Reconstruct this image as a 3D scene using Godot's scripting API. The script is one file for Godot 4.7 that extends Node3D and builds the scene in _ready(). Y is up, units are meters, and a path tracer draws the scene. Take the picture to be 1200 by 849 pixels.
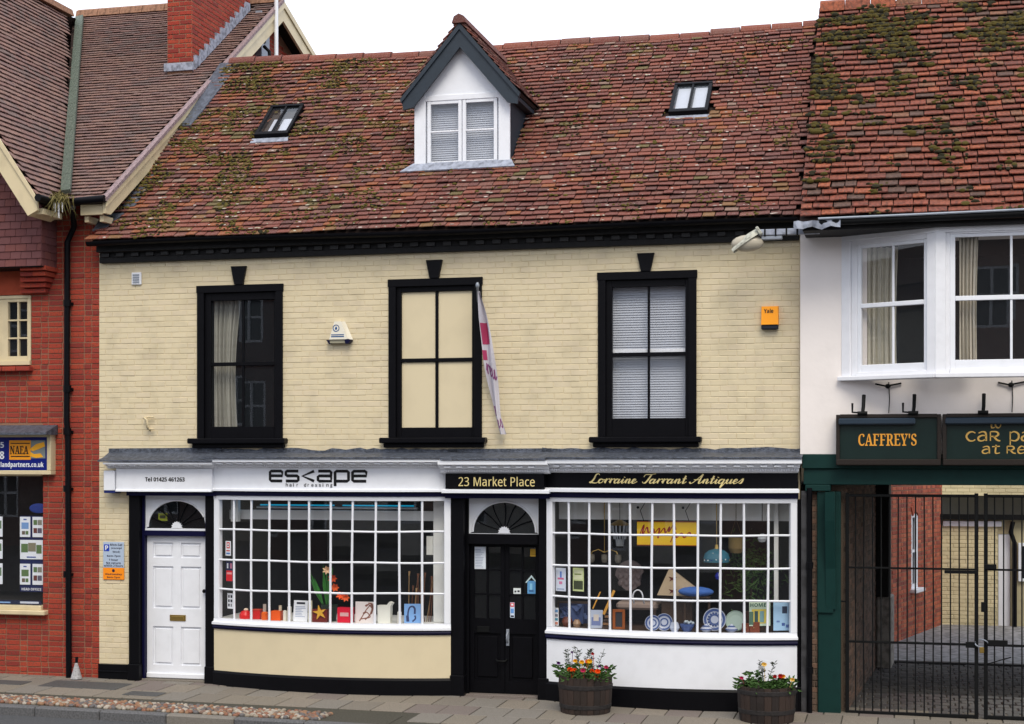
extends Node3D

# ---------------------------------------------------------------- geometry collector
class G:
	var v := PackedVector3Array()
	var n := PackedVector3Array()
	func tri(a: Vector3, b: Vector3, c: Vector3, hint: Vector3) -> void:
		var k := (b - a).cross(c - a)
		if k.length_squared() < 1e-18:
			return
		if k.dot(hint) > 0.0:
			v.append(a); v.append(c); v.append(b)
		else:
			k = -k
			v.append(a); v.append(b); v.append(c)
		var u := k.normalized()
		if u.dot(hint) < 0.0:
			u = -u
		n.append(u); n.append(u); n.append(u)
	func trin(a: Vector3, b: Vector3, c: Vector3, na: Vector3, nb: Vector3, nc: Vector3) -> void:
		var k := (b - a).cross(c - a)
		if k.length_squared() < 1e-20:
			return
		if k.dot(na + nb + nc) > 0.0:
			v.append(a); v.append(c); v.append(b)
			n.append(na); n.append(nc); n.append(nb)
		else:
			v.append(a); v.append(b); v.append(c)
			n.append(na); n.append(nb); n.append(nc)
	func quad(a: Vector3, b: Vector3, c: Vector3, d: Vector3, hint: Vector3) -> void:
		tri(a, b, c, hint)
		tri(a, c, d, hint)
	func box(lo: Vector3, hi: Vector3) -> void:
		hexa([Vector3(lo.x, lo.y, lo.z), Vector3(hi.x, lo.y, lo.z), Vector3(hi.x, hi.y, lo.z), Vector3(lo.x, hi.y, lo.z), Vector3(lo.x, lo.y, hi.z), Vector3(hi.x, lo.y, hi.z), Vector3(hi.x, hi.y, hi.z), Vector3(lo.x, hi.y, hi.z)])
	func hexa(p: Array) -> void:
		var c := Vector3.ZERO
		for q in p:
			c += q / 8.0
		for f in [[0, 1, 2, 3], [4, 5, 6, 7], [0, 1, 5, 4], [3, 2, 6, 7], [0, 3, 7, 4], [1, 2, 6, 5]]:
			quad(p[f[0]], p[f[1]], p[f[2]], p[f[3]], (p[f[0]] + p[f[1]] + p[f[2]] + p[f[3]]) / 4.0 - c)
	func cbox(c: Vector3, s: Vector3, b: float, r := Basis.IDENTITY) -> void:      # box with chamfered edges
		var h := s / 2.0
		b = minf(b, minf(h.x, minf(h.y, h.z)) * 0.9)
		var at := func(i: int, sx: int, sy: int, sz: int) -> Vector3:
			var e := h - Vector3(b, b, b)
			e[i] = h[i]
			return c + r * (e * Vector3(sx, sy, sz))
		for i in 3:
			var j := (i + 1) % 3
			var k := (i + 2) % 3
			for s1 in [-1, 1]:
				var q := []
				for m in [[-1, -1], [1, -1], [1, 1], [-1, 1]]:
					var g := [0, 0, 0]
					g[i] = s1; g[j] = m[0]; g[k] = m[1]
					q.append(at.call(i, g[0], g[1], g[2]))
				quad(q[0], q[1], q[2], q[3], (q[0] + q[2]) / 2.0 - c)
				for s2 in [-1, 1]:                                             # the edge between faces i and j
					var a := [0, 0, 0]
					a[i] = s1; a[j] = s2; a[k] = -1
					var z := [0, 0, 0]
					z[i] = s1; z[j] = s2; z[k] = 1
					var p1: Vector3 = at.call(i, a[0], a[1], a[2])
					var p2: Vector3 = at.call(j, a[0], a[1], a[2])
					var p3: Vector3 = at.call(j, z[0], z[1], z[2])
					var p4: Vector3 = at.call(i, z[0], z[1], z[2])
					quad(p1, p2, p3, p4, (p1 + p3) / 2.0 - c)
		for sx in [-1, 1]:
			for sy in [-1, 1]:
				for sz in [-1, 1]:
					var p1: Vector3 = at.call(0, sx, sy, sz)
					tri(p1, at.call(1, sx, sy, sz), at.call(2, sx, sy, sz), p1 - c)
	func tube(p: Array, r0: float, r1: float, seg := 8, caps := true) -> void:     # a round bar along points
		var rings := []
		for i in p.size():
			var d: Vector3 = (p[mini(i + 1, p.size() - 1)] - p[maxi(i - 1, 0)]).normalized()
			var a := d.cross(Vector3(0.31, 0.17, 0.93) if absf(d.y) > 0.5 else Vector3.UP).normalized()
			var b := d.cross(a)
			var rr := lerpf(r0, r1, float(i) / maxi(1, p.size() - 1))
			var ring := []
			for k in seg:
				var t := TAU * k / seg
				ring.append([p[i] + (a * cos(t) + b * sin(t)) * rr, a * cos(t) + b * sin(t)])
			rings.append(ring)
		for i in p.size() - 1:
			for k in seg:
				var q = rings[i][k]; var w = rings[i][(k + 1) % seg]; var e = rings[i + 1][(k + 1) % seg]; var f = rings[i + 1][k]
				trin(q[0], w[0], e[0], q[1], w[1], e[1])
				trin(q[0], e[0], f[0], q[1], e[1], f[1])
		if caps:
			for e in [0, p.size() - 1]:
				var d: Vector3 = (p[0] - p[1]) if e == 0 else (p[e] - p[e - 1])
				for k in range(1, seg - 1):
					tri(rings[e][0][0], rings[e][k][0], rings[e][k + 1][0], d)
	func lathe(prof: Array, c: Vector3, seg := 20, r := Basis.IDENTITY, a0 := 0.0, a1 := TAU) -> void:
		for i in prof.size() - 1:
			var p: Vector2 = prof[i]; var q: Vector2 = prof[i + 1]
			var nn := Vector2(q.y - p.y, p.x - q.x).normalized()
			for k in seg:
				var t0 := lerpf(a0, a1, float(k) / seg); var t1 := lerpf(a0, a1, float(k + 1) / seg)
				var d0 := Vector3(cos(t0), 0, sin(t0)); var d1 := Vector3(cos(t1), 0, sin(t1))
				var a := c + r * (d0 * p.x + Vector3(0, p.y, 0)); var b := c + r * (d1 * p.x + Vector3(0, p.y, 0))
				var e := c + r * (d1 * q.x + Vector3(0, q.y, 0)); var f := c + r * (d0 * q.x + Vector3(0, q.y, 0))
				var n0 := r * (d0 * nn.x + Vector3(0, nn.y, 0)); var n1 := r * (d1 * nn.x + Vector3(0, nn.y, 0))
				trin(a, b, e, n0, n1, n1)
				trin(a, e, f, n0, n1, n0)
	func ball(c: Vector3, rad: Vector3, seg := 10, rows := 6) -> void:
		for i in rows:
			for k in seg:
				var q := []
				for m in [[i, k], [i, k + 1], [i + 1, k + 1], [i + 1, k]]:
					var a: float = PI * m[0] / rows - PI / 2; var t: float = TAU * m[1] / seg
					q.append(Vector3(cos(a) * cos(t), sin(a), cos(a) * sin(t)))
				var p := q.map(func(x): return c + x * rad)
				var nn := q.map(func(x): return (x / rad).normalized())
				trin(p[0], p[1], p[2], nn[0], nn[1], nn[2])
				trin(p[0], p[2], p[3], nn[0], nn[2], nn[3])
	func prism(poly: PackedVector2Array, xf: Transform3D, z0: float, z1: float) -> void:   # polygon in x,y, thick from z0 to z1
		var t := Geometry2D.triangulate_polygon(poly)
		for i in range(0, t.size(), 3):
			for z in [z0, z1]:
				tri(xf * Vector3(poly[t[i]].x, poly[t[i]].y, z), xf * Vector3(poly[t[i + 1]].x, poly[t[i + 1]].y, z), xf * Vector3(poly[t[i + 2]].x, poly[t[i + 2]].y, z), xf.basis.z * (1.0 if z == z1 else -1.0) * signf(z1 - z0))
		var ccw := not Geometry2D.is_polygon_clockwise(poly)
		for i in poly.size():
			var p := poly[i]; var q := poly[(i + 1) % poly.size()]
			var o := Vector2(q.y - p.y, p.x - q.x) * (1.0 if ccw else -1.0)
			quad(xf * Vector3(p.x, p.y, z0), xf * Vector3(q.x, q.y, z0), xf * Vector3(q.x, q.y, z1), xf * Vector3(p.x, p.y, z1), xf.basis * Vector3(o.x, o.y, 0))
	func sweep(frames: Array, prof: PackedVector2Array) -> void:      # frames: [origin, outward]; profile: (outward, up)
		var ccw := not Geometry2D.is_polygon_clockwise(prof)
		for i in frames.size() - 1:
			for k in prof.size():
				var a := prof[k]; var b := prof[(k + 1) % prof.size()]
				var o := Vector2(b.y - a.y, a.x - b.x) * (1.0 if ccw else -1.0)
				var f = frames[i]; var g = frames[i + 1]
				quad(f[0] + f[1] * a.x + Vector3.UP * a.y, f[0] + f[1] * b.x + Vector3.UP * b.y, g[0] + g[1] * b.x + Vector3.UP * b.y, g[0] + g[1] * a.x + Vector3.UP * a.y, f[1] * o.x + Vector3.UP * o.y)
		var t := Geometry2D.triangulate_polygon(prof)
		for e in [0, frames.size() - 1]:
			var f = frames[e]
			var d: Vector3 = frames[0][0] - frames[1][0] if e == 0 else frames[e][0] - frames[e - 1][0]
			for i in range(0, t.size(), 3):
				var q := []
				for m in 3:
					q.append(f[0] + f[1] * prof[t[i + m]].x + Vector3.UP * prof[t[i + m]].y)
				tri(q[0], q[1], q[2], d)
	func mesh() -> ArrayMesh:
		var m := ArrayMesh.new()
		var a := []
		a.resize(Mesh.ARRAY_MAX)
		a[Mesh.ARRAY_VERTEX] = v
		a[Mesh.ARRAY_NORMAL] = n
		if v.size():
			m.add_surface_from_arrays(Mesh.PRIMITIVE_TRIANGLES, a)
		return m

# a shallow bow in plan: centre, radius, half angle
class Bow:
	var c: Vector3
	var r: float
	var h: float
	func _init(xa: float, xb: float, sag: float, z0: float) -> void:
		var k := (xb - xa) / 2
		r = (k * k + sag * sag) / (2 * sag)
		c = Vector3((xa + xb) / 2, 0, z0 + sag - r)
		h = asin(k / r)
	func out(a: float) -> Vector3:
		return Vector3(sin(a), 0, cos(a))
	func at(a: float, off: float, y: float) -> Vector3:
		return c + out(a) * (r + off) + Vector3(0, y, 0)
	func frames(a0: float, a1: float, seg: int) -> Array:
		var f := []
		for i in seg + 1:
			var a := lerpf(a0, a1, float(i) / seg)
			f.append([c + out(a) * r, out(a)])
		return f
	func on(off: float) -> Callable:                                  # (along, up, out) -> place, along measured on the arc from its middle
		return func(p: Vector3) -> Vector3: return at(p.x / (r + off), off + p.z, p.y)

const EYE := Vector3(10.97, 3.04, 20.0)
var rng := RandomNumberGenerator.new()
var M := {}
var TEX := {}
var cache := {}
var sans: Font
var sans_b: Font
var serif_b: Font

# ---------------------------------------------------------------- nodes
func thing(called: String, label: String, category: String, at := Vector3.ZERO, group := "") -> Node3D:
	var o := Node3D.new()
	o.name = called
	add_child(o, true)
	o.position = at
	meta(o, label, category, group)
	return o

func meta(o: Node, label := "", category := "", group := "", kind := "") -> Node:
	if label: o.set_meta("label", label)
	if category: o.set_meta("category", category)
	if group: o.set_meta("group", group)
	if kind: o.set_meta("kind", kind)
	return o

func wpos(o: Node) -> Vector3:
	var p := Vector3.ZERO
	while o is Node3D and o != self:
		p += o.position
		o = o.get_parent()
	return p

func part(parent: Node, called: String, g, mat: Material, label := "", kind := "") -> MeshInstance3D:   # geometry given in world metres
	var o := MeshInstance3D.new()
	o.name = called
	o.mesh = g.mesh() if g is G else g
	o.material_override = null
	if o.mesh.get_surface_count():
		o.set_surface_override_material(0, mat)
	parent.add_child(o, true)
	o.position = -wpos(parent)
	return meta(o, label, "", "", kind)

func piece(parent: Node, called: String, m: Mesh, mat: Material, xf: Transform3D) -> MeshInstance3D:
	var o := MeshInstance3D.new()
	o.name = called
	o.mesh = m
	o.set_surface_override_material(0, mat)
	parent.add_child(o, true)
	o.transform = Transform3D(xf.basis, xf.origin - wpos(parent))
	return o

func many(parent: Node, called: String, m: Mesh, mat: Material, xfs: Array, cols: Array) -> void:
	if xfs.is_empty():
		return
	var mm := MultiMesh.new()
	mm.transform_format = MultiMesh.TRANSFORM_3D
	mm.use_colors = cols.size() > 0
	mm.mesh = m
	mm.instance_count = xfs.size()
	var o := MultiMeshInstance3D.new()
	o.name = called
	o.multimesh = mm
	o.material_override = mat
	parent.add_child(o, true)
	o.position = -wpos(parent)
	for i in xfs.size():
		mm.set_instance_transform(i, xfs[i])
		if cols.size():
			mm.set_instance_color(i, cols[i])
	o.set_meta("kind", "stuff")

func gbox(x0: float, x1: float, y0: float, y1: float, z0: float, z1: float, b := 0.004) -> G:
	var g := G.new()
	g.cbox(Vector3(x0 + x1, y0 + y1, z0 + z1) / 2, Vector3(x1 - x0, y1 - y0, z1 - z0), b)
	return g

func addbox(g: G, x0: float, x1: float, y0: float, y1: float, z0: float, z1: float, b := 0.004) -> G:
	g.cbox(Vector3(x0 + x1, y0 + y1, z0 + z1) / 2, Vector3(x1 - x0, y1 - y0, z1 - z0), b)
	return g

func unit(kind: String, s: Vector3, b: float) -> ArrayMesh:            # shared chamfered boxes
	var key := "%s %.3f %.3f %.3f %.4f" % [kind, s.x, s.y, s.z, b]
	if not cache.has(key):
		var g := G.new()
		g.cbox(Vector3.ZERO, s, b)
		cache[key] = g.mesh()
	return cache[key]

func slab(g: G, x0: float, x1: float, y0: float, y1: float, z0: float, z1: float, holes: Array) -> void:    # a wall with rectangular openings
	var xs := [x0, x1]; var ys := [y0, y1]
	for h in holes:
		for x in [h[0], h[1]]:
			if x > x0 and x < x1 and not xs.has(x): xs.append(x)
		for y in [h[2], h[3]]:
			if y > y0 and y < y1 and not ys.has(y): ys.append(y)
	xs.sort(); ys.sort()
	for i in xs.size() - 1:
		for j in ys.size() - 1:
			var c := Vector2(xs[i] + xs[i + 1], ys[j] + ys[j + 1]) / 2
			var open := false
			for h in holes:
				if c.x > h[0] and c.x < h[1] and c.y > h[2] and c.y < h[3]: open = true
			if not open:
				g.box(Vector3(xs[i], ys[j], z0), Vector3(xs[i + 1], ys[j + 1], z1))

# ---------------------------------------------------------------- materials
func noise_tex(called: String, freq: float, oct: int, lo: float, hi: float, sd: int, size := 512, kind := FastNoiseLite.TYPE_SIMPLEX_SMOOTH) -> ImageTexture:
	if TEX.has(called): return TEX[called]
	var f := FastNoiseLite.new()
	f.noise_type = kind
	f.frequency = freq
	f.fractal_octaves = oct
	f.seed = sd
	var im := f.get_seamless_image(size, size)
	im.convert(Image.FORMAT_RGB8)
	var d := im.get_data()
	for i in range(0, d.size(), 3):
		var k := int(255.0 * clampf(lerpf(lo, hi, d[i] / 255.0), 0, 1))
		d[i] = k; d[i + 1] = k; d[i + 2] = k
	TEX[called] = ImageTexture.create_from_image(Image.create_from_data(size, size, false, Image.FORMAT_RGB8, d))
	return TEX[called]

func flat_tex(c: Color) -> ImageTexture:
	var key := "flat" + c.to_html()
	if not TEX.has(key):
		var im := Image.create_empty(4, 4, false, Image.FORMAT_RGB8)
		im.fill(c.linear_to_srgb())
		TEX[key] = ImageTexture.create_from_image(im)
	return TEX[key]

# lin: linear base colour. tex: grain texture name. o: rough, metal, spec, scale, vertex, bump (texture), depth (cm), over (colour), mask (texture)
func mat(called: String, lin: Color, rough: float, o := {}) -> StandardMaterial3D:
	if M.has(called): return M[called]
	var m := StandardMaterial3D.new()
	m.resource_name = called
	m.albedo_color = lin.linear_to_srgb()
	m.roughness = rough
	m.metallic = o.get("metal", 0.0)
	m.metallic_specular = o.get("spec", 0.4)
	m.uv1_triplanar = true
	m.uv1_world_triplanar = true
	m.uv1_scale = Vector3.ONE * float(o.get("scale", 1.0))
	if o.has("tex"): m.albedo_texture = TEX[o.tex]
	if o.get("vertex", false): m.vertex_color_use_as_albedo = true
	if o.has("bump"):
		m.heightmap_enabled = true
		m.heightmap_texture = TEX[o.bump]
		m.heightmap_scale = o.get("depth", 0.3)
	if o.has("over"):
		m.detail_enabled = true
		m.detail_albedo = flat_tex(o.over)
		m.detail_mask = TEX[o.mask]
	M[called] = m
	return m

func glass(called: String, tint: Color, a: float, rough := 0.0) -> StandardMaterial3D:
	if M.has(called): return M[called]
	var m := StandardMaterial3D.new()
	m.resource_name = called
	m.transparency = BaseMaterial3D.TRANSPARENCY_ALPHA
	m.albedo_color = Color(tint.r, tint.g, tint.b, a)
	m.roughness = rough
	m.metallic_specular = 0.5
	M[called] = m
	return m

func plain(c: Color, rough := 0.6) -> StandardMaterial3D:              # a colour given as seen in the photograph's print (sRGB)
	return mat("paint " + c.to_html() + str(rough), c.srgb_to_linear(), rough)

# ---------------------------------------------------------------- lettering
func text_on(g: G, txt: String, font: Font, x0: float, x1: float, y0: float, y1: float, place: Callable, depth := 0.004, slant := 0.0) -> void:
	var t := TextMesh.new()
	t.text = txt
	t.font = font
	t.font_size = 48
	t.pixel_size = 0.01
	t.depth = 0.02
	t.curve_step = 2.0
	var a := t.surface_get_arrays(0)
	var v: PackedVector3Array = a[Mesh.ARRAY_VERTEX]
	var idx: PackedInt32Array = a[Mesh.ARRAY_INDEX]
	var nn: PackedVector3Array = a[Mesh.ARRAY_NORMAL]
	var lo := v[0]; var hi := v[0]
	for p in v:
		lo = lo.min(p); hi = hi.max(p)
	for i in range(0, idx.size(), 3):
		var q := []; var h := Vector3.ZERO
		for k in 3:
			var p := v[idx[i + k]]
			var w := Vector3(remap(p.x, lo.x, hi.x, x0, x1), remap(p.y, lo.y, hi.y, y0, y1), remap(p.z, lo.z, hi.z, 0.0, depth))
			w.x += slant * (w.y - y0)
			q.append(place.call(w))
			h += place.call(w + nn[idx[i + k]] * 0.01) - place.call(w)
		g.tri(q[0], q[1], q[2], h)

func flat_at(z: float) -> Callable:
	return func(p: Vector3) -> Vector3: return Vector3(p.x, p.y, z + p.z)

func spline(p: Array, per := 6) -> Array:
	var out := []
	for i in p.size() - 1:
		var a: Vector2 = p[maxi(i - 1, 0)]; var b: Vector2 = p[i]; var c: Vector2 = p[i + 1]; var d: Vector2 = p[mini(i + 2, p.size() - 1)]
		for k in per:
			out.append(b.cubic_interpolate(c, a, d, float(k) / per))
	out.append(p[p.size() - 1])
	return out

func ribbon(g: G, p: Array, wide: float, thin: float, place: Callable, xf := Transform2D.IDENTITY) -> void:    # a brush stroke; thin on upstrokes
	var l := []; var r := []
	for i in p.size():
		var d: Vector2 = (p[mini(i + 1, p.size() - 1)] - p[maxi(i - 1, 0)])
		d = d.normalized() if d.length() > 1e-6 else Vector2.RIGHT
		var w := lerpf(thin, wide, clampf(-d.y * 1.2 + 0.2, 0.0, 1.0)) / 2
		var s := Vector2(-d.y, d.x)
		l.append(xf * (p[i] + s * w)); r.append(xf * (p[i] - s * w))
	for i in p.size() - 1:
		var q := []
		for e in [l[i], r[i], r[i + 1], l[i + 1]]:
			q.append(place.call(Vector3(e.x, e.y, 0.002)))
		var h: Vector3 = place.call(Vector3(l[i].x, l[i].y, 0.1)) - place.call(Vector3(l[i].x, l[i].y, 0.0))
		g.quad(q[0], q[1], q[2], q[3], h)

# ---------------------------------------------------------------- coursed pieces
# nearest 300 as parts of their own, the rest of the field joined
func lay(parent: Node, called: String, list: Array, pal: Array, joined_mat: Material, bev: float, most := 300) -> void:
	for e in list:
		e.d = e.xf.origin.distance_squared_to(EYE)
	list.sort_custom(func(a, b): return a.d < b.d)
	var xfs := []; var cols := []
	var by := {}
	for i in list.size():
		var e = list[i]
		if i < most:
			var s: Vector3 = e.size
			s.x = maxf(0.02, snappedf(s.x, 0.01))
			piece(parent, called, unit(called, s, bev), pal[e.tone][1], e.xf)
		else:
			xfs.append(Transform3D(e.xf.basis * Basis.from_scale(e.size), e.xf.origin))
			cols.append(pal[e.tone][0])
	if xfs.size():
		var avg: Vector3 = list[list.size() - 1].size
		var key := "joined" + called
		if not cache.has(key):
			var g := G.new()
			g.cbox(Vector3.ZERO, Vector3.ONE, 0.0)
			cache[key] = chamfer_unit(bev / 0.07)
		many(parent, called + "s", cache[key], joined_mat, xfs, cols)

func chamfer_unit(b: float) -> ArrayMesh:                              # a unit box whose front face is a little smaller than its back
	var g := G.new()
	var f := 0.5 - b * 0.35; var fy := 0.5 - b
	g.hexa([Vector3(-0.5, -0.5, -0.5), Vector3(0.5, -0.5, -0.5), Vector3(0.5, 0.5, -0.5), Vector3(-0.5, 0.5, -0.5), Vector3(-0.5, -0.5, 0.2), Vector3(0.5, -0.5, 0.2), Vector3(0.5, 0.5, 0.2), Vector3(-0.5, 0.5, 0.2)])
	g.hexa([Vector3(-0.5, -0.5, 0.2), Vector3(0.5, -0.5, 0.2), Vector3(0.5, 0.5, 0.2), Vector3(-0.5, 0.5, 0.2), Vector3(-f, -fy, 0.5), Vector3(f, -fy, 0.5), Vector3(f, fy, 0.5), Vector3(-f, fy, 0.5)])
	return g.mesh()

# bricks over a rectangle of a wall; base maps (along, up, out) to the world
func bricks(parent: Node, base: Transform3D, x0: float, x1: float, y0: float, y1: float, holes: Array, pal: Array, jm: Material, o := {}) -> void:
	var len_: float = o.get("len", 0.225); var hgt: float = o.get("hgt", 0.075); var j: float = o.get("joint", 0.01)
	var vj: float = o.get("vjoint", j); var proud: float = o.get("proud", 0.008); var wob: float = o.get("wobble", 0.002)
	var list := []
	var row := 0
	var y := y0
	while y < y1 - 0.02:
		var yt := minf(y + hgt, y1)
		var x := x0 - (len_ * 0.5 if row % 2 else 0.0) - rng.randf() * 0.02
		while x < x1:
			var L := len_ * (0.5 if o.get("flemish", false) and int(round((x - x0) / len_ * 2)) % 3 == 0 else 1.0)
			var spans := [[maxf(x, x0), minf(x + L - vj, x1)]]
			for h in holes:
				if yt - j > h[2] + 0.005 and y < h[3] - 0.005:
					var out := []
					for s in spans:
						if s[1] <= h[0] or s[0] >= h[1]:
							out.append(s)
						else:
							if s[0] < h[0]: out.append([s[0], h[0]])
							if s[1] > h[1]: out.append([h[1], s[1]])
					spans = out
			for s in spans:
				if s[1] - s[0] > 0.03:
					var dz := rng.randfn(0, wob)
					var c := Vector3((s[0] + s[1]) / 2, (y + yt - j) / 2 + rng.randfn(0, wob * 0.5), proud + dz - 0.02)
					c.y += float(o.get("wave", 0.0)) * (sin(c.x * 1.9 + row * 0.35) + 0.6 * sin(c.x * 5.3 - row * 1.1))
					var r := Basis(Vector3(0, 0, 1), rng.randfn(0, 0.004)) * Basis(Vector3(1, 0, 0), rng.randfn(0, 0.012))
					list.append({"xf": base * Transform3D(r, c), "size": Vector3(s[1] - s[0], yt - j - y, 0.04), "tone": rng.randi() % pal.size()})
			x += L
		y += hgt
		row += 1
	lay(parent, "brick", list, pal, jm, o.get("bevel", 0.006), o.get("most", 300))

# tiles over a roof slope; base maps (along the course, up the slope, out) to the world
func tiles(parent: Node, base: Transform3D, width: float, length: float, pal: Array, jm: Material, tone: Callable, keep: Callable, o := {}) -> void:
	var w: float = o.get("w", 0.165); var gauge: float = o.get("gauge", 0.1); var th: float = o.get("th", 0.014); var wob: float = o.get("wobble", 1.0)
	var gap: float = o.get("gap", 0.0)
	var bend: Callable = o.get("bend", func(_p): return 0.0)
	var list := []
	var rows := int(length / gauge) + 1
	for r in rows:
		var x := (w * 0.5 if r % 2 else 0.0) - w
		var drift := rng.randfn(0, 0.004) * wob
		var vary: float = o.get("vary", 0.0)
		while x < width:
			var wt := w * (1.0 + vary * rng.randf_range(-1.0, 1.0))
			var x0 := maxf(x, o.get("left", -9.0))
			var x1 := x + wt
			x = x1
			if x1 - x0 < 0.03: continue
			var cx := (x0 + x1) / 2
			var y := r * gauge
			if keep.call(Vector2(cx, y + gauge * 0.5)):
				var ln := gauge * 1.55
				var tilt := atan((th * 1.1 + gap) / gauge)
				var b := Basis(Vector3(1, 0, 0), -tilt - rng.randfn(0, 0.014) * wob) * Basis(Vector3(0, 0, 1), rng.randfn(0, 0.012) * wob) * Basis(Vector3(0, 1, 0), rng.randfn(0, 0.012) * wob)
				var p := Vector3(cx, y + ln / 2 + drift + rng.randfn(0, 0.004) * wob, th * 0.9 + gap * 0.9 + absf(rng.randfn(0, 0.003)) * wob)
				p.z += bend.call(Vector2(cx, y))
				list.append({"xf": base * Transform3D(b, p), "size": Vector3(x1 - x0 - o.get("side", 0.005) - absf(rng.randfn(0, 0.004)) * wob, ln, th), "tone": tone.call(Vector2(cx, y))})
	lay(parent, "tile", list, pal, jm, 0.003, o.get("most", 300))

func palette(called: String, lins: Array, rough: float, o := {}) -> Array:
	var out := []
	for i in lins.size():
		out.append([lins[i], mat("%s %d" % [called, i], lins[i], rough, o)])
	return out

func gy(x: float, z: float) -> float:                                  # the pavement falls to the right and to the kerb
	return -0.009 * x - 0.018 * z

var b1 := Bow.new(1.80, 5.15, 0.28, 0.05)
var b2 := Bow.new(6.46, 9.64, 0.28, 0.05)
var house: Node3D
var brick_house: Node3D
var pub: Node3D

func _ready() -> void:
	rng.seed = 20
	# ---- camera
	var cam := Camera3D.new()
	cam.name = "camera"
	cam.projection = Camera3D.PROJECTION_FRUSTUM
	cam.keep_aspect = Camera3D.KEEP_HEIGHT
	cam.near = 0.2
	cam.far = 900.0
	cam.size = 0.2 * 849.0 / 1850.0
	cam.frustum_offset = Vector2(0, 0.2 * 115.5 / 1850.0)
	add_child(cam)
	cam.position = EYE
	cam.rotation.y = atan(0.25)
	cam.current = true
	# ---- sky and light: a bright overcast
	var env := Environment.new()
	var sky := Sky.new()
	var sm := ProceduralSkyMaterial.new()
	sm.sky_top_color = Color(0.86, 0.89, 0.95)
	sm.sky_horizon_color = Color(0.93, 0.94, 0.97)
	sm.sky_curve = 0.2
	sm.ground_bottom_color = Color(0.3, 0.29, 0.28)
	sm.ground_horizon_color = Color(0.5, 0.5, 0.5)
	sm.sun_angle_max = 1.0
	sm.sky_energy_multiplier = 1.0
	sky.sky_material = sm
	env.background_mode = Environment.BG_SKY
	env.sky = sky
	env.tonemap_mode = Environment.TONE_MAPPER_LINEAR
	env.tonemap_exposure = 1.85
	env.sdfgi_enabled = true
	env.ssao_enabled = true
	env.ssil_enabled = true
	var we := WorldEnvironment.new()
	we.name = "environment"
	we.environment = env
	add_child(we)
	var sun := DirectionalLight3D.new()
	sun.name = "overcast_sun"
	sun.light_energy = 0.45
	sun.light_color = Color(1.0, 0.97, 0.92)
	sun.light_angular_distance = 30.0
	sun.shadow_enabled = true
	sun.rotation_degrees = Vector3(-52, 22, 0)
	add_child(sun)
	sans = sysfont("Droid Sans", 400)
	sans_b = sysfont("Droid Sans", 700)
	serif_b = sysfont("Droid Serif", 700)
	make_materials()
	ground()
	cream_house()
	left_house()
	right_pub()
	yard()
	opposite_side()
	signs()
	fittings()
	hair_shop_items()
	antique_shop_items()
	agent_items()
	planters()

func sysfont(n: String, w: int) -> SystemFont:
	var f := SystemFont.new()
	f.font_names = PackedStringArray([n])
	f.font_weight = w
	return f

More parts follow.
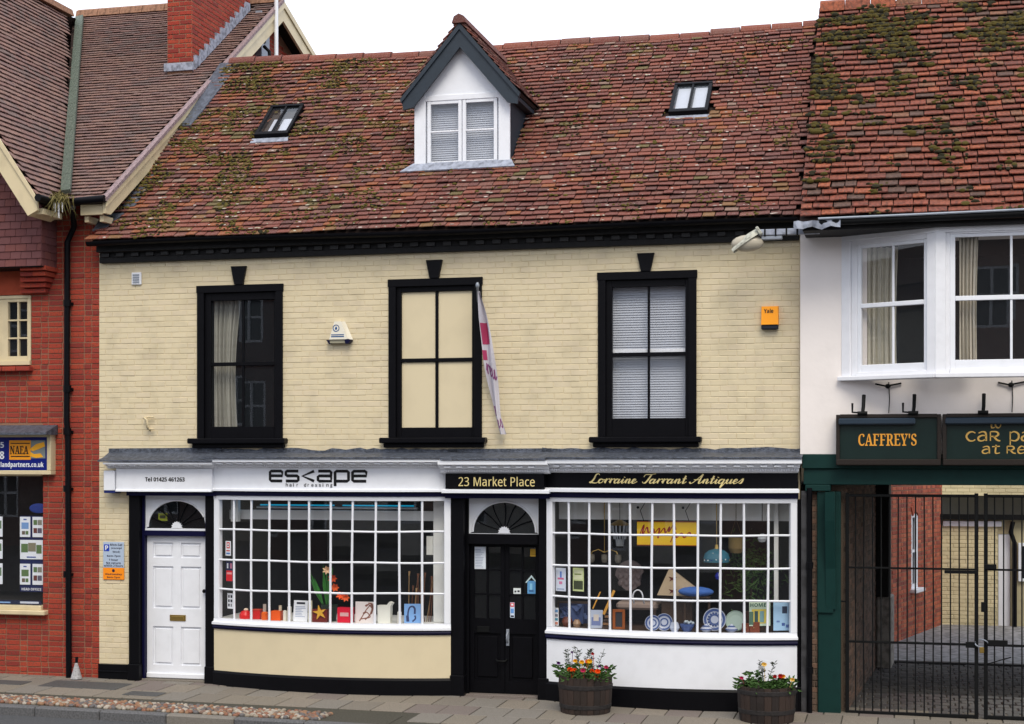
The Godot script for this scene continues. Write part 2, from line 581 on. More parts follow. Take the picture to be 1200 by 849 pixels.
func make_materials() -> void:
	noise_tex("fine", 0.06, 4, 0.72, 1.12, 3)
	noise_tex("blotch", 0.012, 5, 0.62, 1.25, 5)
	noise_tex("soft", 0.008, 4, 0.93, 1.07, 8)
	noise_tex("grit", 0.25, 2, 0.5, 1.3, 9)
	noise_tex("bumps", 0.05, 5, 0.0, 1.0, 11)
	noise_tex("specks", 0.07, 3, -8.0, 3.4, 12)
	noise_tex("patches", 0.02, 4, -2.6, 1.9, 13)
	noise_tex("stain", 0.012, 5, -1.1, 0.9, 17)
	noise_tex("faint", 0.01, 4, 0.975, 1.02, 21)
	mat("cream", Color(0.65, 0.56, 0.38), 0.75, {"tex": "soft", "scale": 0.5, "bump": "bumps", "depth": 0.25, "over": Color(0.61, 0.522, 0.368), "mask": "stain"})
	mat("cream joint", Color(0.645, 0.555, 0.377), 0.85, {"tex": "soft", "scale": 0.5})
	mat("cream smooth", Color(0.65, 0.56, 0.38), 0.7, {"tex": "faint", "scale": 0.4})
	mat("cream gloss", Color(0.62, 0.52, 0.33), 0.45, {"tex": "soft", "scale": 0.6})
	mat("white", Color(0.77, 0.79, 0.84), 0.4, {"tex": "faint", "scale": 0.7})
	mat("old white", Color(0.77, 0.78, 0.82), 0.5, {"tex": "faint", "scale": 1.2})
	mat("render", Color(0.82, 0.765, 0.735), 0.85, {"tex": "faint", "scale": 0.35, "bump": "bumps", "depth": 0.12})
	mat("black", Color(0.0035, 0.0035, 0.005), 0.42, {"spec": 0.22, "tex": "soft", "scale": 1.0})
	mat("navy", Color(0.004, 0.004, 0.03), 0.45, {"spec": 0.25})
	mat("black matt", Color(0.006, 0.006, 0.007), 0.7, {"tex": "blotch", "scale": 1.5})
	mat("slate blue", Color(0.022, 0.032, 0.045), 0.5, {"tex": "soft"})
	mat("lead", Color(0.115, 0.13, 0.165), 0.5, {"metal": 0.3, "tex": "blotch", "scale": 1.6, "bump": "bumps", "depth": 0.8, "over": Color(0.05, 0.055, 0.065), "mask": "patches"})
	mat("pale lead", Color(0.33, 0.36, 0.44), 0.5, {"tex": "blotch", "scale": 1.4})
	mat("iron", Color(0.006, 0.0065, 0.007), 0.55, {"spec": 0.25, "tex": "soft", "scale": 2.0})
	mat("green paint", Color(0.005, 0.03, 0.027), 0.5, {"spec": 0.3, "tex": "soft", "scale": 1.0})
	mat("sign green", Color(0.006, 0.018, 0.016), 0.35, {"tex": "soft"})
	mat("sign frame", Color(0.018, 0.012, 0.009), 0.5, {"tex": "fine", "scale": 2.0})
	mat("gold", Color(0.62, 0.36, 0.06), 0.4)
	mat("pale gold", Color(0.75, 0.62, 0.28), 0.4)
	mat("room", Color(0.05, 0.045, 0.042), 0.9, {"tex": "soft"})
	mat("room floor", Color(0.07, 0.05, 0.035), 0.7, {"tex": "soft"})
	mat("pale room", Color(0.78, 0.79, 0.77), 0.8)
	mat("mortar", Color(0.3, 0.16, 0.1), 0.95, {"tex": "fine", "scale": 2.0})
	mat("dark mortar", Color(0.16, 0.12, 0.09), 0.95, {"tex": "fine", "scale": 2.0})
	mat("rubbed brick", Color(0.4, 0.07, 0.03), 0.85, {"tex": "soft", "scale": 1.5})
	mat("batten", Color(0.03, 0.018, 0.015), 0.95)
	mat("asphalt", Color(0.085, 0.088, 0.095), 0.9, {"tex": "grit", "scale": 2.0, "bump": "bumps", "depth": 0.4, "over": Color(0.09, 0.09, 0.09), "mask": "stain"})
	mat("earth", Color(0.08, 0.075, 0.065), 0.95, {"tex": "blotch", "scale": 0.2})
	mat("slab bed", Color(0.07, 0.065, 0.05), 0.95, {"tex": "fine"})
	mat("moss", Color(0.085, 0.066, 0.012), 1.0, {"tex": "grit", "scale": 3.0})
	mat("yellow moss", Color(0.125, 0.1, 0.02), 1.0, {"tex": "grit", "scale": 3.0})
	mat("dark moss", Color(0.026, 0.023, 0.01), 1.0, {"tex": "grit", "scale": 3.0})
	mat("wood", Color(0.3, 0.15, 0.06), 0.5, {"tex": "fine", "scale": 3.0})
	mat("dark wood", Color(0.07, 0.04, 0.025), 0.7, {"tex": "fine", "scale": 3.0})
	mat("brass", Color(0.5, 0.34, 0.1), 0.3, {"metal": 0.9})
	mat("blind", Color(0.46, 0.49, 0.56), 0.6)
	mat("cloth", Color(0.55, 0.52, 0.45), 0.9, {"tex": "soft"})
	mat("leaf", Color(0.045, 0.1, 0.02), 0.6)
	mat("dark leaf", Color(0.02, 0.04, 0.015), 0.6)
	mat("grey metal", Color(0.28, 0.31, 0.36), 0.5, {"metal": 0.3, "tex": "soft"})
	glass("window glass", Color(0.42, 0.46, 0.5), 0.06)
	glass("shop glass", Color(0.4, 0.42, 0.45), 0.04)
	glass("frosted", Color(0.5, 0.48, 0.42), 0.35, 0.2)
	var soft := {"tex": "fine", "scale": 3.0, "bump": "bumps", "depth": 0.25}
	M.pal_cream = palette("cream brick", [Color(0.65, 0.56, 0.38), Color(0.645, 0.554, 0.372), Color(0.655, 0.566, 0.385), Color(0.652, 0.557, 0.388)], 0.7, {"tex": "soft", "scale": 0.5, "over": Color(0.61, 0.522, 0.368), "mask": "stain"})
	mat("cream bricks", Color.WHITE, 0.7, {"vertex": true, "tex": "soft", "scale": 0.5, "over": Color(0.61, 0.522, 0.368), "mask": "stain"})
	var bo := {"tex": "fine", "scale": 2.5, "bump": "bumps", "depth": 0.3, "over": Color(0.12, 0.045, 0.035), "mask": "patches"}
	M.pal_red = palette("red brick", [Color(0.39, 0.048, 0.027), Color(0.34, 0.042, 0.025), Color(0.43, 0.062, 0.03), Color(0.27, 0.036, 0.026), Color(0.41, 0.054, 0.028), Color(0.35, 0.048, 0.03)], 0.85, bo)
	mat("red bricks", Color.WHITE, 0.85, bo.merged({"vertex": true}))
	var co := {"tex": "fine", "scale": 2.5, "bump": "bumps", "depth": 0.3}
	M.pal_yard = palette("yard brick", [Color(0.46, 0.12, 0.07), Color(0.38, 0.09, 0.055), Color(0.52, 0.15, 0.08), Color(0.28, 0.08, 0.06)], 0.85, co)
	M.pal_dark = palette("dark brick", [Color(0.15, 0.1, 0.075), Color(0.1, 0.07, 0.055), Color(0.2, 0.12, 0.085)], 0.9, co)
	M.pal_black = palette("black brick", [Color(0.009, 0.009, 0.01), Color(0.014, 0.014, 0.015)], 0.5, {})
	mat("plain bricks", Color.WHITE, 0.87, co.merged({"vertex": true}))
	M.pal_yellow = palette("yellow painted brick", [Color(0.68, 0.6, 0.38), Color(0.64, 0.565, 0.355)], 0.8, {"tex": "soft"})
	var to := {"tex": "fine", "scale": 3.0, "bump": "bumps", "depth": 0.35, "over": Color(0.5, 0.44, 0.38), "mask": "specks"}
	# 0 to 4 reds and browns, 5 orange, 6 ochre, 7 pale lichen, 8 dark, 9 mossy
	M.pal_tile = palette("old tile", [Color(0.2, 0.058, 0.04), Color(0.175, 0.052, 0.04), Color(0.235, 0.068, 0.044), Color(0.145, 0.05, 0.043), Color(0.185, 0.072, 0.055), Color(0.27, 0.085, 0.033), Color(0.21, 0.105, 0.042), Color(0.24, 0.15, 0.115), Color(0.12, 0.046, 0.04), Color(0.13, 0.095, 0.032)], 0.9, to)
	mat("old tiles", Color.WHITE, 0.9, to.merged({"vertex": true}))
	var po := {"tex": "blotch", "scale": 2.5, "bump": "bumps", "depth": 0.4, "over": Color(0.07, 0.05, 0.04), "mask": "patches"}
	M.pal_pub = palette("hand made tile", [Color(0.23, 0.066, 0.04), Color(0.2, 0.06, 0.04), Color(0.25, 0.078, 0.046), Color(0.17, 0.056, 0.04), Color(0.31, 0.09, 0.045), Color(0.11, 0.062, 0.048), Color(0.22, 0.1, 0.06)], 0.9, po)
	mat("hand made tiles", Color.WHITE, 0.9, po.merged({"vertex": true}))
	var lo := {"tex": "fine", "scale": 3.0, "bump": "bumps", "depth": 0.3, "over": Color(0.055, 0.04, 0.035), "mask": "patches"}
	M.pal_left = palette("plain tile", [Color(0.265, 0.165, 0.14), Color(0.225, 0.14, 0.128), Color(0.29, 0.17, 0.14), Color(0.2, 0.138, 0.126), Color(0.245, 0.14, 0.122)], 0.9, lo)
	mat("plain tiles", Color.WHITE, 0.9, lo.merged({"vertex": true}))
	M.pal_hung = palette("hung tile", [Color(0.145, 0.05, 0.048), Color(0.13, 0.045, 0.045), Color(0.16, 0.054, 0.048), Color(0.145, 0.055, 0.055)], 0.8, {"tex": "soft"})
	M.pal_slab = palette("paving slab", [Color(0.235, 0.205, 0.165), Color(0.21, 0.185, 0.155), Color(0.255, 0.22, 0.18), Color(0.225, 0.205, 0.18), Color(0.2, 0.165, 0.15)], 0.9, {"tex": "fine", "scale": 2.0, "over": Color(0.16, 0.145, 0.12), "mask": "patches"})
	M.pal_cobble = palette("cobble", [Color(0.26, 0.12, 0.075), Color(0.33, 0.28, 0.22), Color(0.2, 0.13, 0.1), Color(0.42, 0.37, 0.31), Color(0.14, 0.13, 0.13), Color(0.3, 0.17, 0.1)], 0.75, {"tex": "fine", "scale": 3.0})

# ---------------------------------------------------------------- the setting
func ground() -> void:
	var g := G.new()
	g.quad(Vector3(-400, -0.55, 400), Vector3(400, -0.55, 400), Vector3(400, -0.55, -400), Vector3(-400, -0.55, -400), Vector3.UP)
	meta(part(self, "ground", g, M["earth"]), "bare ground under the buildings and street", "ground", "", "structure")
	g = G.new()
	var zr := 2.34
	g.hexa([Vector3(-60, gy(-60, zr) - 0.5, zr), Vector3(60, gy(60, zr) - 0.5, zr), Vector3(60, gy(60, zr) - 0.11, zr), Vector3(-60, gy(-60, zr) - 0.11, zr), Vector3(-60, gy(-60, zr) - 0.5, 23), Vector3(60, gy(60, zr) - 0.5, 23), Vector3(60, gy(60, zr) - 0.05, 23), Vector3(-60, gy(-60, zr) - 0.05, 23)])
	meta(part(self, "road", g, M["asphalt"]), "dark grey asphalt road in front of the shops", "road", "", "structure")
	g = G.new()
	g.box(Vector3(-60, -0.4, 23), Vector3(60, 0.06, 26.5))
	meta(part(self, "far_pavement", g, M["slab bed"]), "pavement on the camera side of the street", "pavement", "", "structure")
	# pavement with its slabs
	var pv := thing("pavement", "grey slab pavement along the shopfronts", "pavement", Vector3.ZERO)
	meta(pv, "", "", "", "structure")
	g = G.new()
	var z0 := -0.4; var z1 := 1.84
	g.hexa([Vector3(-40, -0.5, z0), Vector3(40, -0.7, z0), Vector3(40, gy(40, z0) - 0.01, z0), Vector3(-40, gy(-40, z0) - 0.01, z0), Vector3(-40, -0.5, z1 + 0.4), Vector3(40, -0.7, z1 + 0.4), Vector3(40, gy(40, z1 + 0.4) - 0.012, z1 + 0.4), Vector3(-40, gy(-40, z1 + 0.4) - 0.012, z1 + 0.4)])
	part(pv, "bedding", g, M["slab bed"])
	var tilt := Basis(Vector3(1, -0.009, 0).normalized(), Vector3(0.009, 1, 0.018).normalized(), Vector3(0, -0.018, 1).normalized())
	var list := []
	for r in 4:
		var x := -3.2 - r * 0.19
		while x < 15.0:
			var w := 0.425
			var zc := 0.03 + r * 0.6 - 0.15
			var c := Vector3(x + w / 2, gy(x + w / 2, zc) - 0.02 + rng.randfn(0, 0.0015), zc)
			if r < 3 or c.x > 5.2:
				list.append({"xf": Transform3D(tilt * Basis(Vector3(0, 0, 1), rng.randfn(0, 0.004)), c), "size": Vector3(w - 0.014, 0.04, 0.585), "tone": rng.randi() % 5})
			x += w
	for e in list:
		e.size.x = snappedf(e.size.x, 0.005)
		piece(pv, "paving_slab", unit("slab", e.size, 0.005), M.pal_slab[e.tone][1], e.xf)
	# weathered covers let into the pavement
	for c in [[0.15, 0.62, 1.15, 0.5], [-1.1, 0.7, 0.8, 0.3], [1.25, 1.05, 0.5, 0.28]]:
		var q := G.new()
		q.cbox(Vector3(c[0], gy(c[0], c[1]) - 0.002, c[1]), Vector3(c[2], 0.02, c[3]), 0.004, tilt)
		part(pv, "inspection_cover", q, mat("cover", Color(0.085, 0.085, 0.085), 0.7, {"tex": "fine"}))
	# cobbles between slabs and kerb
	var cb := thing("cobble_strip", "strip of brown and white cobbles beside the kerb", "cobbles")
	meta(cb, "", "", "", "structure")
	var cm := []
	for k in 3:
		var q := G.new()
		q.ball(Vector3.ZERO, Vector3(0.037 + 0.006 * k, 0.028, 0.03 - 0.003 * k), 8, 5)
		cm.append(q.mesh())
	var xfs := []; var cols := []; var n := 0
	for i in 124:
		for k in 8:
			var p := Vector3(4.1 - i * 0.066 + rng.randf_range(-0.02, 0.02), 0, 1.68 + (0.02 * (4.1 - i * 0.066)) + k * 0.06 + rng.randf_range(-0.016, 0.016))
			p.y = gy(p.x, p.z) + rng.randf_range(-0.004, 0.008)
			var xf := Transform3D(Basis(Vector3.UP, rng.randf() * TAU) * Basis(Vector3.RIGHT, rng.randfn(0, 0.2)), p)
			var t := rng.randi() % 6
			if k % 3 == 0 and n < 300:
				piece(cb, "cobble", cm[rng.randi() % 3], M.pal_cobble[t][1], xf)
				n += 1
			else:
				xfs.append(xf); cols.append(M.pal_cobble[t][0])
	many(cb, "cobbles", cm[0], mat("cobbles", Color.WHITE, 0.75, {"vertex": true, "tex": "fine", "scale": 3.0}), xfs, cols)
	g = G.new()
	g.hexa([Vector3(-6, -0.2, 1.62), Vector3(5, -0.2, 1.62), Vector3(5, gy(5, 1.62) - 0.006, 1.62), Vector3(-6, gy(-6, 1.62) - 0.006, 1.62), Vector3(-6, -0.2, 2.3), Vector3(5, -0.2, 2.3), Vector3(5, gy(5, 2.3) - 0.006, 2.3), Vector3(-6, gy(-6, 2.3) - 0.006, 2.3)])
	part(cb, "mortar_bed", g, M["slab bed"])
	var kb := thing("kerb", "worn grey stone kerb between cobbles and road", "kerb")
	meta(kb, "", "", "", "structure")
	var x := -5.0
	while x < 15.0:
		var zc := 2.265 + 0.012 * clampf(x, -5, 5)
		var c := Vector3(x + 0.45, gy(x + 0.45, zc) - 0.1, zc)
		piece(kb, "kerb_stone", unit("kerb", Vector3(0.892, 0.21, 0.14), 0.018), [M["pal_slab"][3][1], M["pal_slab"][1][1], mat("kerb grey", Color(0.13, 0.13, 0.135), 0.85, {"tex": "fine"})][rng.randi() % 3], Transform3D(Basis(Vector3.UP, -0.012) * tilt, c))
		x += 0.9

func opposite_side() -> void:
	var labels := ["grey rendered house across the street behind the camera", "pale rendered house across the street behind the camera", "tall brick house across the street behind the camera"]
	var walls := [Color(0.5, 0.47, 0.42), Color(0.7, 0.68, 0.62), Color(0.3, 0.16, 0.11)]
	labels += ["cream rendered house far along the opposite side, leftmost of the row", "dark brick house on the opposite side left of the grey rendered house"]
	walls += [Color(0.4, 0.37, 0.3), Color(0.14, 0.07, 0.055)]
	for k in 5:
		var h: float = [8.8, 7.0, 9.2, 8.8, 9.4][k]
		var w: float = [10.2, 10.0, 12.0, 12.0, 11.0][k]
		var x: float = [-8.2, 2.0, 12.0, -31.2, -19.2][k]
		var o := thing("opposite_house", labels[k], "house", Vector3(x + w / 2, 0, 27))
		var holes := []
		for f in (3 if h > 8.0 else 2):
			for i in 4:
				var cx := x + (i + 0.5) * w / 4
				holes.append([cx - 0.5, cx + 0.5, 1.0 + f * 2.9, 2.6 + f * 2.9])
		var g := G.new()
		slab(g, x + 0.02, x + w - 0.02, -0.3, h, 26.5, 26.8, holes)
		g.box(Vector3(x + 0.03, -0.3, 27.2), Vector3(x + w - 0.03, h, 33))
		part(o, "wall", g, mat("far wall %d" % k, walls[k], 0.9, {"tex": "soft"}))
		for q in holes:
			var f := G.new()
			for s in [q[0] + 0.04, (q[0] + q[1]) / 2, q[1] - 0.04]:
				addbox(f, s - 0.04, s + 0.04, q[2] + 0.081, q[3] - 0.081, 26.52, 26.6)
			for s in [q[2] + 0.04, (q[2] + q[3]) / 2, q[3] - 0.04]:
				addbox(f, q[0] + 0.002, q[1] - 0.002, s - 0.039, s + 0.039, 26.53, 26.59)
			part(o, "window_frame", f, M["white"])
			f = G.new()
			f.quad(Vector3(q[0], q[2], 26.62), Vector3(q[1], q[2], 26.62), Vector3(q[1], q[3], 26.62), Vector3(q[0], q[3], 26.62), Vector3(0, 0, -1))
			part(o, "pane", f, mat("far pane", Color(0.02, 0.022, 0.026), 0.08))
		g = G.new()
		g.prism(PackedVector2Array([Vector2(26.2, h), Vector2(29.8, h + 2.6), Vector2(33.3, h)]), Transform3D(Basis(Vector3(0, 0, 1), Vector3(0, 1, 0), Vector3(-1, 0, 0)), Vector3(x + w / 2, 0, 0)), -w / 2 + 0.01, w / 2 - 0.01)
		part(o, "roof", g, mat("far roof", Color(0.1, 0.06, 0.05), 0.9, {"tex": "blotch"}))

# ---------------------------------------------------------------- the cream house with the two shops
func ridge_dev(x: float) -> float:
	var xs := [-0.5, 0.5, 2.2, 3.75, 5.4, 7.5, 10.0]
	var ys := [0.09, 0.07, -0.01, -0.05, 0.0, -0.01, 0.03]
	for i in 6:
		if x <= xs[i + 1]:
			return lerpf(ys[i], ys[i + 1], smoothstep(xs[i], xs[i + 1], x))
	return 0.02

func roof_bend(p: Vector2) -> float:
	return ridge_dev(p.x) * 0.75 * p.y / 5.03 + 0.012 * sin(p.x * 1.7 + p.y * 0.9) + 0.008 * sin(p.x * 0.6 - p.y * 2.3)

func cream_house() -> void:
	house = thing("cream_house", "cream painted brick house with two bow fronted shops and red tiled roof", "house")
	var W := [[1.514, 2.77], [4.28, 5.566], [7.115, 8.386]]
	var holes := [[-1.0, 0.0, -1.0, 0.0]]
	for i in 3:
		holes.append([W[i][0] + 0.06, W[i][1] - 0.06, 3.3, 5.38])
	holes.append([0.505, 9.66, -1.0, 2.97])
	var g := G.new()
	slab(g, 0.02, 9.68, -0.3, 6.0, -0.25, -0.004, holes)
	var wall := part(house, "wall", g, M["cream joint"])
	g = G.new()
	g.box(Vector3(0.02, -0.3, -7.0), Vector3(9.68, 6.0, -6.8))
	part(house, "back_wall", g, M["cream joint"])
	var bh := []
	for w in W:
		bh.append([w[0] + 0.01, w[1] - 0.01, 3.22, 5.44])
	bh.append([0.1, 9.62, -1.0, 3.03])
	bricks(wall, Transform3D.IDENTITY, 0.022, 9.678, 2.94, 5.78, bh, M.pal_cream, M["cream bricks"], {"proud": 0.001, "joint": 0.005, "vjoint": 0.002, "wave": 0.003, "wobble": 0.001, "bevel": 0.005, "most": 240})
	bricks(wall, Transform3D.IDENTITY, 0.022, 0.5, 0.2, 2.94, [], M.pal_cream, M["cream bricks"], {"proud": 0.001, "joint": 0.005, "vjoint": 0.002, "wave": 0.003, "wobble": 0.001, "bevel": 0.005, "most": 60})
	part(house, "plinth", addbox(gbox(0.02, 0.5, -0.3, 0.2, -0.01, 0.035), 0.02, 0.5, 0.09, 0.11, 0.02, 0.045), M["black"])
	# corbelled black eaves with a course of headers
	g = gbox(0.06, 9.67, 5.79, 5.865, -0.2, 0.07)
	addbox(g, 0.06, 9.67, 5.93, 6.03, -0.2, 0.16)
	g.box(Vector3(0.062, 5.86, -0.2), Vector3(9.668, 5.935, 0.06))
	var band := part(house, "eaves_band", g, M["black matt"])
	var x := 0.1
	while x < 9.6:
		piece(band, "brick", unit("dentil", Vector3(0.115, 0.062, 0.08), 0.006), M.pal_black[rng.randi() % 2][1], Transform3D(Basis.IDENTITY, Vector3(x + 0.06, 5.897 + rng.randfn(0, 0.002), 0.055 + rng.randfn(0, 0.004))))
		x += 0.225
	# gutter
	g = G.new()
	var fr := []
	for i in 25:
		var t := i / 24.0
		fr.append([Vector3(0.0 + t * 9.67, 6.055 - 0.025 * t + 0.012 * sin(t * 9), 0.23), Vector3(0, 0, 1)])
	var prof := PackedVector2Array()
	for k in 9:
		prof.append(Vector2(0.055 - 0.06 * cos(PI * k / 8), -0.06 * sin(PI * k / 8)))
	for k in 9:
		prof.append(Vector2(0.055 + 0.052 * cos(PI * k / 8), -0.05 * sin(PI * k / 8)))
	g.sweep(fr, prof)
	part(house, "gutter", g, M["black"])
	main_roof()
	dormer()
	for s in [[1.67, 2.2, 2.56, 3.43, 0], [7.79, 8.33, 2.6, 3.42, 1]]:
		skylight(s)
	# first floor windows
	for i in 3:
		upper_window(W[i], i)
	shopfront()

func roof_base() -> Transform3D:
	var up := Vector3(0, 0.88, -1).normalized()
	return Transform3D(Basis(Vector3(1, 0, 0), up, Vector3(1, 0, 0).cross(up)), Vector3(0.0, 6.05, 0.3))

func main_roof() -> void:
	var base := roof_base()
	var g := G.new()
	# boarding under the tiles, and the hidden back slope
	var n := 16
	for i in n:
		for j in 8:
			var q := []
			for m in [[i, j], [i + 1, j], [i + 1, j + 1], [i, j + 1]]:
				var yy: float = 5.05 * m[1] / 8.0
				var p := Vector2(lerpf(lerpf(0.04, 0.4, smoothstep(2.2, 4.0, yy)), 9.7, float(m[0]) / n), yy)
				q.append(base * Vector3(p.x, p.y, roof_bend(p) - 0.03))
			g.quad(q[0], q[1], q[2], q[3], base.basis.z)
			if j == 7:
				g.quad(q[3], q[2], Vector3(q[2].x, 6.0, -7.0), Vector3(q[3].x, 6.0, -7.0), Vector3(0, 1, -1))
	g.quad(Vector3(9.7, 6.0, 0.1), Vector3(9.7, 6.0, -7), base * Vector3(9.7, 5.05, 0), base * Vector3(9.7, 2.5, -0.03), Vector3(1, 0, 0))
	var roof := part(house, "roof", g, M["batten"])
	var zone := FastNoiseLite.new()
	zone.seed = 4; zone.frequency = 0.55; zone.fractal_octaves = 3
	var tone := func(p: Vector2) -> int:
		var f := zone.get_noise_2d(p.x * 1.0, p.y * 2.2)
		var left := clampf(1.0 - p.x / 5.5, 0.0, 1.0)
		var k := rng.randf()
		if k < 0.012: return 7
		if k < 0.1: return 8
		var orange := 0.04 + 0.28 * left + (0.22 if f > 0.2 else 0.0) + (0.06 if p.y > 4.2 else 0.0)
		if rng.randf() < orange: return 5 if rng.randf() < 0.55 else 6
		if f < -0.22 and rng.randf() < 0.06 + 0.3 * left: return 9
		if zone.get_noise_2d(p.x * 0.8 + 40.0, p.y * 1.6) > 0.05: return [1, 3, 4, 1, 3, 0][rng.randi() % 6]
		return [0, 1, 2, 4, 0, 2][rng.randi() % 6]
	var keep := func(p: Vector2) -> bool:
		if p.x < lerpf(0.06, 0.44, smoothstep(2.2, 4.0, p.y)) or p.x > 9.72 or p.y > 5.0: return false
		if p.x > 1.66 and p.x < 2.21 and p.y > 2.5 and p.y < 3.42: return false
		if p.x > 7.78 and p.x < 8.34 and p.y > 2.54 and p.y < 3.42: return false
		var up := p.y - 1.56
		if up > 0.0 and absf(p.x - 5.06) < 0.62 and up < 1.6: return false
		if up >= 1.6 and absf(p.x - 5.06) < 0.62 - (up - 1.6) * 0.42: return false
		return true
	tiles(roof, base, 9.75, 5.02, M.pal_tile, M["old tiles"], tone, keep, {"gauge": 0.108, "w": 0.168, "th": 0.014, "gap": 0.014, "vary": 0.22, "bend": roof_bend, "wobble": 1.4})
	# ridge
	var x := 0.46
	while x < 9.6:
		var l := 0.44
		var p := Vector2(x + l / 2, 5.03)
		var q := G.new()
		var rp := PackedVector2Array()
		for k in 9:
			var a := PI * k / 8 - 0.12
			rp.append(Vector2(cos(a) * 0.125, sin(a) * 0.12))
		rp.append(Vector2(-0.1, -0.06)); rp.append(Vector2(0.1, -0.06))
		var c := base * Vector3(p.x, p.y, roof_bend(p))
		c.y -= 0.035 + rng.randfn(0, 0.005); c.z -= 0.03
		q.prism(rp, Transform3D(Basis(Vector3(0, 0, -1), Vector3(0, 1, 0), Vector3(1, 0, 0)), c), -l / 2 + 0.004, l / 2 - 0.004)
		part(roof, "ridge_tile", q, M.pal_tile[[0, 2, 4, 1][rng.randi() % 4]][1])
		x += l + 0.012
	lichen_on(roof, base, 9.5, 4.9, 0.108, 850, keep)
	moss_on(roof, base, 9.6, 4.95, roof_bend, 0.108, 5600, 0.0105, 0.05, func(p): return (0.25 + 0.75 * clampf(1.2 - p.x / 4.0, 0.0, 1.0)) if keep.call(p) else 0.0)
	# lead where the roof meets the taller neighbour
	g = G.new()
	var lead_on := func(pts: Array, th: float) -> void:
		var poly := PackedVector2Array(pts)
		g.prism(poly, Transform3D(base.basis, base * Vector3(0, 0, 0.045)), 0.0, th)
	lead_on.call([Vector2(0.3, 3.0), Vector2(0.5, 3.0), Vector2(0.53, 3.3), Vector2(0.66, 4.98), Vector2(0.3, 4.98)], 0.04)
	lead_on.call([Vector2(0.02, 0.2), Vector2(0.2, 0.3), Vector2(0.34, 0.62), Vector2(0.02, 0.62)], 0.02)
	for i in 8:
		lead_on.call([Vector2(0.24, 0.75 + i * 0.33), Vector2(0.42, 0.8 + i * 0.33), Vector2(0.44, 1.04 + i * 0.33), Vector2(0.24, 1.04 + i * 0.33)], 0.018 + 0.002 * (i % 2))
	part(roof, "flashing", g, M["lead"])

func moss_on(parent: Node, base: Transform3D, w: float, l: float, bend: Callable, gauge: float, count: int, size: float, lift: float, share: Callable) -> void:
	var f := FastNoiseLite.new()
	f.seed = 31; f.frequency = 1.1; f.fractal_octaves = 3
	var q := G.new()
	q.ball(Vector3.ZERO, Vector3.ONE, 7, 4)
	var a := []; var b := []
	var tries := 0
	while a.size() + b.size() < count and tries < count * 60:
		tries += 1
		var p := Vector2(rng.randf() * w, rng.randf() * l)
		var k: float = share.call(p)
		if rng.randf() > k or f.get_noise_2d(p.x, p.y * 1.6) < 0.3 - k * 0.26: continue
		var row := floorf(p.y / gauge) * gauge + rng.randfn(0.015, 0.022)
		p.y = row
		var s := size * rng.randf_range(0.5, 1.6)
		var xf := Transform3D(base.basis * Basis.from_scale(Vector3(s * rng.randf_range(0.9, 2.6), s * rng.randf_range(0.8, 1.6), s * rng.randf_range(0.7, 1.5))), base * Vector3(p.x, p.y, lift + bend.call(p)))
		if rng.randf() < (0.7 if size < 0.015 else 0.5): a.append(xf)
		else: b.append(xf)
	many(parent, "moss", q.mesh(), M["yellow moss"] if size < 0.015 else M["moss"], a, [])
	many(parent, "dark_moss", q.mesh(), M["dark moss"], b, [])

func lichen_on(parent: Node, base: Transform3D, w: float, l: float, gauge: float, count: int, keep: Callable) -> void:
	var q := G.new()
	q.ball(Vector3.ZERO, Vector3.ONE, 6, 3)
	var xfs := []; var cols := []
	while xfs.size() < count:
		var p := Vector2(rng.randf() * w, rng.randf() * l)
		p.y = floorf(p.y / gauge) * gauge + 0.008 + rng.randf() * 0.016
		if not keep.call(p): continue
		var s := rng.randf_range(0.5, 1.5)
		xfs.append(Transform3D(base.basis * Basis.from_scale(Vector3(0.015 * s * rng.randf_range(0.8, 2.2), 0.012 * s, 0.004)), base * Vector3(p.x, p.y, 0.054 + roof_bend(p))))
		cols.append([Color(0.42, 0.35, 0.31), Color(0.28, 0.23, 0.2), Color(0.36, 0.32, 0.24)][rng.randi() % 3])
	many(parent, "lichen", q.mesh(), mat("lichen", Color.WHITE, 1.0, {"vertex": true}), xfs, cols)

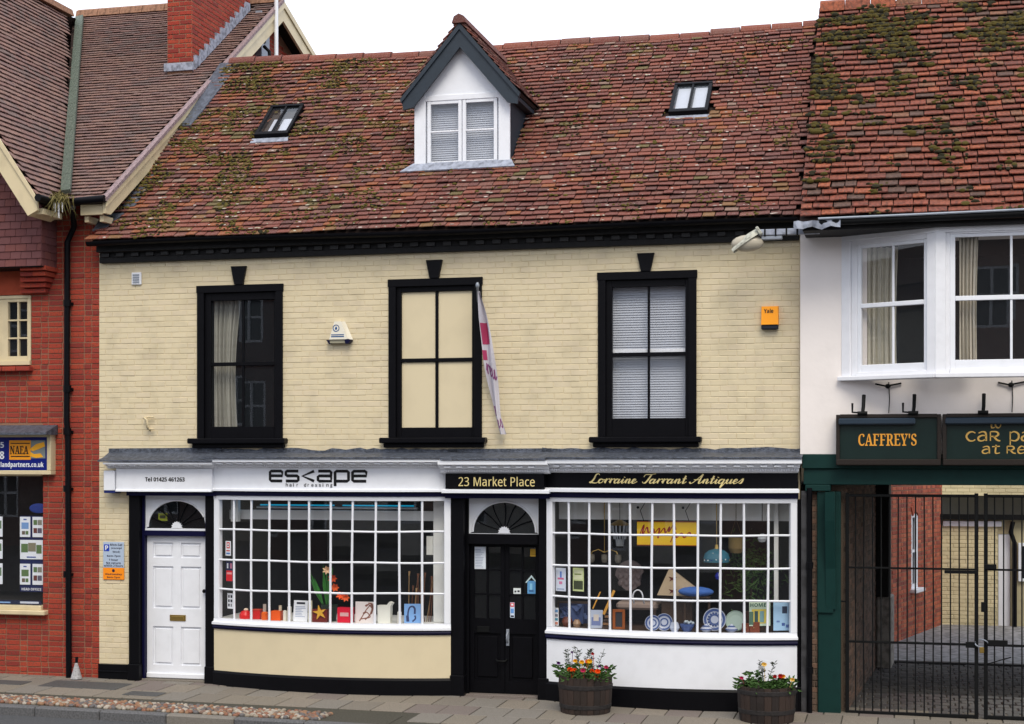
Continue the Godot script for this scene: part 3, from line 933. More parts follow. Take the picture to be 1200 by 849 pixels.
func skylight(s: Array) -> void:
	var base := roof_base()
	var p := Vector2((s[0] + s[1]) / 2, (s[2] + s[3]) / 2)
	var o := base * Vector3(p.x, p.y, roof_bend(p))
	var xf := Transform3D(base.basis, o)
	var hw: float = (s[1] - s[0]) / 2; var hl: float = (s[3] - s[2]) / 2
	var put := func(g: G, x0: float, x1: float, y0: float, y1: float, z0: float, z1: float) -> void:
		g.cbox(xf * Vector3((x0 + x1) / 2, (y0 + y1) / 2, (z0 + z1) / 2), Vector3(x1 - x0, y1 - y0, z1 - z0), 0.006, xf.basis)
	var g := G.new()
	put.call(g, -hw, -hw + 0.05, -hl + 0.081, hl - 0.051, 0.0, 0.11)
	put.call(g, hw - 0.05, hw, -hl + 0.081, hl - 0.051, 0.0, 0.11)
	put.call(g, -hw, hw, -hl, -hl + 0.08, 0.0, 0.115)
	put.call(g, -hw, hw, hl - 0.05, hl, 0.0, 0.115)
	put.call(g, -0.016, 0.016, -hl + 0.082, hl - 0.052, 0.05, 0.112)
	var f := part(house, "skylight", g, M["black"])
	for k in [-1, 1]:
		g = G.new()
		var q := []
		for m in [[0.016, -hl + 0.08], [hw - 0.05, -hl + 0.08], [hw - 0.05, hl - 0.05], [0.016, hl - 0.05]]:
			q.append(xf * Vector3(m[0] * k, m[1], 0.085))
		g.quad(q[0], q[1], q[2], q[3], xf.basis.z)
		part(f, "pane", g, M["window glass"])
		g = G.new()
		var top := hl - 0.06 if s[4] else hl * 0.25
		put.call(g, (0.03 if k > 0 else -hw + (0.06 if s[4] else 0.14)), (hw - 0.06 if k > 0 else -0.03), -hl + 0.09, top, 0.03, 0.045)
		part(f, "inner_blind", g, M["blind"])
	g = G.new()
	put.call(g, -hw + 0.055, hw - 0.055, -hl + 0.085, hl - 0.055, -0.01, 0.02)
	part(f, "reveal", g, M["room"])
	g = G.new()
	put.call(g, -hw - 0.04, hw + 0.02, -hl - 0.12, -hl - 0.003, 0.02, 0.05)
	part(f, "flashing", g, M["pale lead"])

func dormer() -> void:
	var zf := -0.87; var cx := 5.045
	var g := G.new()
	# cheeks and front
	for s in [-1, 1]:
		var poly := PackedVector2Array([Vector2(-zf + 0.02, 7.0), Vector2(-zf + 0.02, 8.12), Vector2(2.2, 8.12)])
		var x0: float = cx + s * 0.66
		g.prism(poly, Transform3D(Basis(Vector3(0, 0, -1), Vector3(0, 1, 0), Vector3(1, 0, 0)), Vector3(x0, 0, 0)), -0.02, 0.02)
	var d := part(house, "dormer", g, M["slate blue"])
	g = G.new()
	g.prism(PackedVector2Array([Vector2(cx - 0.66, 8.06), Vector2(cx + 0.66, 8.06), Vector2(cx + 0.66, 8.12), Vector2(cx, 8.86), Vector2(cx - 0.66, 8.12)]), Transform3D.IDENTITY, zf - 0.04, zf - 0.005)
	part(d, "gable_board", g, M["white"])
	g = gbox(cx - 0.68, cx - 0.52, 7.09, 8.08, zf - 0.06, zf + 0.02)
	addbox(g, cx + 0.52, cx + 0.68, 7.09, 8.08, zf - 0.06, zf + 0.02)
	addbox(g, cx - 0.52, cx + 0.52, 8.0, 8.075, zf - 0.05, zf + 0.012)
	addbox(g, cx - 0.62, cx + 0.6, 7.035, 7.088, zf - 0.06, zf + 0.05)
	part(d, "window_frame", g, M["white"])
	g = G.new()
	for s in [[cx - 0.5, cx - 0.005], [cx + 0.005, cx + 0.5]]:
		addbox(g, s[0], s[0] + 0.05, 7.09, 8.0, zf - 0.04, zf + 0.005)
		addbox(g, s[1] - 0.05, s[1], 7.09, 8.0, zf - 0.04, zf + 0.005)
		for y in [[7.09, 7.165], [7.565, 7.59], [7.955, 8.0]]:
			addbox(g, s[0] + 0.051, s[1] - 0.051, y[0], y[1], zf - 0.035, zf + 0.002)
	part(d, "casement", g, M["white"])
	for s in [[cx - 0.45, cx - 0.055], [cx + 0.055, cx + 0.45]]:
		for y in [[7.165, 7.565], [7.59, 7.955]]:
			part(d, "pane", pane_g(s[0], s[1], y[0], y[1], zf - 0.02), M["window glass"])
	g = G.new()
	g.box(Vector3(cx - 0.62, 7.0, -2.0), Vector3(cx + 0.62, 8.3, -1.9))
	part(d, "room_wall", g, M["room"])
	# roof: two tiled slopes, bargeboards
	var apex := Vector3(cx + 0.005, 9.03, -0.72)
	var hw := 0.82; var hh := 0.97
	for s in [-1, 1]:
		var up := Vector3(-s * hw, hh, 0).normalized()
		var along := Vector3(0, 0, -1.0 * s)
		var l := Vector2(hw, hh).length()
		var org := Vector3(apex.x + s * hw, apex.y - hh, -0.72 if s > 0 else -3.42)
		var b := Transform3D(Basis(along, up, along.cross(up)), org)
		g = G.new()
		for e in [0, 1]:
			pass
		var back := 2.7
		g.hexa([b * Vector3(0 if s > 0 else back, 0, -0.05), b * Vector3(1.5 if s > 0 else back - 1.5, 0, -0.05), b * Vector3(2.6 if s > 0 else back - 2.6, l, -0.05), b * Vector3(0 if s > 0 else back, l, -0.05), b * Vector3(0 if s > 0 else back, 0, -0.005), b * Vector3(1.5 if s > 0 else back - 1.5, 0, -0.005), b * Vector3(2.6 if s > 0 else back - 2.6, l, -0.005), b * Vector3(0 if s > 0 else back, l, -0.005)])
		var rf := part(d, "dormer_roof", g, M["batten"])
		var list := []
		for r in int(l / 0.118) + 1:
			var x := (0.0 if r % 2 else -0.085)
			while x < 2.65:
				var lim := 1.5 + 1.15 * r * 0.118 / l
				var x0 := maxf(x, 0.0); var x1 := minf(x + 0.172, lim)
				if x1 - x0 > 0.03:
					var cxx := (x0 + x1) / 2
					if s < 0: cxx = back - cxx
					var tilt := Basis(Vector3(1, 0, 0), -0.17 - rng.randfn(0, 0.02)) * Basis(Vector3(0, 0, 1), rng.randfn(0, 0.015))
					list.append({"xf": b * Transform3D(tilt, Vector3(cxx, r * 0.118 + 0.085, 0.02 + rng.randfn(0, 0.002))), "size": Vector3(x1 - x0 - 0.005, 0.18, 0.017), "tone": [1, 3, 8, 4, 0, 3, 7][rng.randi() % 7]})
				x += 0.172
		for e in list:
			piece(d, "tile", unit("dtile", Vector3(snappedf(e.size.x, 0.01), 0.18, 0.017), 0.003), M.pal_tile[e.tone][1], e.xf)
	for s in [-1, 1]:
		g = G.new()
		var o := Vector2(apex.x, apex.y - 0.05)
		var e := Vector2(apex.x + s * (hw + 0.01), apex.y - hh - 0.06)
		g.prism(PackedVector2Array([o, e, e + Vector2(-s * 0.02, -0.13), e + Vector2(-s * 0.16, -0.1), o + Vector2(0, -0.29)]), Transform3D.IDENTITY, -0.78, -0.735)
		g.prism(PackedVector2Array([o + Vector2(0, 0.035), e + Vector2(s * 0.02, 0.02), e + Vector2(s * 0.005, -0.035), o + Vector2(0, -0.05)]), Transform3D.IDENTITY, -0.77, -0.71)
		part(d, "bargeboard", g, M["slate blue"])
		g = gbox(apex.x + s * (hw - 0.1) - 0.06, apex.x + s * (hw - 0.1) + 0.06, 7.96, 8.02, -2.0, -0.79)
		part(d, "soffit", g, M["slate blue"])
	var q := G.new()
	for i in 7:
		q.prism(PackedVector2Array([Vector2(-0.1, -0.06), Vector2(-0.07, 0.03), Vector2(0, 0.065), Vector2(0.07, 0.03), Vector2(0.1, -0.06)]), Transform3D(Basis.IDENTITY, Vector3(apex.x, apex.y + 0.04, -0.68 - i * 0.4)), -0.39, 0.0)
	part(d, "dormer_ridge", q, M.pal_tile[3][1])
	g = G.new()
	var base := roof_base()
	g.prism(PackedVector2Array([Vector2(cx - 0.85, 1.4), Vector2(cx + 0.78, 1.42), Vector2(cx + 0.7, 1.6), Vector2(cx - 0.7, 1.6)]), Transform3D(base.basis, base * Vector3(0, 0, 0.04)), 0.0, 0.02)
	part(d, "lead_apron", g, M["pale lead"])
	var bl := thing("venetian_blind", "pale slatted blind in the dormer window up on the roof", "blind", Vector3(cx, 7.1, zf - 0.12), "slatted window blinds")
	slats(bl, cx - 0.56, cx + 0.56, 7.1, 8.04, zf - 0.12, 0.03)

func slats(parent: Node, x0: float, x1: float, y0: float, y1: float, z: float, pitch: float) -> void:
	var y := y0
	while y < y1:
		piece(parent, "slat", unit("slat", Vector3(snappedf(x1 - x0, 0.01), 0.0035, 0.036), 0.001), M["blind"], Transform3D(Basis(Vector3.RIGHT, 1.12), Vector3((x0 + x1) / 2, y, z)))
		y += pitch

func pane_g(x0: float, x1: float, y0: float, y1: float, z: float, tilt := 0.004) -> G:
	var g := G.new()
	var a := rng.randfn(0, tilt); var b := rng.randfn(0, tilt)
	var q := []
	for m in [[x0, y0], [x1, y0], [x1, y1], [x0, y1]]:
		q.append(Vector3(m[0], m[1], z + a * (m[0] - (x0 + x1) / 2) + b * (m[1] - (y0 + y1) / 2)))
	g.quad(q[0], q[1], q[2], q[3], Vector3(0, 0, 1))
	return g

func upper_window(w: Array, i: int) -> void:
	var x0: float = w[0]; var x1: float = w[1]
	var y0 := 3.345; var y1: float = [5.438, 5.449, 5.459][i]
	var px0: float = [1.703, 4.446, 7.293][i]; var px1: float = [2.632, 5.423, 8.239][i]
	var py0: float = [3.503, 3.477, 3.582][i]; var py1: float = [5.232, 5.28, 5.267][i]
	var mid: float = [4.36, 4.371, 4.4][i]; var mx := (px0 + px1) / 2
	var g := gbox(x0, x0 + 0.1, y0, y1 - 0.1, -0.03, 0.028)
	addbox(g, x1 - 0.1, x1, y0, y1 - 0.1, -0.03, 0.028)
	addbox(g, x0 - 0.01, x1 + 0.01, y1 - 0.1, y1, -0.03, 0.03)
	var f := part(house, "window", g, M["black"])
	g = G.new()
	addbox(g, x0 - 0.1, x1 + 0.07, 3.27, 3.343, -0.03, 0.13, 0.012)
	addbox(g, x0 - 0.06, x1 + 0.03, 3.21, 3.269, -0.03, 0.06, 0.008)
	part(f, "sill", g, M["black"])
	g = G.new()
	var kc: float = [2.135, 4.918, 7.738][i]
	g.prism(PackedVector2Array([Vector2(kc - 0.062, y1 + 0.003), Vector2(kc + 0.062, y1 + 0.003), Vector2(kc + 0.112, 5.69), Vector2(kc - 0.112, 5.69)]), Transform3D.IDENTITY, -0.004, 0.045)
	part(f, "keystone", g, M["black"])
	var zs := -0.045
	g = G.new()
	addbox(g, x0 + 0.1, px0, y0, y1 - 0.1, zs - 0.04, zs + 0.03)
	addbox(g, px1, x1 - 0.1, y0, y1 - 0.1, zs - 0.04, zs + 0.03)
	addbox(g, px0, px1, py1, y1 - 0.1, zs - 0.04, zs + 0.028)
	addbox(g, px0, px1, y0, py0, zs - 0.04, zs + 0.028)
	addbox(g, px0, px1, mid - 0.025, mid + 0.025, zs - 0.04, zs + 0.02)
	var hb := 0.021 if i == 1 else 0.014
	addbox(g, mx - hb, mx + hb, py0, mid - 0.025, zs - 0.035, zs + 0.012)
	addbox(g, mx - hb, mx + hb, mid + 0.025, py1, zs - 0.035, zs + 0.012)
	part(f, "sash", g, M["black"])
	for c in [[px0, mx - 0.014], [mx + 0.014, px1]]:
		for r in [[py0, mid - 0.025], [mid + 0.025, py1]]:
			if i == 1:
				part(f, "panel", gbox(c[0], c[1], r[0], r[1], zs - 0.03, zs - 0.005, 0.002), M["cream smooth"])
			else:
				part(f, "pane", pane_g(c[0], c[1], r[0], r[1], zs - 0.012, 0.006), M["window glass"])
	if i == 1:
		g = G.new()
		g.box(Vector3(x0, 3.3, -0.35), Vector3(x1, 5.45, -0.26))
		part(f, "backing", g, M["room"])
		return
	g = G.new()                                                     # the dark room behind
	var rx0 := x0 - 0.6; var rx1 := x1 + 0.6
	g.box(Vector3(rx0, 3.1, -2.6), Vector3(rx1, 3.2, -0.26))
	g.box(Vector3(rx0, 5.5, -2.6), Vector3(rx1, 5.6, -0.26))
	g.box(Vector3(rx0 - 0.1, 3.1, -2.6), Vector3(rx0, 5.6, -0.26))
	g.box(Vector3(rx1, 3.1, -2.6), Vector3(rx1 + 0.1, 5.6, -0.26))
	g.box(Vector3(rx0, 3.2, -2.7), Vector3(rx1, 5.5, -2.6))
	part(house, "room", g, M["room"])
	if i == 0:
		curtain("pale grey curtain drawn to the left in the first floor cream house window", 1.68, 2.06, 3.5, 5.25, -0.2, Color(0.36, 0.355, 0.31), 0.1)
	else:
		# a pale inner rail where the sashes meet, and the blind
		part(f, "white_rail", gbox(px0, px1, mid + 0.026, mid + 0.07, zs - 0.055, zs - 0.035), M["white"])
		var bl := thing("venetian_blind", "pale grey slatted blind in the right black framed window", "blind", Vector3(mx, py0, -0.2), "slatted window blinds")
		slats(bl, px0 - 0.04, px1 + 0.04, py0 - 0.02, py1 + 0.05, -0.17, 0.032)

func curtain(label: String, x0: float, x1: float, y0: float, y1: float, z: float, lin: Color, gather := 0.0) -> void:
	var c := thing("curtain", label, "curtain", Vector3((x0 + x1) / 2, y0, z), "curtains")
	var g := G.new()
	var n := 48; var rows := 8
	var at := func(i: int, j: int) -> Vector3:
		var t := float(i) / n; var s := float(j) / rows
		var wdt := lerpf(x0, x1, t * (1.0 - gather * 2.0 * sin(s * PI) * 0.6 - gather * (1.0 - s) * 1.5))
		return Vector3(wdt, lerpf(y0, y1, s), z + 0.03 * sin(t * 31.0 + sin(s * 3.0) * 0.5) + 0.012 * sin(t * 73.0))
	for i in n:
		for j in rows:
			g.quad(at.call(i, j), at.call(i + 1, j), at.call(i + 1, j + 1), at.call(i, j + 1), Vector3(0, 0, 1))
	part(c, "drape", g, mat("drape %s" % lin.to_html(), lin, 0.9, {"tex": "soft", "scale": 2.0}))

# ---------------------------------------------------------------- shopfront
func line_frames(x0: float, x1: float, z: float) -> Array:
	return [[Vector3(x0, 0, z), Vector3(0, 0, 1)], [Vector3(x1, 0, z), Vector3(0, 0, 1)]]

func lead_top(g: G, fr: Array, off: float, yw: float, ye: float) -> void:
	for i in fr.size() - 1:
		var q := []
		for k in [0, 1]:
			var f = fr[i + k]
			var e: Vector3 = f[0] + f[1] * off
			var wv := Vector3(e.x, yw + 0.004 * sin(e.x * 7.0) + 0.012 * (fposmod(sin(snappedf(e.x, 0.01) * 57.3) * 211.5, 1.0) - 0.5), 0.006)
			var m := Vector3(lerpf(e.x, wv.x, 0.5), lerpf(ye, yw, 0.3) + 0.014 * sin(e.x * 13.0) * sin(e.x * 4.1), lerpf(e.z, wv.z, 0.5))
			q.append([wv, m, Vector3(e.x, ye, e.z), Vector3(e.x, ye - 0.022, e.z), Vector3(e.x, ye - 0.022, 0.0), wv + Vector3(0, 0.045 + 0.03 * (fposmod(sin(snappedf(e.x, 0.01) * 91.7) * 437.5, 1.0) - 0.5), 0.0), wv + Vector3(0, 0.045 + 0.03 * (fposmod(sin(snappedf(e.x, 0.01) * 91.7) * 437.5, 1.0) - 0.5), -0.02)])
		for m in [[0, 1, Vector3(0, 1, 0.3)], [1, 2, Vector3(0, 1, 0.3)], [2, 3, Vector3(0, 0, 1)], [3, 4, Vector3.DOWN], [0, 5, Vector3(0, 0, 1)], [5, 6, Vector3.UP]]:
			g.quad(q[0][m[0]], q[1][m[0]], q[1][m[1]], q[0][m[1]], m[2])

func cornice_prof(yt: float, yb: float, o: float) -> PackedVector2Array:
	var h := yt - yb
	return PackedVector2Array([Vector2(-0.04, yt), Vector2(o, yt), Vector2(o, yt - h * 0.3), Vector2(o - 0.03, yt - h * 0.36), Vector2(o - 0.07, yt - h * 0.42), Vector2(o - 0.085, yt - h * 0.62), Vector2(o - 0.12, yt - h * 0.66), Vector2(o - 0.13, yt - h * 0.9), Vector2(o - 0.16, yb), Vector2(-0.04, yb)])

func shopfront() -> void:
	var a1 := b1.h; var a2 := b2.h
	var F1 := b1.frames(-a1, a1, 36); var F2 := b2.frames(-a2, a2, 36)
	var S1 := line_frames(0.24, 1.86, 0.1); var S2 := line_frames(5.06, 6.52, 0.13)
	# lead roof
	var g := G.new()
	lead_top(g, line_frames(0.17, 1.88, 0.1), 0.22, 3.15, 3.045)
	lead_top(g, F1, 0.25, 3.15, 3.085)
	lead_top(g, line_frames(5.1, 6.5, 0.14), 0.23, 3.15, 3.07)
	lead_top(g, F2, 0.25, 3.15, 3.085)
	part(house, "lead_roof", g, M["lead"])
	# cornice with two rows of dentils
	g = G.new()
	g.sweep(S1, cornice_prof(3.014, 2.93, 0.2))
	g.sweep(F1, cornice_prof(3.054, 2.945, 0.23))
	g.sweep(S2, cornice_prof(3.038, 2.868, 0.22))
	g.sweep(F2, cornice_prof(3.054, 2.885, 0.23))
	var co := part(house, "cornice", g, M["white"])
	var xf := []; var small := []
	for s in [[F1, 3.054, 0.109, 0.23, b1], [F2, 3.054, 0.169, 0.23, b2]]:
		var bw: Bow = s[4]
		var l := bw.r * bw.h * 2
		for k in int(l / 0.16):
			var a := -bw.h + (k + 0.5) * 0.16 / bw.r
			xf.append(Transform3D(Basis(Vector3.UP, a), bw.at(a, s[3] - 0.055, s[1] - s[2] * 0.5)))
		for k in int(l / 0.032):
			var a := -bw.h + (k + 0.5) * 0.032 / bw.r
			small.append(Transform3D(Basis(Vector3.UP, a), bw.at(a, s[3] - 0.118, s[1] - s[2] * 0.78)))
	for s in [[0.26, 1.84, 3.014, 0.084, 0.3], [5.1, 6.48, 3.038, 0.17, 0.35]]:
		for k in int((s[1] - s[0]) / 0.16):
			xf.append(Transform3D(Basis.IDENTITY, Vector3(s[0] + (k + 0.5) * 0.16, s[2] - s[3] * 0.5, s[4] - 0.055)))
		for k in int((s[1] - s[0]) / 0.032):
			small.append(Transform3D(Basis.IDENTITY, Vector3(s[0] + (k + 0.5) * 0.032, s[2] - s[3] * 0.78, s[4] - 0.118)))
	for t in xf:
		piece(co, "modillion", unit("modillion", Vector3(0.085, 0.02, 0.05), 0.004), M["white"], t)
	many(co, "dentils", unit("dentil small", Vector3(0.017, 0.026, 0.022), 0.003), M["old white"], small, [])
	# the beam below the fascias, navy and white
	g = G.new()
	g.sweep(F1, PackedVector2Array([Vector2(-0.1, 2.566), Vector2(0.055, 2.566), Vector2(0.055, 2.626), Vector2(-0.1, 2.626)]))
	g.sweep(F2, PackedVector2Array([Vector2(-0.1, 2.566), Vector2(0.055, 2.566), Vector2(0.055, 2.636), Vector2(-0.1, 2.636)]))
	g.sweep(line_frames(0.5, 1.84, 0.02), PackedVector2Array([Vector2(-0.15, 2.556), Vector2(0.1, 2.556), Vector2(0.1, 2.61), Vector2(-0.15, 2.61)]))
	g.sweep(line_frames(5.1, 6.5, 0.04), PackedVector2Array([Vector2(-0.15, 2.546), Vector2(0.1, 2.546), Vector2(0.1, 2.612), Vector2(-0.15, 2.612)]))
	part(house, "beam", g, M["navy"])
	g = G.new()
	g.sweep(F2, PackedVector2Array([Vector2(-0.04, 2.638), Vector2(0.12, 2.638), Vector2(0.12, 2.672), Vector2(0.09, 2.69), Vector2(-0.04, 2.69)]))
	g.sweep(line_frames(5.08, 6.52, 0.12), PackedVector2Array([Vector2(-0.1, 2.616), Vector2(0.12, 2.616), Vector2(0.12, 2.652), Vector2(0.09, 2.67), Vector2(-0.1, 2.67)]))
	part(house, "white_moulding", g, M["white"])
	# pilasters
	for p in [[0.505, 0.66, 0.06], [1.655, 1.79, 0.05], [5.16, 5.33, 0.07], [6.345, 6.47, 0.07], [9.625, 9.69, 0.06]]:
		g = gbox(p[0], p[1], 0.22, 2.555, -0.2, p[2])
		addbox(g, p[0] - 0.012, p[1] + 0.012, -0.3, 0.219, -0.2, p[2] + 0.025, 0.01)
		part(house, "pilaster", g, M["black"])
	# ground floor structure behind: ceiling, floor and partitions
	g = G.new()
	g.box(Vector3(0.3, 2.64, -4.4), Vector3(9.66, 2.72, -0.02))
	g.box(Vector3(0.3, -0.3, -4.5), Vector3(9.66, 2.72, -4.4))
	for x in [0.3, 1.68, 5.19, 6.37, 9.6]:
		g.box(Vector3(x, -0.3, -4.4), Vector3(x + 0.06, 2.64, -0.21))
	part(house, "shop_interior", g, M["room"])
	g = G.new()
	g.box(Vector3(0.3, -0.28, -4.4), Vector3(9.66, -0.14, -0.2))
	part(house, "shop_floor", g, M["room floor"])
	shop_window(b1, "cream smooth", 0.745, 0.178, 0)
	shop_window(b2, "white", 0.735, 0.185, 1)
	white_door()
	black_door()

func shop_window(b: Bow, wallmat: String, ytop: float, yp: float, which: int) -> void:
	var h := b.h
	var fr := b.frames(-h, h, 22)
	var g := G.new()
	g.sweep(fr, PackedVector2Array([Vector2(-0.12, 0.802), Vector2(0.05, 0.802), Vector2(0.07, 0.81), Vector2(0.07, 0.84), Vector2(0.035, 0.852), Vector2(0.03, 0.89), Vector2(-0.05, 0.89), Vector2(-0.12, 0.87)]))
	g.sweep(fr, PackedVector2Array([Vector2(-0.05, 2.508), Vector2(0.03, 2.508), Vector2(0.04, 2.563), Vector2(-0.05, 2.563)]))
	for s in [-1, 1]:
		var a: float = s * (h - 0.016 / b.r * 1.0)
		g.cbox(b.at(a - s * 0.3 / 57.3, -0.01, 1.7), Vector3(0.085, 1.62, 0.085), 0.006, Basis(Vector3.UP, a))
	var w := part(house, "shop_window", g, M["white"])
	var ha := h - 0.055 / b.r
	var cols := 11
	var ys := [0.89, 1.288, 1.692, 2.102, 2.508]
	var angs := []
	for i in cols + 1:
		var u0 := float(i) / cols
		u0 -= 0.055 * u0 * (1.0 - u0)                                  # the old panes grow a little wider to the right
		angs.append(lerpf(-ha, ha, u0) + (rng.randfn(0, 0.0012) if i > 0 and i < cols else 0.0))
	for i in range(1, cols):
		g = G.new()
		var j1 := rng.randfn(0, 0.0009); var j2 := rng.randfn(0, 0.0009)
		g.tube([b.at(angs[i] + j1, 0.0, 0.88), b.at(angs[i] + j2, 0.002, 1.7), b.at(angs[i] - j1, 0.0, 2.52)], 0.0165, 0.0165, 6)
		part(w, "glazing_bar", g, M["white"])
	for k in range(1, 4):
		g = G.new()
		var pts := []
		for i in 23:
			pts.append(b.at(lerpf(-h, h, i / 22.0), 0.0, ys[k] + 0.004 * sin(i * 0.7 + k * 2.0)))
		g.tube(pts, 0.0155, 0.0155, 6)
		part(w, "glazing_bar", g, M["white"])
	for i in cols:
		for k in 4:
			g = G.new()
			var t := rng.randfn(0, 0.0025); var u := rng.randfn(0, 0.0025)
			g.quad(b.at(angs[i], -t - u, ys[k]), b.at(angs[i + 1], t - u, ys[k]), b.at(angs[i + 1], t + u, ys[k + 1]), b.at(angs[i], -t + u, ys[k + 1]), b.out(angs[i]))
			part(w, "pane", g, M["shop glass"])
	# strip below the sill, stallriser, plinth
	g = G.new()
	g.sweep(fr, PackedVector2Array([Vector2(-0.1, ytop + 0.004), Vector2(0.045, ytop + 0.004), Vector2(0.06, ytop + 0.03), Vector2(0.045, 0.801), Vector2(-0.1, 0.801)]))
	part(house, "sill_strip", g, M["navy"])
	g = G.new()
	g.sweep(fr, PackedVector2Array([Vector2(-0.1, yp), Vector2(0.025, yp), Vector2(0.025, ytop), Vector2(-0.1, ytop)]))
	part(house, "stallriser", g, M[wallmat])
	g = G.new()
	g.sweep(fr, PackedVector2Array([Vector2(-0.1, -0.3), Vector2(0.05, -0.3), Vector2(0.05, yp - 0.03), Vector2(0.03, yp - 0.002), Vector2(-0.1, yp - 0.002)]))
	part(house, "plinth", g, M["black"])
	# display shelf
	g = G.new()
	var poly := PackedVector2Array()
	for i in 13:
		var p := b.at(lerpf(-h, h, i / 12.0), -0.05, 0)
		poly.append(Vector2(p.x, p.z))
	poly.append(Vector2(b.at(h, 0, 0).x, -0.95)); poly.append(Vector2(b.at(-h, 0, 0).x, -0.95))
	g.prism(poly, Transform3D(Basis(Vector3(1, 0, 0), Vector3(0, 0, 1), Vector3(0, -1, 0)), Vector3.ZERO), -0.885, -0.84)
	part(house, "display_shelf", g, M["pale room"] if which == 0 else M["dark wood"])
	g = G.new()
	g.box(Vector3(b.at(-h, 0, 0).x + 0.08, 2.27 if which else 2.23, -0.3 if which else -0.3), Vector3(b.at(h, 0, 0).x - 0.08, 2.63 if which else 2.36, -0.27 if which else -0.24))
	part(house, "pelmet", g, M["pale room"])

func arch_board(x0: float, x1: float, y0: float, y1: float, cx: float, r: float, ry: float) -> PackedVector2Array:
	var p := PackedVector2Array([Vector2(x0, y0), Vector2(x0, y1), Vector2(x1, y1), Vector2(x1, y0)])
	for k in 25:
		var a := PI * k / 24
		var q := Vector2(cx + r * cos(a), y0 + 0.02 + ry * sin(a))
		if q.x < x1 - 0.01 and q.x > x0 + 0.005:
			p.append(q)
	return p

func fanlight(x0: float, x1: float, y0: float, y1: float, cx: float, r: float, ry: float, z: float) -> void:
	var g := G.new()
	g.prism(arch_board(x0, x1, y0, y1, cx, r, ry), Transform3D.IDENTITY, z - 0.03, z)
	g.box(Vector3(x0, y0 - 0.03, z - 0.03), Vector3(x1, y0 - 0.001, z + 0.012))
	var f := part(house, "fanlight", g, M["white"])
	g = G.new()
	var pts := []
	for k in 25:
		var a := PI * k / 24
		if cx + r * cos(a) < x1 - 0.01:
			pts.append(Vector3(cx + r * cos(a), y0 + 0.02 + ry * sin(a), z))
	g.tube(pts, 0.016, 0.016, 6)
	part(f, "arch_moulding", g, M["white"])
	for k in range(1, 8):
		g = G.new()
		var a := PI * k / 8
		var sp := []
		for t in 5:
			var q := lerpf(0.2, 0.98, t / 4.0)
			var aa := a + 0.06 * sin(q * PI) * (1 if k % 2 else -1)
			sp.append(Vector3(cx + r * q * cos(aa), y0 + 0.02 + ry * q * sin(aa), z - 0.02))
		if sp[4].x < x1 and sp[4].x > x0:
			g.tube(sp, 0.008, 0.012, 5)
			part(f, "spoke", g, M["black"])
	g = G.new()
	var fan := PackedVector2Array([Vector2(cx + 0.085, y0 + 0.004), Vector2(cx - 0.085, y0 + 0.004)])
	for k in range(16, -1, -1):
		var a := PI * k / 16
		var q := 0.085 if k % 2 == 0 else 0.068
		if k != 16 and k != 0:
			fan.append(Vector2(cx + q * cos(a), y0 + 0.012 + q * sin(a)))
	g.prism(fan, Transform3D.IDENTITY, z - 0.01, z + 0.012)
	part(f, "shell_ornament", g, M["white"])
	part(f, "pane", pane_g(maxf(x0, cx - r) + 0.01, minf(x1, cx + r) - 0.01, y0, y0 + ry + 0.02, z - 0.028), M["window glass"])

func white_door() -> void:
	var z := -0.1
	var x0 := 0.7; var x1 := 1.61
	var g := gbox(0.661, 0.699, -0.2, 2.555, -0.2, -0.03)
	addbox(g, 1.611, 1.654, -0.2, 2.555, -0.2, -0.03)
	addbox(g, 0.7, 1.61, 1.995, 2.068, -0.2, -0.02)
	part(house, "door_frame", g, M["navy"])
	g = G.new()
	slab(g, x0 + 0.003, x1 - 0.003, 0.015, 1.99, z - 0.04, z, [[0.795, 1.1, 1.69, 1.9], [1.215, 1.52, 1.69, 1.9], [0.795, 1.1, 0.985, 1.57], [1.215, 1.52, 0.985, 1.57], [0.795, 1.1, 0.2, 0.735], [1.215, 1.52, 0.2, 0.735]])
	g.box(Vector3(x0 + 0.003, 0.015, z - 0.06), Vector3(x1 - 0.003, 1.99, z - 0.02))
	g.cbox(Vector3((x0 + x1) / 2, 0.055, z + 0.015), Vector3(x1 - x0 - 0.01, 0.075, 0.04), 0.012)
	var d := part(house, "white_door", g, M["white"])
	for p in [[0.795, 1.69, 1.9], [1.215, 1.69, 1.9], [0.795, 0.985, 1.57], [1.215, 0.985, 1.57], [0.795, 0.2, 0.735], [1.215, 0.2, 0.735]]:
		part(d, "panel", gbox(p[0] + 0.03, p[0] + 0.275, p[1] + 0.03, p[2] - 0.03, z - 0.019, z - 0.004, 0.008), M["white"])
	g = gbox(1.05, 1.29, 0.815, 0.9, z, z + 0.012)
	addbox(g, 1.075, 1.265, 0.835, 0.88, z + 0.006, z + 0.02)
	part(d, "letter_slot", g, M["brass"])
	g = G.new()
	g.ball(Vector3(1.585, 1.24, z + 0.045), Vector3(0.028, 0.028, 0.028))
	g.tube([Vector3(1.585, 1.24, z - 0.005), Vector3(1.585, 1.24, z + 0.03)], 0.014, 0.014)
	part(d, "knob", g, M["black"])
	part(house, "doorstep", gbox(0.66, 1.655, -0.3, 0.012, -0.4, 0.0, 0.008), M["pal_slab"][1][1])
	fanlight(0.7, 1.61, 2.1, 2.553, 1.175, 0.44, 0.37, -0.06)

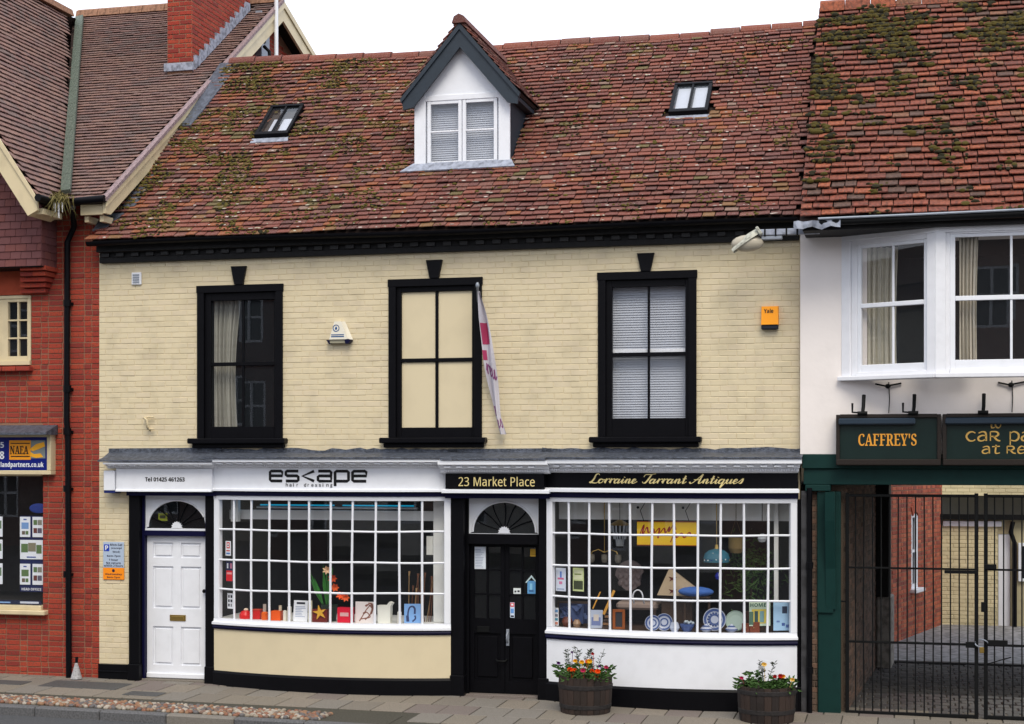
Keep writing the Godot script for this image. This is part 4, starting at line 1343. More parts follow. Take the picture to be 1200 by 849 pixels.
func black_door() -> void:
	var z := -0.14
	var x0 := 5.345; var x1 := 6.325
	var g := gbox(5.331, 5.365, -0.3, 2.545, -0.25, -0.06)
	addbox(g, 6.31, 6.344, -0.3, 2.545, -0.25, -0.06)
	addbox(g, 5.366, 6.309, 1.94, 2.075, -0.25, -0.03)
	part(house, "door_frame", g, M["black"])
	for s in [[5.367, 5.835], [5.842, 6.308]]:
		g = G.new()
		var c0: float = s[0] + 0.055; var c1: float = s[1] - 0.055; var cm := (c0 + c1) / 2
		var hs := []
		for c in [[c0, cm - 0.012], [cm + 0.012, c1]]:
			for r in [[0.955, 1.265], [1.285, 1.585], [1.605, 1.9]]:
				hs.append([c[0], c[1], r[0], r[1]])
		slab(g, s[0], s[1], -0.03, 1.935, z - 0.04, z, hs + [[c0, c1, 0.14, 0.76]])
		g.box(Vector3(c0, 0.14, z - 0.038), Vector3(c1, 0.76, z - 0.025))
		g.cbox(Vector3(cm, 0.45, z - 0.018), Vector3(c1 - c0 - 0.08, 0.54, 0.02), 0.008)
		var d := part(house, "black_door", g, M["black"])
		for h in hs:
			part(d, "pane", pane_g(h[0], h[1], h[2], h[3], z - 0.02, 0.006), M["shop glass"])
		if s[0] < 5.5:
			part(d, "letter_slot", gbox(5.46, 5.63, 0.77, 0.85, z, z + 0.014), M["iron"])
		else:
			g = gbox(5.86, 5.9, 0.6, 0.82, z, z + 0.02)
			g.tube([Vector3(5.88, 0.65, z + 0.02), Vector3(5.88, 0.68, z + 0.06), Vector3(5.88, 0.75, z + 0.06), Vector3(5.88, 0.78, z + 0.02)], 0.012, 0.012)
			part(d, "handle", g, M["grey metal"])
			g = G.new()
			g.tube([Vector3(5.72, 0.42, z + 0.01), Vector3(5.75, 0.4, z + 0.05), Vector3(5.85, 0.4, z + 0.05), Vector3(5.87, 0.42, z + 0.01)], 0.012, 0.012)
			part(d, "pull_handle", g, M["iron"])
	part(house, "doorstep", gbox(5.32, 6.36, -0.35, -0.035, -0.4, 0.0, 0.008), M["pal_slab"][4][1])
	fanlight(5.366, 6.309, 2.08, 2.545, 5.845, 0.43, 0.4, -0.08)

# ---------------------------------------------------------------- red brick house on the left
func left_house() -> void:
	brick_house = thing("brick_house", "red brick house with tile hung gable and cream bargeboards at far left", "house", Vector3(-2, 0, 0))
	var z := -0.012
	var holes := [[-3.4, -0.86, 0.93, 2.86], [-2.6, -1.045, 4.385, 5.385]]
	var g := G.new()
	slab(g, -6.0, 0.018, -0.4, 6.75, -0.3, z - 0.004, holes)
	g.prism(PackedVector2Array([Vector2(0.2, 6.0), Vector2(0.3, 6.55), Vector2(6.0, 10.95), Vector2(8.0, 10.25), Vector2(8.0, -0.4), Vector2(0.3, -0.4)]), Transform3D(Basis(Vector3(0, 0, -1), Vector3(0, 1, 0), Vector3(1, 0, 0)), Vector3.ZERO), -0.2, -0.012)
	var wall := part(brick_house, "wall", g, M["mortar"])
	bricks(wall, Transform3D(Basis.IDENTITY, Vector3(0, 0, z)), -5.6, 0.016, -0.1, 6.7, [[-3.4, -0.86, 0.93, 3.56], [-2.6, -1.045, 4.385, 5.72]], M.pal_red, M["red bricks"], {"proud": 0.004, "joint": 0.011, "flemish": true, "most": 280, "bevel": 0.004})
	# the gable end that rises above the cream house
	var gh := []
	for i in 17:
		var sz := 3.6 + i * 0.2
		gh.append([sz, sz + 0.2, (6.62 + 0.71 * (0.35 + sz) if sz < 5.9 else 11.1 - 0.36 * (sz - 5.9)) - 0.26, 20.0])
	bricks(wall, Transform3D(Basis(Vector3(0, 0, -1), Vector3(0, 1, 0), Vector3(1, 0, 0)), Vector3(0.0, 0, 0)), 3.6, 7.0, 8.9, 10.95, gh, M.pal_red, M["red bricks"], {"proud": -0.006, "joint": 0.011, "flemish": true, "most": 20})
	# rubbed brick lintel and brick sill at the first floor window
	part(wall, "lintel", gbox(-2.6, -1.03, 5.388, 5.74, -0.2, 0.0, 0.006), M["rubbed brick"])
	for i in 8:
		piece(wall, "sill_brick", unit("sillb", Vector3(0.21, 0.065, 0.2), 0.008), M.pal_red[rng.randi() % 6][1], Transform3D(Basis.IDENTITY, Vector3(-1.12 - i * 0.22, 4.335, 0.0)))
	# stepped brick corbel under the jetty
	for k in 5:
		for j in 2:
			piece(wall, "corbel_brick", unit("corb", Vector3(0.2 , 0.062, 0.12 + 0.06 * k), 0.006), M.pal_red[rng.randi() % 6][1], Transform3D(Basis.IDENTITY, Vector3(-0.96 + 0.035 * k - 0.01 * j + (0.205 * j - 0.1), 5.43 + k * 0.072, 0.03 + 0.03 * k)))
	# first floor casement
	g = gbox(-2.6, -1.05, 4.39, 4.45, -0.12, 0.03)
	addbox(g, -2.6, -1.05, 5.335, 5.38, -0.12, 0.0)
	for x in [[-1.1, -1.05], [-1.62, -1.56], [-2.6, -2.53]]:
		addbox(g, x[0], x[1], 4.451, 5.334, -0.12, 0.0)
	var w := part(brick_house, "window", g, M["cream gloss"])
	g = G.new()
	for x in [[-1.56, -1.42], [-1.115, -1.1]]:
		addbox(g, x[0], x[1], 4.451, 5.334, -0.08, -0.015)
	addbox(g, -1.42, -1.115, 4.451, 4.52, -0.08, -0.016)
	addbox(g, -1.42, -1.115, 5.29, 5.334, -0.08, -0.016)
	addbox(g, -1.275, -1.25, 4.52, 5.29, -0.07, -0.02)
	for y in [4.775, 5.03]:
		addbox(g, -1.42, -1.276, y - 0.012, y + 0.012, -0.068, -0.022)
		addbox(g, -1.249, -1.115, y - 0.012, y + 0.012, -0.068, -0.022)
	part(w, "casement", g, M["cream gloss"])
	for x in [[-1.42, -1.276], [-1.249, -1.115]]:
		for y in [[4.52, 4.763], [4.787, 5.018], [5.042, 5.29]]:
			part(w, "pane", pane_g(x[0], x[1], y[0], y[1], -0.05), M["window glass"])
	part(w, "pane", pane_g(-2.5, -1.62, 4.45, 5.335, -0.05), M["window glass"])
	g = G.new()
	g.box(Vector3(-3.6, 4.1, -1.6), Vector3(-0.8, 5.6, -1.5))
	g.box(Vector3(-3.6, 4.1, -1.5), Vector3(-0.8, 4.2, -0.31))
	g.box(Vector3(-0.9, 4.2, -1.5), Vector3(-0.8, 5.6, -0.31))
	g.box(Vector3(-3.7, 4.1, -1.5), Vector3(-3.6, 5.6, -0.31))
	g.box(Vector3(-3.6, 5.5, -1.5), Vector3(-0.9, 5.6, -0.31))
	part(brick_house, "room", g, M["room"])
	# shop window of the estate agent
	g = gbox(-3.4, -0.78, 0.86, 0.928, -0.2, 0.1, 0.012)
	addbox(g, -3.4, -0.861, 0.929, 0.985, -0.2, 0.04)
	addbox(g, -3.4, -0.861, 2.82, 2.86, -0.2, 0.04)
	addbox(g, -3.4, -3.33, 0.985, 2.82, -0.2, 0.04)
	var sw := part(brick_house, "shop_window", g, M["cream gloss"])
	part(sw, "pane", pane_g(-3.4, -0.861, 0.985, 2.82, -0.06), M["shop glass"])
	g = G.new()
	g.box(Vector3(-3.5, 0.5, -2.6), Vector3(-0.5, 3.0, -2.5))
	g.box(Vector3(-0.6, 0.5, -2.5), Vector3(-0.5, 3.0, -0.31))
	g.box(Vector3(-3.6, 0.5, -2.5), Vector3(-3.5, 3.0, -0.31))
	g.box(Vector3(-3.5, 0.85, -2.5), Vector3(-0.6, 0.95, -0.31))
	g.box(Vector3(-3.5, 2.9, -2.5), Vector3(-0.6, 3.0, -0.31))
	part(brick_house, "shop_interior", g, M["room"])
	g = G.new()
	g.prism(PackedVector2Array([Vector2(0, 3.4), Vector2(0.32, 3.4), Vector2(0.32, 3.43), Vector2(0.02, 3.54), Vector2(0, 3.54)]), Transform3D(Basis(Vector3(0, 0, 1), Vector3(0, 1, 0), Vector3(-1, 0, 0)), Vector3.ZERO), 0.62, 3.6)
	part(brick_house, "lead_canopy", g, M["lead"])
	# tile hung jetty
	g = G.new()
	g.box(Vector3(-6.0, 5.76, -0.01), Vector3(-0.672, 6.6, 0.36))
	g.prism(PackedVector2Array([Vector2(-6.0, 6.6), Vector2(-0.66, 6.6), Vector2(-3.5, 10.7)]), Transform3D.IDENTITY, -0.01, 0.36)
	var jet := part(brick_house, "gable", g, M["batten"])
	hung(jet, Transform3D(Basis.IDENTITY, Vector3(-6.0, 5.74, 0.36)), 5.345, 1.9, 200, func(p): return p.x > 1.0 and p.y < 5.4 + 1.42 * (5.345 - p.x) - 4.6)
	hung(jet, Transform3D(Basis(Vector3(0, 0, -1), Vector3(0, 1, 0), Vector3(1, 0, 0)), Vector3(-0.672, 5.74, 0.385)), 0.4, 0.95, 60, func(_p): return true)
	part(jet, "lead_drip", gbox(-6.0, -0.655, 5.725, 5.745, 0.0, 0.38), M["iron"])
	# roofs
	var upm := Vector3(0, 0.71, -1).normalized()
	var bm := Transform3D(Basis(Vector3(1, 0, 0), upm, Vector3(1, 0, 0).cross(upm)), Vector3(-4.0, 6.62, 0.35))
	var lm := 7.78
	g = G.new()
	g.hexa([bm * Vector3(3.6, 0, -0.08), bm * Vector3(4.27, 0, -0.08), bm * Vector3(4.27, lm, -0.08), bm * Vector3(0.2, lm, -0.08), bm * Vector3(3.6, 0, -0.01), bm * Vector3(4.27, 0, -0.01), bm * Vector3(4.27, lm, -0.01), bm * Vector3(0.2, lm, -0.01)])
	g.quad(bm * Vector3(-4, lm, 0), bm * Vector3(4.27, lm, 0), Vector3(0.27, 9.85, -9.5), Vector3(-8, 9.85, -9.5), Vector3(0, 1, -1))
	var rf := part(brick_house, "roof", g, M["batten"])
	var z2 := FastNoiseLite.new()
	z2.seed = 9; z2.frequency = 0.7
	var tn := func(p: Vector2) -> int:
		return [1, 3, 3, 4][rng.randi() % 4] if z2.get_noise_2d(p.x, p.y) > 0.15 else [0, 1, 2, 4, 0][rng.randi() % 5]
	var vx := func(s: float) -> float: return lerpf(3.7, 0.5, s / 7.53)
	tiles(rf, bm, 4.3, lm, M.pal_left, M["plain tiles"], tn, func(p): return p.x > vx.call(p.y) - 0.04 and p.x < 4.26 and not (p.x > 3.42 and p.x < 3.86 and p.y > 4.5), {"gauge": 0.108, "w": 0.165, "th": 0.013, "gap": 0.012, "wobble": 0.8, "most": 180})
	var upg := Vector3(-1, 1.42, 0).normalized()
	var og := Vector3(-0.42, 6.58, 0.88)
	var bg := Transform3D(Basis(Vector3(0, 0, -1), upg, Vector3(0, 0, -1).cross(upg)), og)
	var lg := 5.38
	g = G.new()
	g.hexa([bg * Vector3(0.02, 0, -0.08), bg * Vector3(0.72, 0, -0.08), bg * Vector3(6.1, lg, -0.08), bg * Vector3(0.02, lg, -0.08), bg * Vector3(0.02, 0, -0.01), bg * Vector3(0.72, 0, -0.01), bg * Vector3(6.1, lg, -0.01), bg * Vector3(0.02, lg, -0.01)])
	g.quad(bg * Vector3(0, lg, 0), bg * Vector3(9, lg, 0), Vector3(-7, 6, -8), Vector3(-7, 6, 0.9), Vector3(-1, 1, 0))
	var rg := part(brick_house, "gable_roof", g, M["batten"])
	tiles(rg, bg, 6.3, lg, M.pal_left, M["plain tiles"], tn, func(p): return p.x > 0.0 and p.x < lerpf(0.72, 6.1, p.y / lg) + 0.05 and p.y < lg, {"gauge": 0.108, "w": 0.165, "th": 0.013, "gap": 0.012, "wobble": 0.8, "most": 115})
	# lead valley between them
	g = G.new()
	var va := Vector3(-0.31, 6.7, 0.28); var vb := Vector3(-3.5, 10.98, -5.77)
	for i in 14:
		var p := va.lerp(vb, i / 14.0); var q := va.lerp(vb, (i + 1.02) / 14.0)
		var wv := 0.11
		g.hexa([p + Vector3(-wv, 0.04, -0.03), p + Vector3(wv * 0.9, 0.03, 0.08), q + Vector3(wv * 0.9, 0.03, 0.08), q + Vector3(-wv, 0.04, -0.03), p + Vector3(-wv, 0.09, 0.0), p + Vector3(wv * 0.9, 0.08, 0.11), q + Vector3(wv * 0.9, 0.08, 0.11), q + Vector3(-wv, 0.09, 0.0)])
	part(brick_house, "valley", g, mat("valley lead", Color(0.1, 0.13, 0.1), 0.7, {"tex": "blotch", "scale": 3.0, "over": Color(0.25, 0.26, 0.22), "mask": "patches"}))
	# ridges
	var rp := PackedVector2Array([Vector2(-0.13, -0.09), Vector2(-0.09, 0.03), Vector2(0, 0.075), Vector2(0.09, 0.03), Vector2(0.13, -0.09)])
	var clay := mat("ridge clay", Color(0.3, 0.16, 0.1), 0.85, {"tex": "blotch", "scale": 2.0})
	for i in 9:
		g = G.new()
		g.prism(rp, Transform3D(Basis(Vector3(0, 0, -1), Vector3(0, 1, 0), Vector3(1, 0, 0)), bm * Vector3(0.35 + i * 0.44, lm, 0.06)), 0.0, 0.43)
		part(rf, "ridge_tile", g, clay)
	for i in 14:
		g = G.new()
		g.prism(rp, Transform3D(Basis.IDENTITY, bg * Vector3(0.0 + i * 0.44, lg, 0.05)), -0.43, 0.0)
		part(rg, "ridge_tile", g, clay)
	# bargeboards
	g = G.new()
	var xm := Transform3D(Basis(Vector3(0, 0, -1), Vector3(0, 1, 0), Vector3(1, 0, 0)), Vector3(0.27, 0, 0))
	var e0 := bm * Vector3(0, 0, -0.02); var e1 := bm * Vector3(0, lm, -0.02)
	g.prism(PackedVector2Array([Vector2(-e0.z - 0.02, e0.y - 0.02), Vector2(-e1.z, e1.y), Vector2(-e1.z, e1.y - 0.32), Vector2(-e0.z + 0.12, e0.y - 0.17), Vector2(-e0.z - 0.02, e0.y - 0.17)]), xm, 0.0, 0.045)
	g.prism(PackedVector2Array([Vector2(-e0.z - 0.03, e0.y), Vector2(-e1.z, e1.y + 0.02), Vector2(-e1.z, e1.y - 0.09), Vector2(-e0.z - 0.03, e0.y - 0.08)]), xm, 0.046, 0.07)
	part(brick_house, "bargeboard", g, M["cream gloss"])
	g = G.new()
	var f0 := bm * Vector3(0, -0.02, 0.05); var f1 := bm * Vector3(0, lm, 0.05)
	g.prism(PackedVector2Array([Vector2(-f0.z, f0.y), Vector2(-f1.z, f1.y), Vector2(-f1.z, f1.y - 0.055), Vector2(-f0.z, f0.y - 0.055)]), xm, 0.0, 0.085)
	part(brick_house, "verge_mortar", g, mat("verge", Color(0.3, 0.22, 0.23), 0.9, {"tex": "blotch", "scale": 3.0}))
	g = G.new()
	g.prism(PackedVector2Array([Vector2(-e1.z, e1.y), Vector2(-e1.z + 2.6, e1.y - 0.95), Vector2(-e1.z + 2.6, e1.y - 1.26), Vector2(-e1.z, e1.y - 0.32)]), xm, 0.0, 0.045)
	g.prism(PackedVector2Array([Vector2(-e1.z, e1.y + 0.02), Vector2(-e1.z + 2.6, e1.y - 0.93), Vector2(-e1.z + 2.6, e1.y - 1.04), Vector2(-e1.z, e1.y - 0.09)]), xm, 0.046, 0.07)
	part(brick_house, "bargeboard", g, M["cream gloss"])
	g = G.new()
	var bo := Vector2(-0.42, 6.55); var bt := Vector2(-3.5, 6.55 + 3.08 * 1.46)
	g.prism(PackedVector2Array([bo, bt, bt + Vector2(0, -0.42), bo + Vector2(-0.14, -0.2), bo + Vector2(0.0, -0.13)]), Transform3D.IDENTITY, 0.84, 0.885)
	g.prism(PackedVector2Array([bo + Vector2(0.02, 0.02), bt + Vector2(0, 0.04), bt + Vector2(0, -0.13), bo + Vector2(0.02, -0.06)]), Transform3D.IDENTITY, 0.886, 0.91)
	g.prism(PackedVector2Array([bo + Vector2(0, -0.13), bo + Vector2(-0.14, -0.2), bo + Vector2(-0.3, -0.02)]), Transform3D.IDENTITY, 0.3, 0.835)
	part(brick_house, "bargeboard", g, M["cream gloss"])
	g = gbox(-0.08, 0.26, 6.42, 6.56, 0.3, 0.34)
	for x in [-0.05, 0.18]:
		addbox(g, x, x + 0.06, 6.33, 6.42, 0.0, 0.28)
	addbox(g, -0.62, -0.38, 6.38, 6.46, 0.3, 0.8)
	part(brick_house, "eaves_board", g, M["cream gloss"])
	# gutters and downpipe
	g = G.new()
	g.tube([Vector3(-0.1, 6.6, 0.42), Vector3(0.33, 6.62, 0.42)], 0.055, 0.055, 8)
	g.tube([Vector3(-0.37, 6.58, 0.95), Vector3(-0.33, 6.56, 0.3)], 0.055, 0.055, 8)
	part(brick_house, "gutter", g, M["black"])
	g = G.new()
	g.tube([Vector3(-0.16, 6.52, 0.4), Vector3(-0.3, 6.3, 0.12), Vector3(-0.44, 6.1, 0.06), Vector3(-0.45, 3.6, 0.06), Vector3(-0.43, 3.3, 0.06), Vector3(-0.41, 0.0, 0.07)], 0.042, 0.042, 10)
	for y in [5.2, 4.0, 3.4, 2.6, 1.4]:
		g.tube([Vector3(-0.44, y, 0.06), Vector3(-0.44, y + 0.09, 0.06)], 0.056, 0.056, 10)
		addbox(g, -0.5, -0.38, y + 0.02, y + 0.06, -0.01, 0.03)
	part(brick_house, "downpipe", g, M["black"])
	# chimney stack with lead at its foot
	g = G.new()
	g.box(Vector3(-0.585, 8.6, -5.6), Vector3(-0.155, 13.0, -3.32))
	var ch := part(brick_house, "chimney", g, M["mortar"])
	bricks(ch, Transform3D(Basis.IDENTITY, Vector3(0, 0, -3.32)), -0.58, -0.16, 9.3, 10.75, [], M.pal_red, M["red bricks"], {"joint": 0.011, "most": 40})
	bricks(ch, Transform3D(Basis(Vector3(0, 0, -1), Vector3(0, 1, 0), Vector3(1, 0, 0)), Vector3(-0.155, 0, 0)), 3.32, 5.6, 9.3, 11.4, [], M.pal_red, M["red bricks"], {"joint": 0.011, "most": 0})
	g = gbox(-0.63, -0.13, 9.3, 9.43, -3.34, -3.28, 0.004)
	for i in 11:
		var zz := -3.36 - i * 0.2
		g.hexa([Vector3(-0.16, 9.36 + i * 0.142, zz), Vector3(-0.12, 9.32 + i * 0.142, zz), Vector3(-0.12, 9.56 + i * 0.142, zz), Vector3(-0.16, 9.56 + i * 0.142, zz), Vector3(-0.16, 9.36 + i * 0.142, zz - 0.2), Vector3(-0.12, 9.46 + i * 0.142, zz - 0.2), Vector3(-0.12, 9.58 + i * 0.142, zz - 0.2), Vector3(-0.16, 9.58 + i * 0.142, zz - 0.2)])
	part(ch, "step_flashing", g, M["pale lead"])
	# the white vent pipe and grey soil stack on the gable end
	g = G.new()
	g.tube([Vector3(0.36, 8.4, -5.57), Vector3(0.36, 11.6, -5.57)], 0.035, 0.035, 8)
	part(brick_house, "vent_pipe", g, M["white"])
	g = gbox(0.0, 0.12, 9.0, 10.85, -5.85, -5.5)
	part(brick_house, "slate_hung_strip", g, M["grey metal"])
	g = G.new()
	g.tube([Vector3(0.2, 10.2, -5.4), Vector3(0.3, 10.1, -5.4), Vector3(0.32, 9.8, -5.45)], 0.03, 0.03, 6)
	g.tube([Vector3(0.02, 10.3, -5.1), Vector3(0.25, 10.25, -5.35)], 0.03, 0.03, 6)
	part(brick_house, "pipe_bracket", g, M["iron"])

func hung(parent: Node, base: Transform3D, width: float, length: float, most: int, keep: Callable) -> void:
	var list := []
	var r := 0
	while r * 0.105 < length:
		var x := -0.0825 if r % 2 else 0.0
		while x < width:
			var x0 := maxf(x, 0.0); var x1 := minf(x + 0.165, width)
			if x1 - x0 > 0.03 and keep.call(Vector2(x0, r * 0.105)):
				list.append({"xf": base * Transform3D(Basis(Vector3(1, 0, 0), -0.13 + rng.randfn(0, 0.006)) * Basis(Vector3(0, 0, 1), rng.randfn(0, 0.004)), Vector3((x0 + x1) / 2, r * 0.105 + 0.075, 0.018)), "size": Vector3(x1 - x0 - 0.003, 0.155, 0.013), "tone": rng.randi() % 4})
			x += 0.165
		r += 1
	lay(parent, "hung_tile", list, M.pal_hung, M["plain tiles"], 0.002, most)

# ---------------------------------------------------------------- the white pub with the archway
func right_pub() -> void:
	pub = thing("pub", "white rendered pub with bay window and green timber archway at far right", "pub", Vector3(11.5, 0, 0))
	var g := G.new()
	slab(g, 9.69, 15.0, 3.12, 5.95, -0.2, 0.12, [[10.5, 14.6, 4.1, 5.75]])
	part(pub, "wall", g, M["render"])
	g = G.new()
	g.box(Vector3(9.69, 3.12, -5.2), Vector3(9.74, 6.2, -0.21))
	g.box(Vector3(9.74, 2.86, -5.3), Vector3(15.0, 7.95, -5.2))
	g.box(Vector3(15.0, -0.4, -5.3), Vector3(15.2, 6.2, 0.1))
	part(pub, "rear_wall", g, M["render"])
	g = G.new()
	g.box(Vector3(9.75, 3.3, -2.6), Vector3(14.9, 3.4, -0.21))
	g.box(Vector3(9.75, 3.4, -2.7), Vector3(14.9, 5.9, -2.6))
	g.box(Vector3(9.75, 5.85, -2.6), Vector3(14.9, 5.9, -0.21))
	part(pub, "room", g, M["room"])
	# timber beam, post and bracket of the archway
	g = gbox(9.715, 15.0, 2.94, 3.117, -0.1, 0.15, 0.008)
	addbox(g, 9.73, 15.0, 2.74, 2.939, -0.1, 0.115, 0.008)
	addbox(g, 9.75, 10.06, 2.66, 2.739, -0.1, 0.13, 0.008)
	part(pub, "green_beam", g, M["green paint"])
	g = gbox(9.9, 10.18, -0.3, 2.655, -0.1, 0.06, 0.01)
	addbox(g, 9.895, 10.09, 1.15, 2.655, 0.061, 0.09, 0.006)
	part(pub, "green_post", g, M["green paint"])
	g = G.new()
	g.prism(PackedVector2Array([Vector2(0.061, 1.2), Vector2(0.061, 2.65), Vector2(0.3, 2.65), Vector2(0.26, 2.3), Vector2(0.12, 1.7), Vector2(0.09, 1.2)]), Transform3D(Basis(Vector3(0, 0, 1), Vector3(0, 1, 0), Vector3(-1, 0, 0)), Vector3(10.06, 0, 0)), -0.06, 0.06)
	part(pub, "bracket", g, M["green paint"])
	g = gbox(9.7, 9.77, -0.3, 2.66, -0.1, 0.1, 0.004)
	part(pub, "pilaster", g, mat("grey pilaster", Color(0.05, 0.05, 0.055), 0.8, {"tex": "blotch"}))
	g = G.new()
	g.tube([Vector3(9.805, -0.1, 0.12), Vector3(9.805, 2.7, 0.12)], 0.034, 0.034, 10)
	for y in [0.4, 1.7]:
		g.tube([Vector3(9.805, y, 0.12), Vector3(9.805, y + 0.08, 0.12)], 0.045, 0.045, 10)
	part(pub, "downpipe", g, M["black"])
	g = gbox(9.77, 9.9, -0.3, 2.66, -0.12, 0.02, 0.004)
	var pr := part(pub, "pier", g, M["dark mortar"])
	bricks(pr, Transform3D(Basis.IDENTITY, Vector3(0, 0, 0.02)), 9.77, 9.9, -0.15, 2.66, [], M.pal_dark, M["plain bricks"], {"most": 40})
	# passage: skewed brick wall, boarded soffit
	var pa := Vector3(10.24, 0, -0.1); var pb := Vector3(10.56, 0, -5.3)
	var along := (pb - pa).normalized()
	var pbase := Transform3D(Basis(along, Vector3.UP, along.cross(Vector3.UP)), pa)
	var plen := (pb - pa).length()
	g = G.new()
	for e in [[0.0, plen]]:
		g.hexa([pbase * Vector3(e[0], -0.4, -0.25), pbase * Vector3(e[1], -0.4, -0.25), pbase * Vector3(e[1], 2.85, -0.25), pbase * Vector3(e[0], 2.85, -0.25), pbase * Vector3(e[0], -0.4, 0), pbase * Vector3(e[1], -0.4, 0), pbase * Vector3(e[1], 2.85, 0), pbase * Vector3(e[0], 2.85, 0)])
	var pw := part(pub, "passage_wall", g, M["dark mortar"])
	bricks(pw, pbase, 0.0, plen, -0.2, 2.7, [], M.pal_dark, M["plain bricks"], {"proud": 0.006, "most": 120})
	g = G.new()
	g.cbox(pbase * Vector3(plen - 0.5, 1.85, 0.1), Vector3(0.5, 1.75, 0.2), 0.01, pbase.basis)
	part(pub, "passage_post", g, M["black matt"])
	g = G.new()
	g.cbox(pbase * Vector3(plen - 0.4, 0.4, 0.12), Vector3(0.7, 1.14, 0.22), 0.02, pbase.basis)
	part(pub, "low_pier", g, mat("pier render", Color(0.3, 0.28, 0.25), 0.9, {"tex": "blotch"}))
	g = G.new()
	for i in 40:
		addbox(g, 9.95 + i * 0.126, 9.95 + i * 0.126 + 0.121, 2.8, 2.83, -5.2, -0.105, 0.004)
	g.box(Vector3(9.75, 2.831, -5.2), Vector3(15.0, 2.86, -0.105))
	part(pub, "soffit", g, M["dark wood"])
	# bay window on the first floor, its left light canted
	var A := Vector3(10.19, 0, 0.13); var B := Vector3(11.3, 0, 0.66); var C := Vector3(13.6, 0, 0.66)
	bay_light(A, B, 0.27, 0.98)
	bay_front(B, C)
	curtain("cream curtain at the left of the pub's canted bay light", 10.5, 10.87, 4.18, 5.66, 0.05, Color(0.6, 0.57, 0.47), 0.03)
	curtain("cream curtain with patterned edge at the left of the pub's front bay window", 11.58, 11.8, 4.2, 5.7, 0.48, Color(0.6, 0.56, 0.47), 0.05)
	# roof
	var up := Vector3(0, 0.863, -1).normalized()
	var base := Transform3D(Basis(Vector3(1, 0, 0), up, Vector3(1, 0, 0).cross(up)), Vector3(9.73, 5.92, 0.8))
	g = G.new()
	g.hexa([base * Vector3(0, 0, -0.1), base * Vector3(6, 0, -0.1), base * Vector3(6, 5.68, -0.1), base * Vector3(0, 5.68, -0.1), base * Vector3(0, 0, -0.005), base * Vector3(6, 0, -0.005), base * Vector3(6, 5.68, -0.005), base * Vector3(0, 5.68, -0.005)])
	g.quad(base * Vector3(0, 5.68, -0.01), base * Vector3(6, 5.68, -0.01), Vector3(15.7, 8.0, -5.35), Vector3(9.73, 8.0, -5.35), Vector3(0, 1, -1))
	g.box(Vector3(9.73, 5.86, -0.2), Vector3(15.2, 5.9, 0.78))
	var rf := part(pub, "roof", g, M["batten"])
	var bend := func(p: Vector2) -> float: return 0.012 * sin(p.x * 2.1 + p.y) + 0.01 * sin(p.y * 1.7 - p.x)
	var tn := func(_p: Vector2) -> int:
		var k := rng.randf()
		return 4 if k < 0.1 else (5 if k < 0.17 else (6 if k < 0.23 else [0, 1, 2, 3, 0, 1][rng.randi() % 6]))
	tiles(rf, base, 4.2, 5.6, M.pal_pub, M["hand made tiles"], tn, func(p): return p.x > 0.0 and p.y < 5.62, {"gauge": 0.153, "w": 0.2, "th": 0.018, "gap": 0.02, "side": 0.005, "vary": 0.3, "left": 0.0, "bend": bend, "wobble": 1.5, "most": 300})
	for i in 9:
		g = G.new()
		g.prism(PackedVector2Array([Vector2(-0.17, -0.1), Vector2(-0.12, 0.04), Vector2(0, 0.1), Vector2(0.12, 0.04), Vector2(0.17, -0.1)]), Transform3D(Basis(Vector3(0, 0, -1), Vector3(0, 1, 0), Vector3(1, 0, 0)), base * Vector3(0.02 + i * 0.36, 5.68, 0.04)), 0.0, 0.35)
		part(rf, "ridge_tile", g, [M.pal_pub[4][1], M.pal_pub[6][1], M.pal_pub[2][1]][rng.randi() % 3])
	moss_on(rf, base, 3.2, 5.55, bend, 0.153, 3400, 0.018, 0.066, func(p): return clampf(0.12 + 0.9 * pow(p.y / 5.6, 2.0) + (0.35 if p.x < 0.35 else 0.0), 0, 1))
	# gutter with a crumpled lead flashing at its left end
	g = G.new()
	g.tube([Vector3(9.95, 5.885, 0.83), Vector3(11.2, 5.89, 0.86), Vector3(14.5, 5.925, 0.86)], 0.045, 0.045, 8)
	part(pub, "gutter", g, M["iron"])
	g = G.new()
	g.tube([Vector3(9.95, 5.92, 0.88), Vector3(11.2, 5.925, 0.905), Vector3(14.5, 5.96, 0.905)], 0.016, 0.016, 6)
	part(pub, "gutter_lip", g, M["grey metal"])
	part(pub, "eaves_board", gbox(9.76, 15.0, 5.8, 5.858, 0.125, 0.76), M["black matt"])
	g = G.new()
	for i in 10:
		var xx := 9.66 + i * 0.055
		var q0 := Vector3(xx, 5.9 + 0.008 * sin(i * 1.9), 0.86 + 0.012 * sin(i * 2.7)); var q1 := Vector3(xx + 0.055, 5.9 + 0.008 * sin((i + 1) * 1.9), 0.86 + 0.012 * sin((i + 1) * 2.7))
		var dr := Vector3(0, -0.085 - 0.014 * sin(i * 1.3), 0.02 * sin(i * 0.9)); var dr2 := Vector3(0, -0.085 - 0.014 * sin((i + 1) * 1.3), 0.02 * sin((i + 1) * 0.9))
		g.hexa([q0 + Vector3(0, 0, -0.3), q1 + Vector3(0, 0, -0.3), q1, q0, q0 + Vector3(0, -0.015, -0.3), q1 + Vector3(0, -0.015, -0.3), q1 + Vector3(0, -0.015, 0), q0 + Vector3(0, -0.015, 0)])
		g.hexa([q0, q1, q1 + dr2, q0 + dr, q0 + Vector3(0, 0, 0.012), q1 + Vector3(0, 0, 0.012), q1 + dr2 + Vector3(0, 0, 0.012), q0 + dr + Vector3(0, 0, 0.012)])
	part(pub, "flashing", g, M["pale lead"])

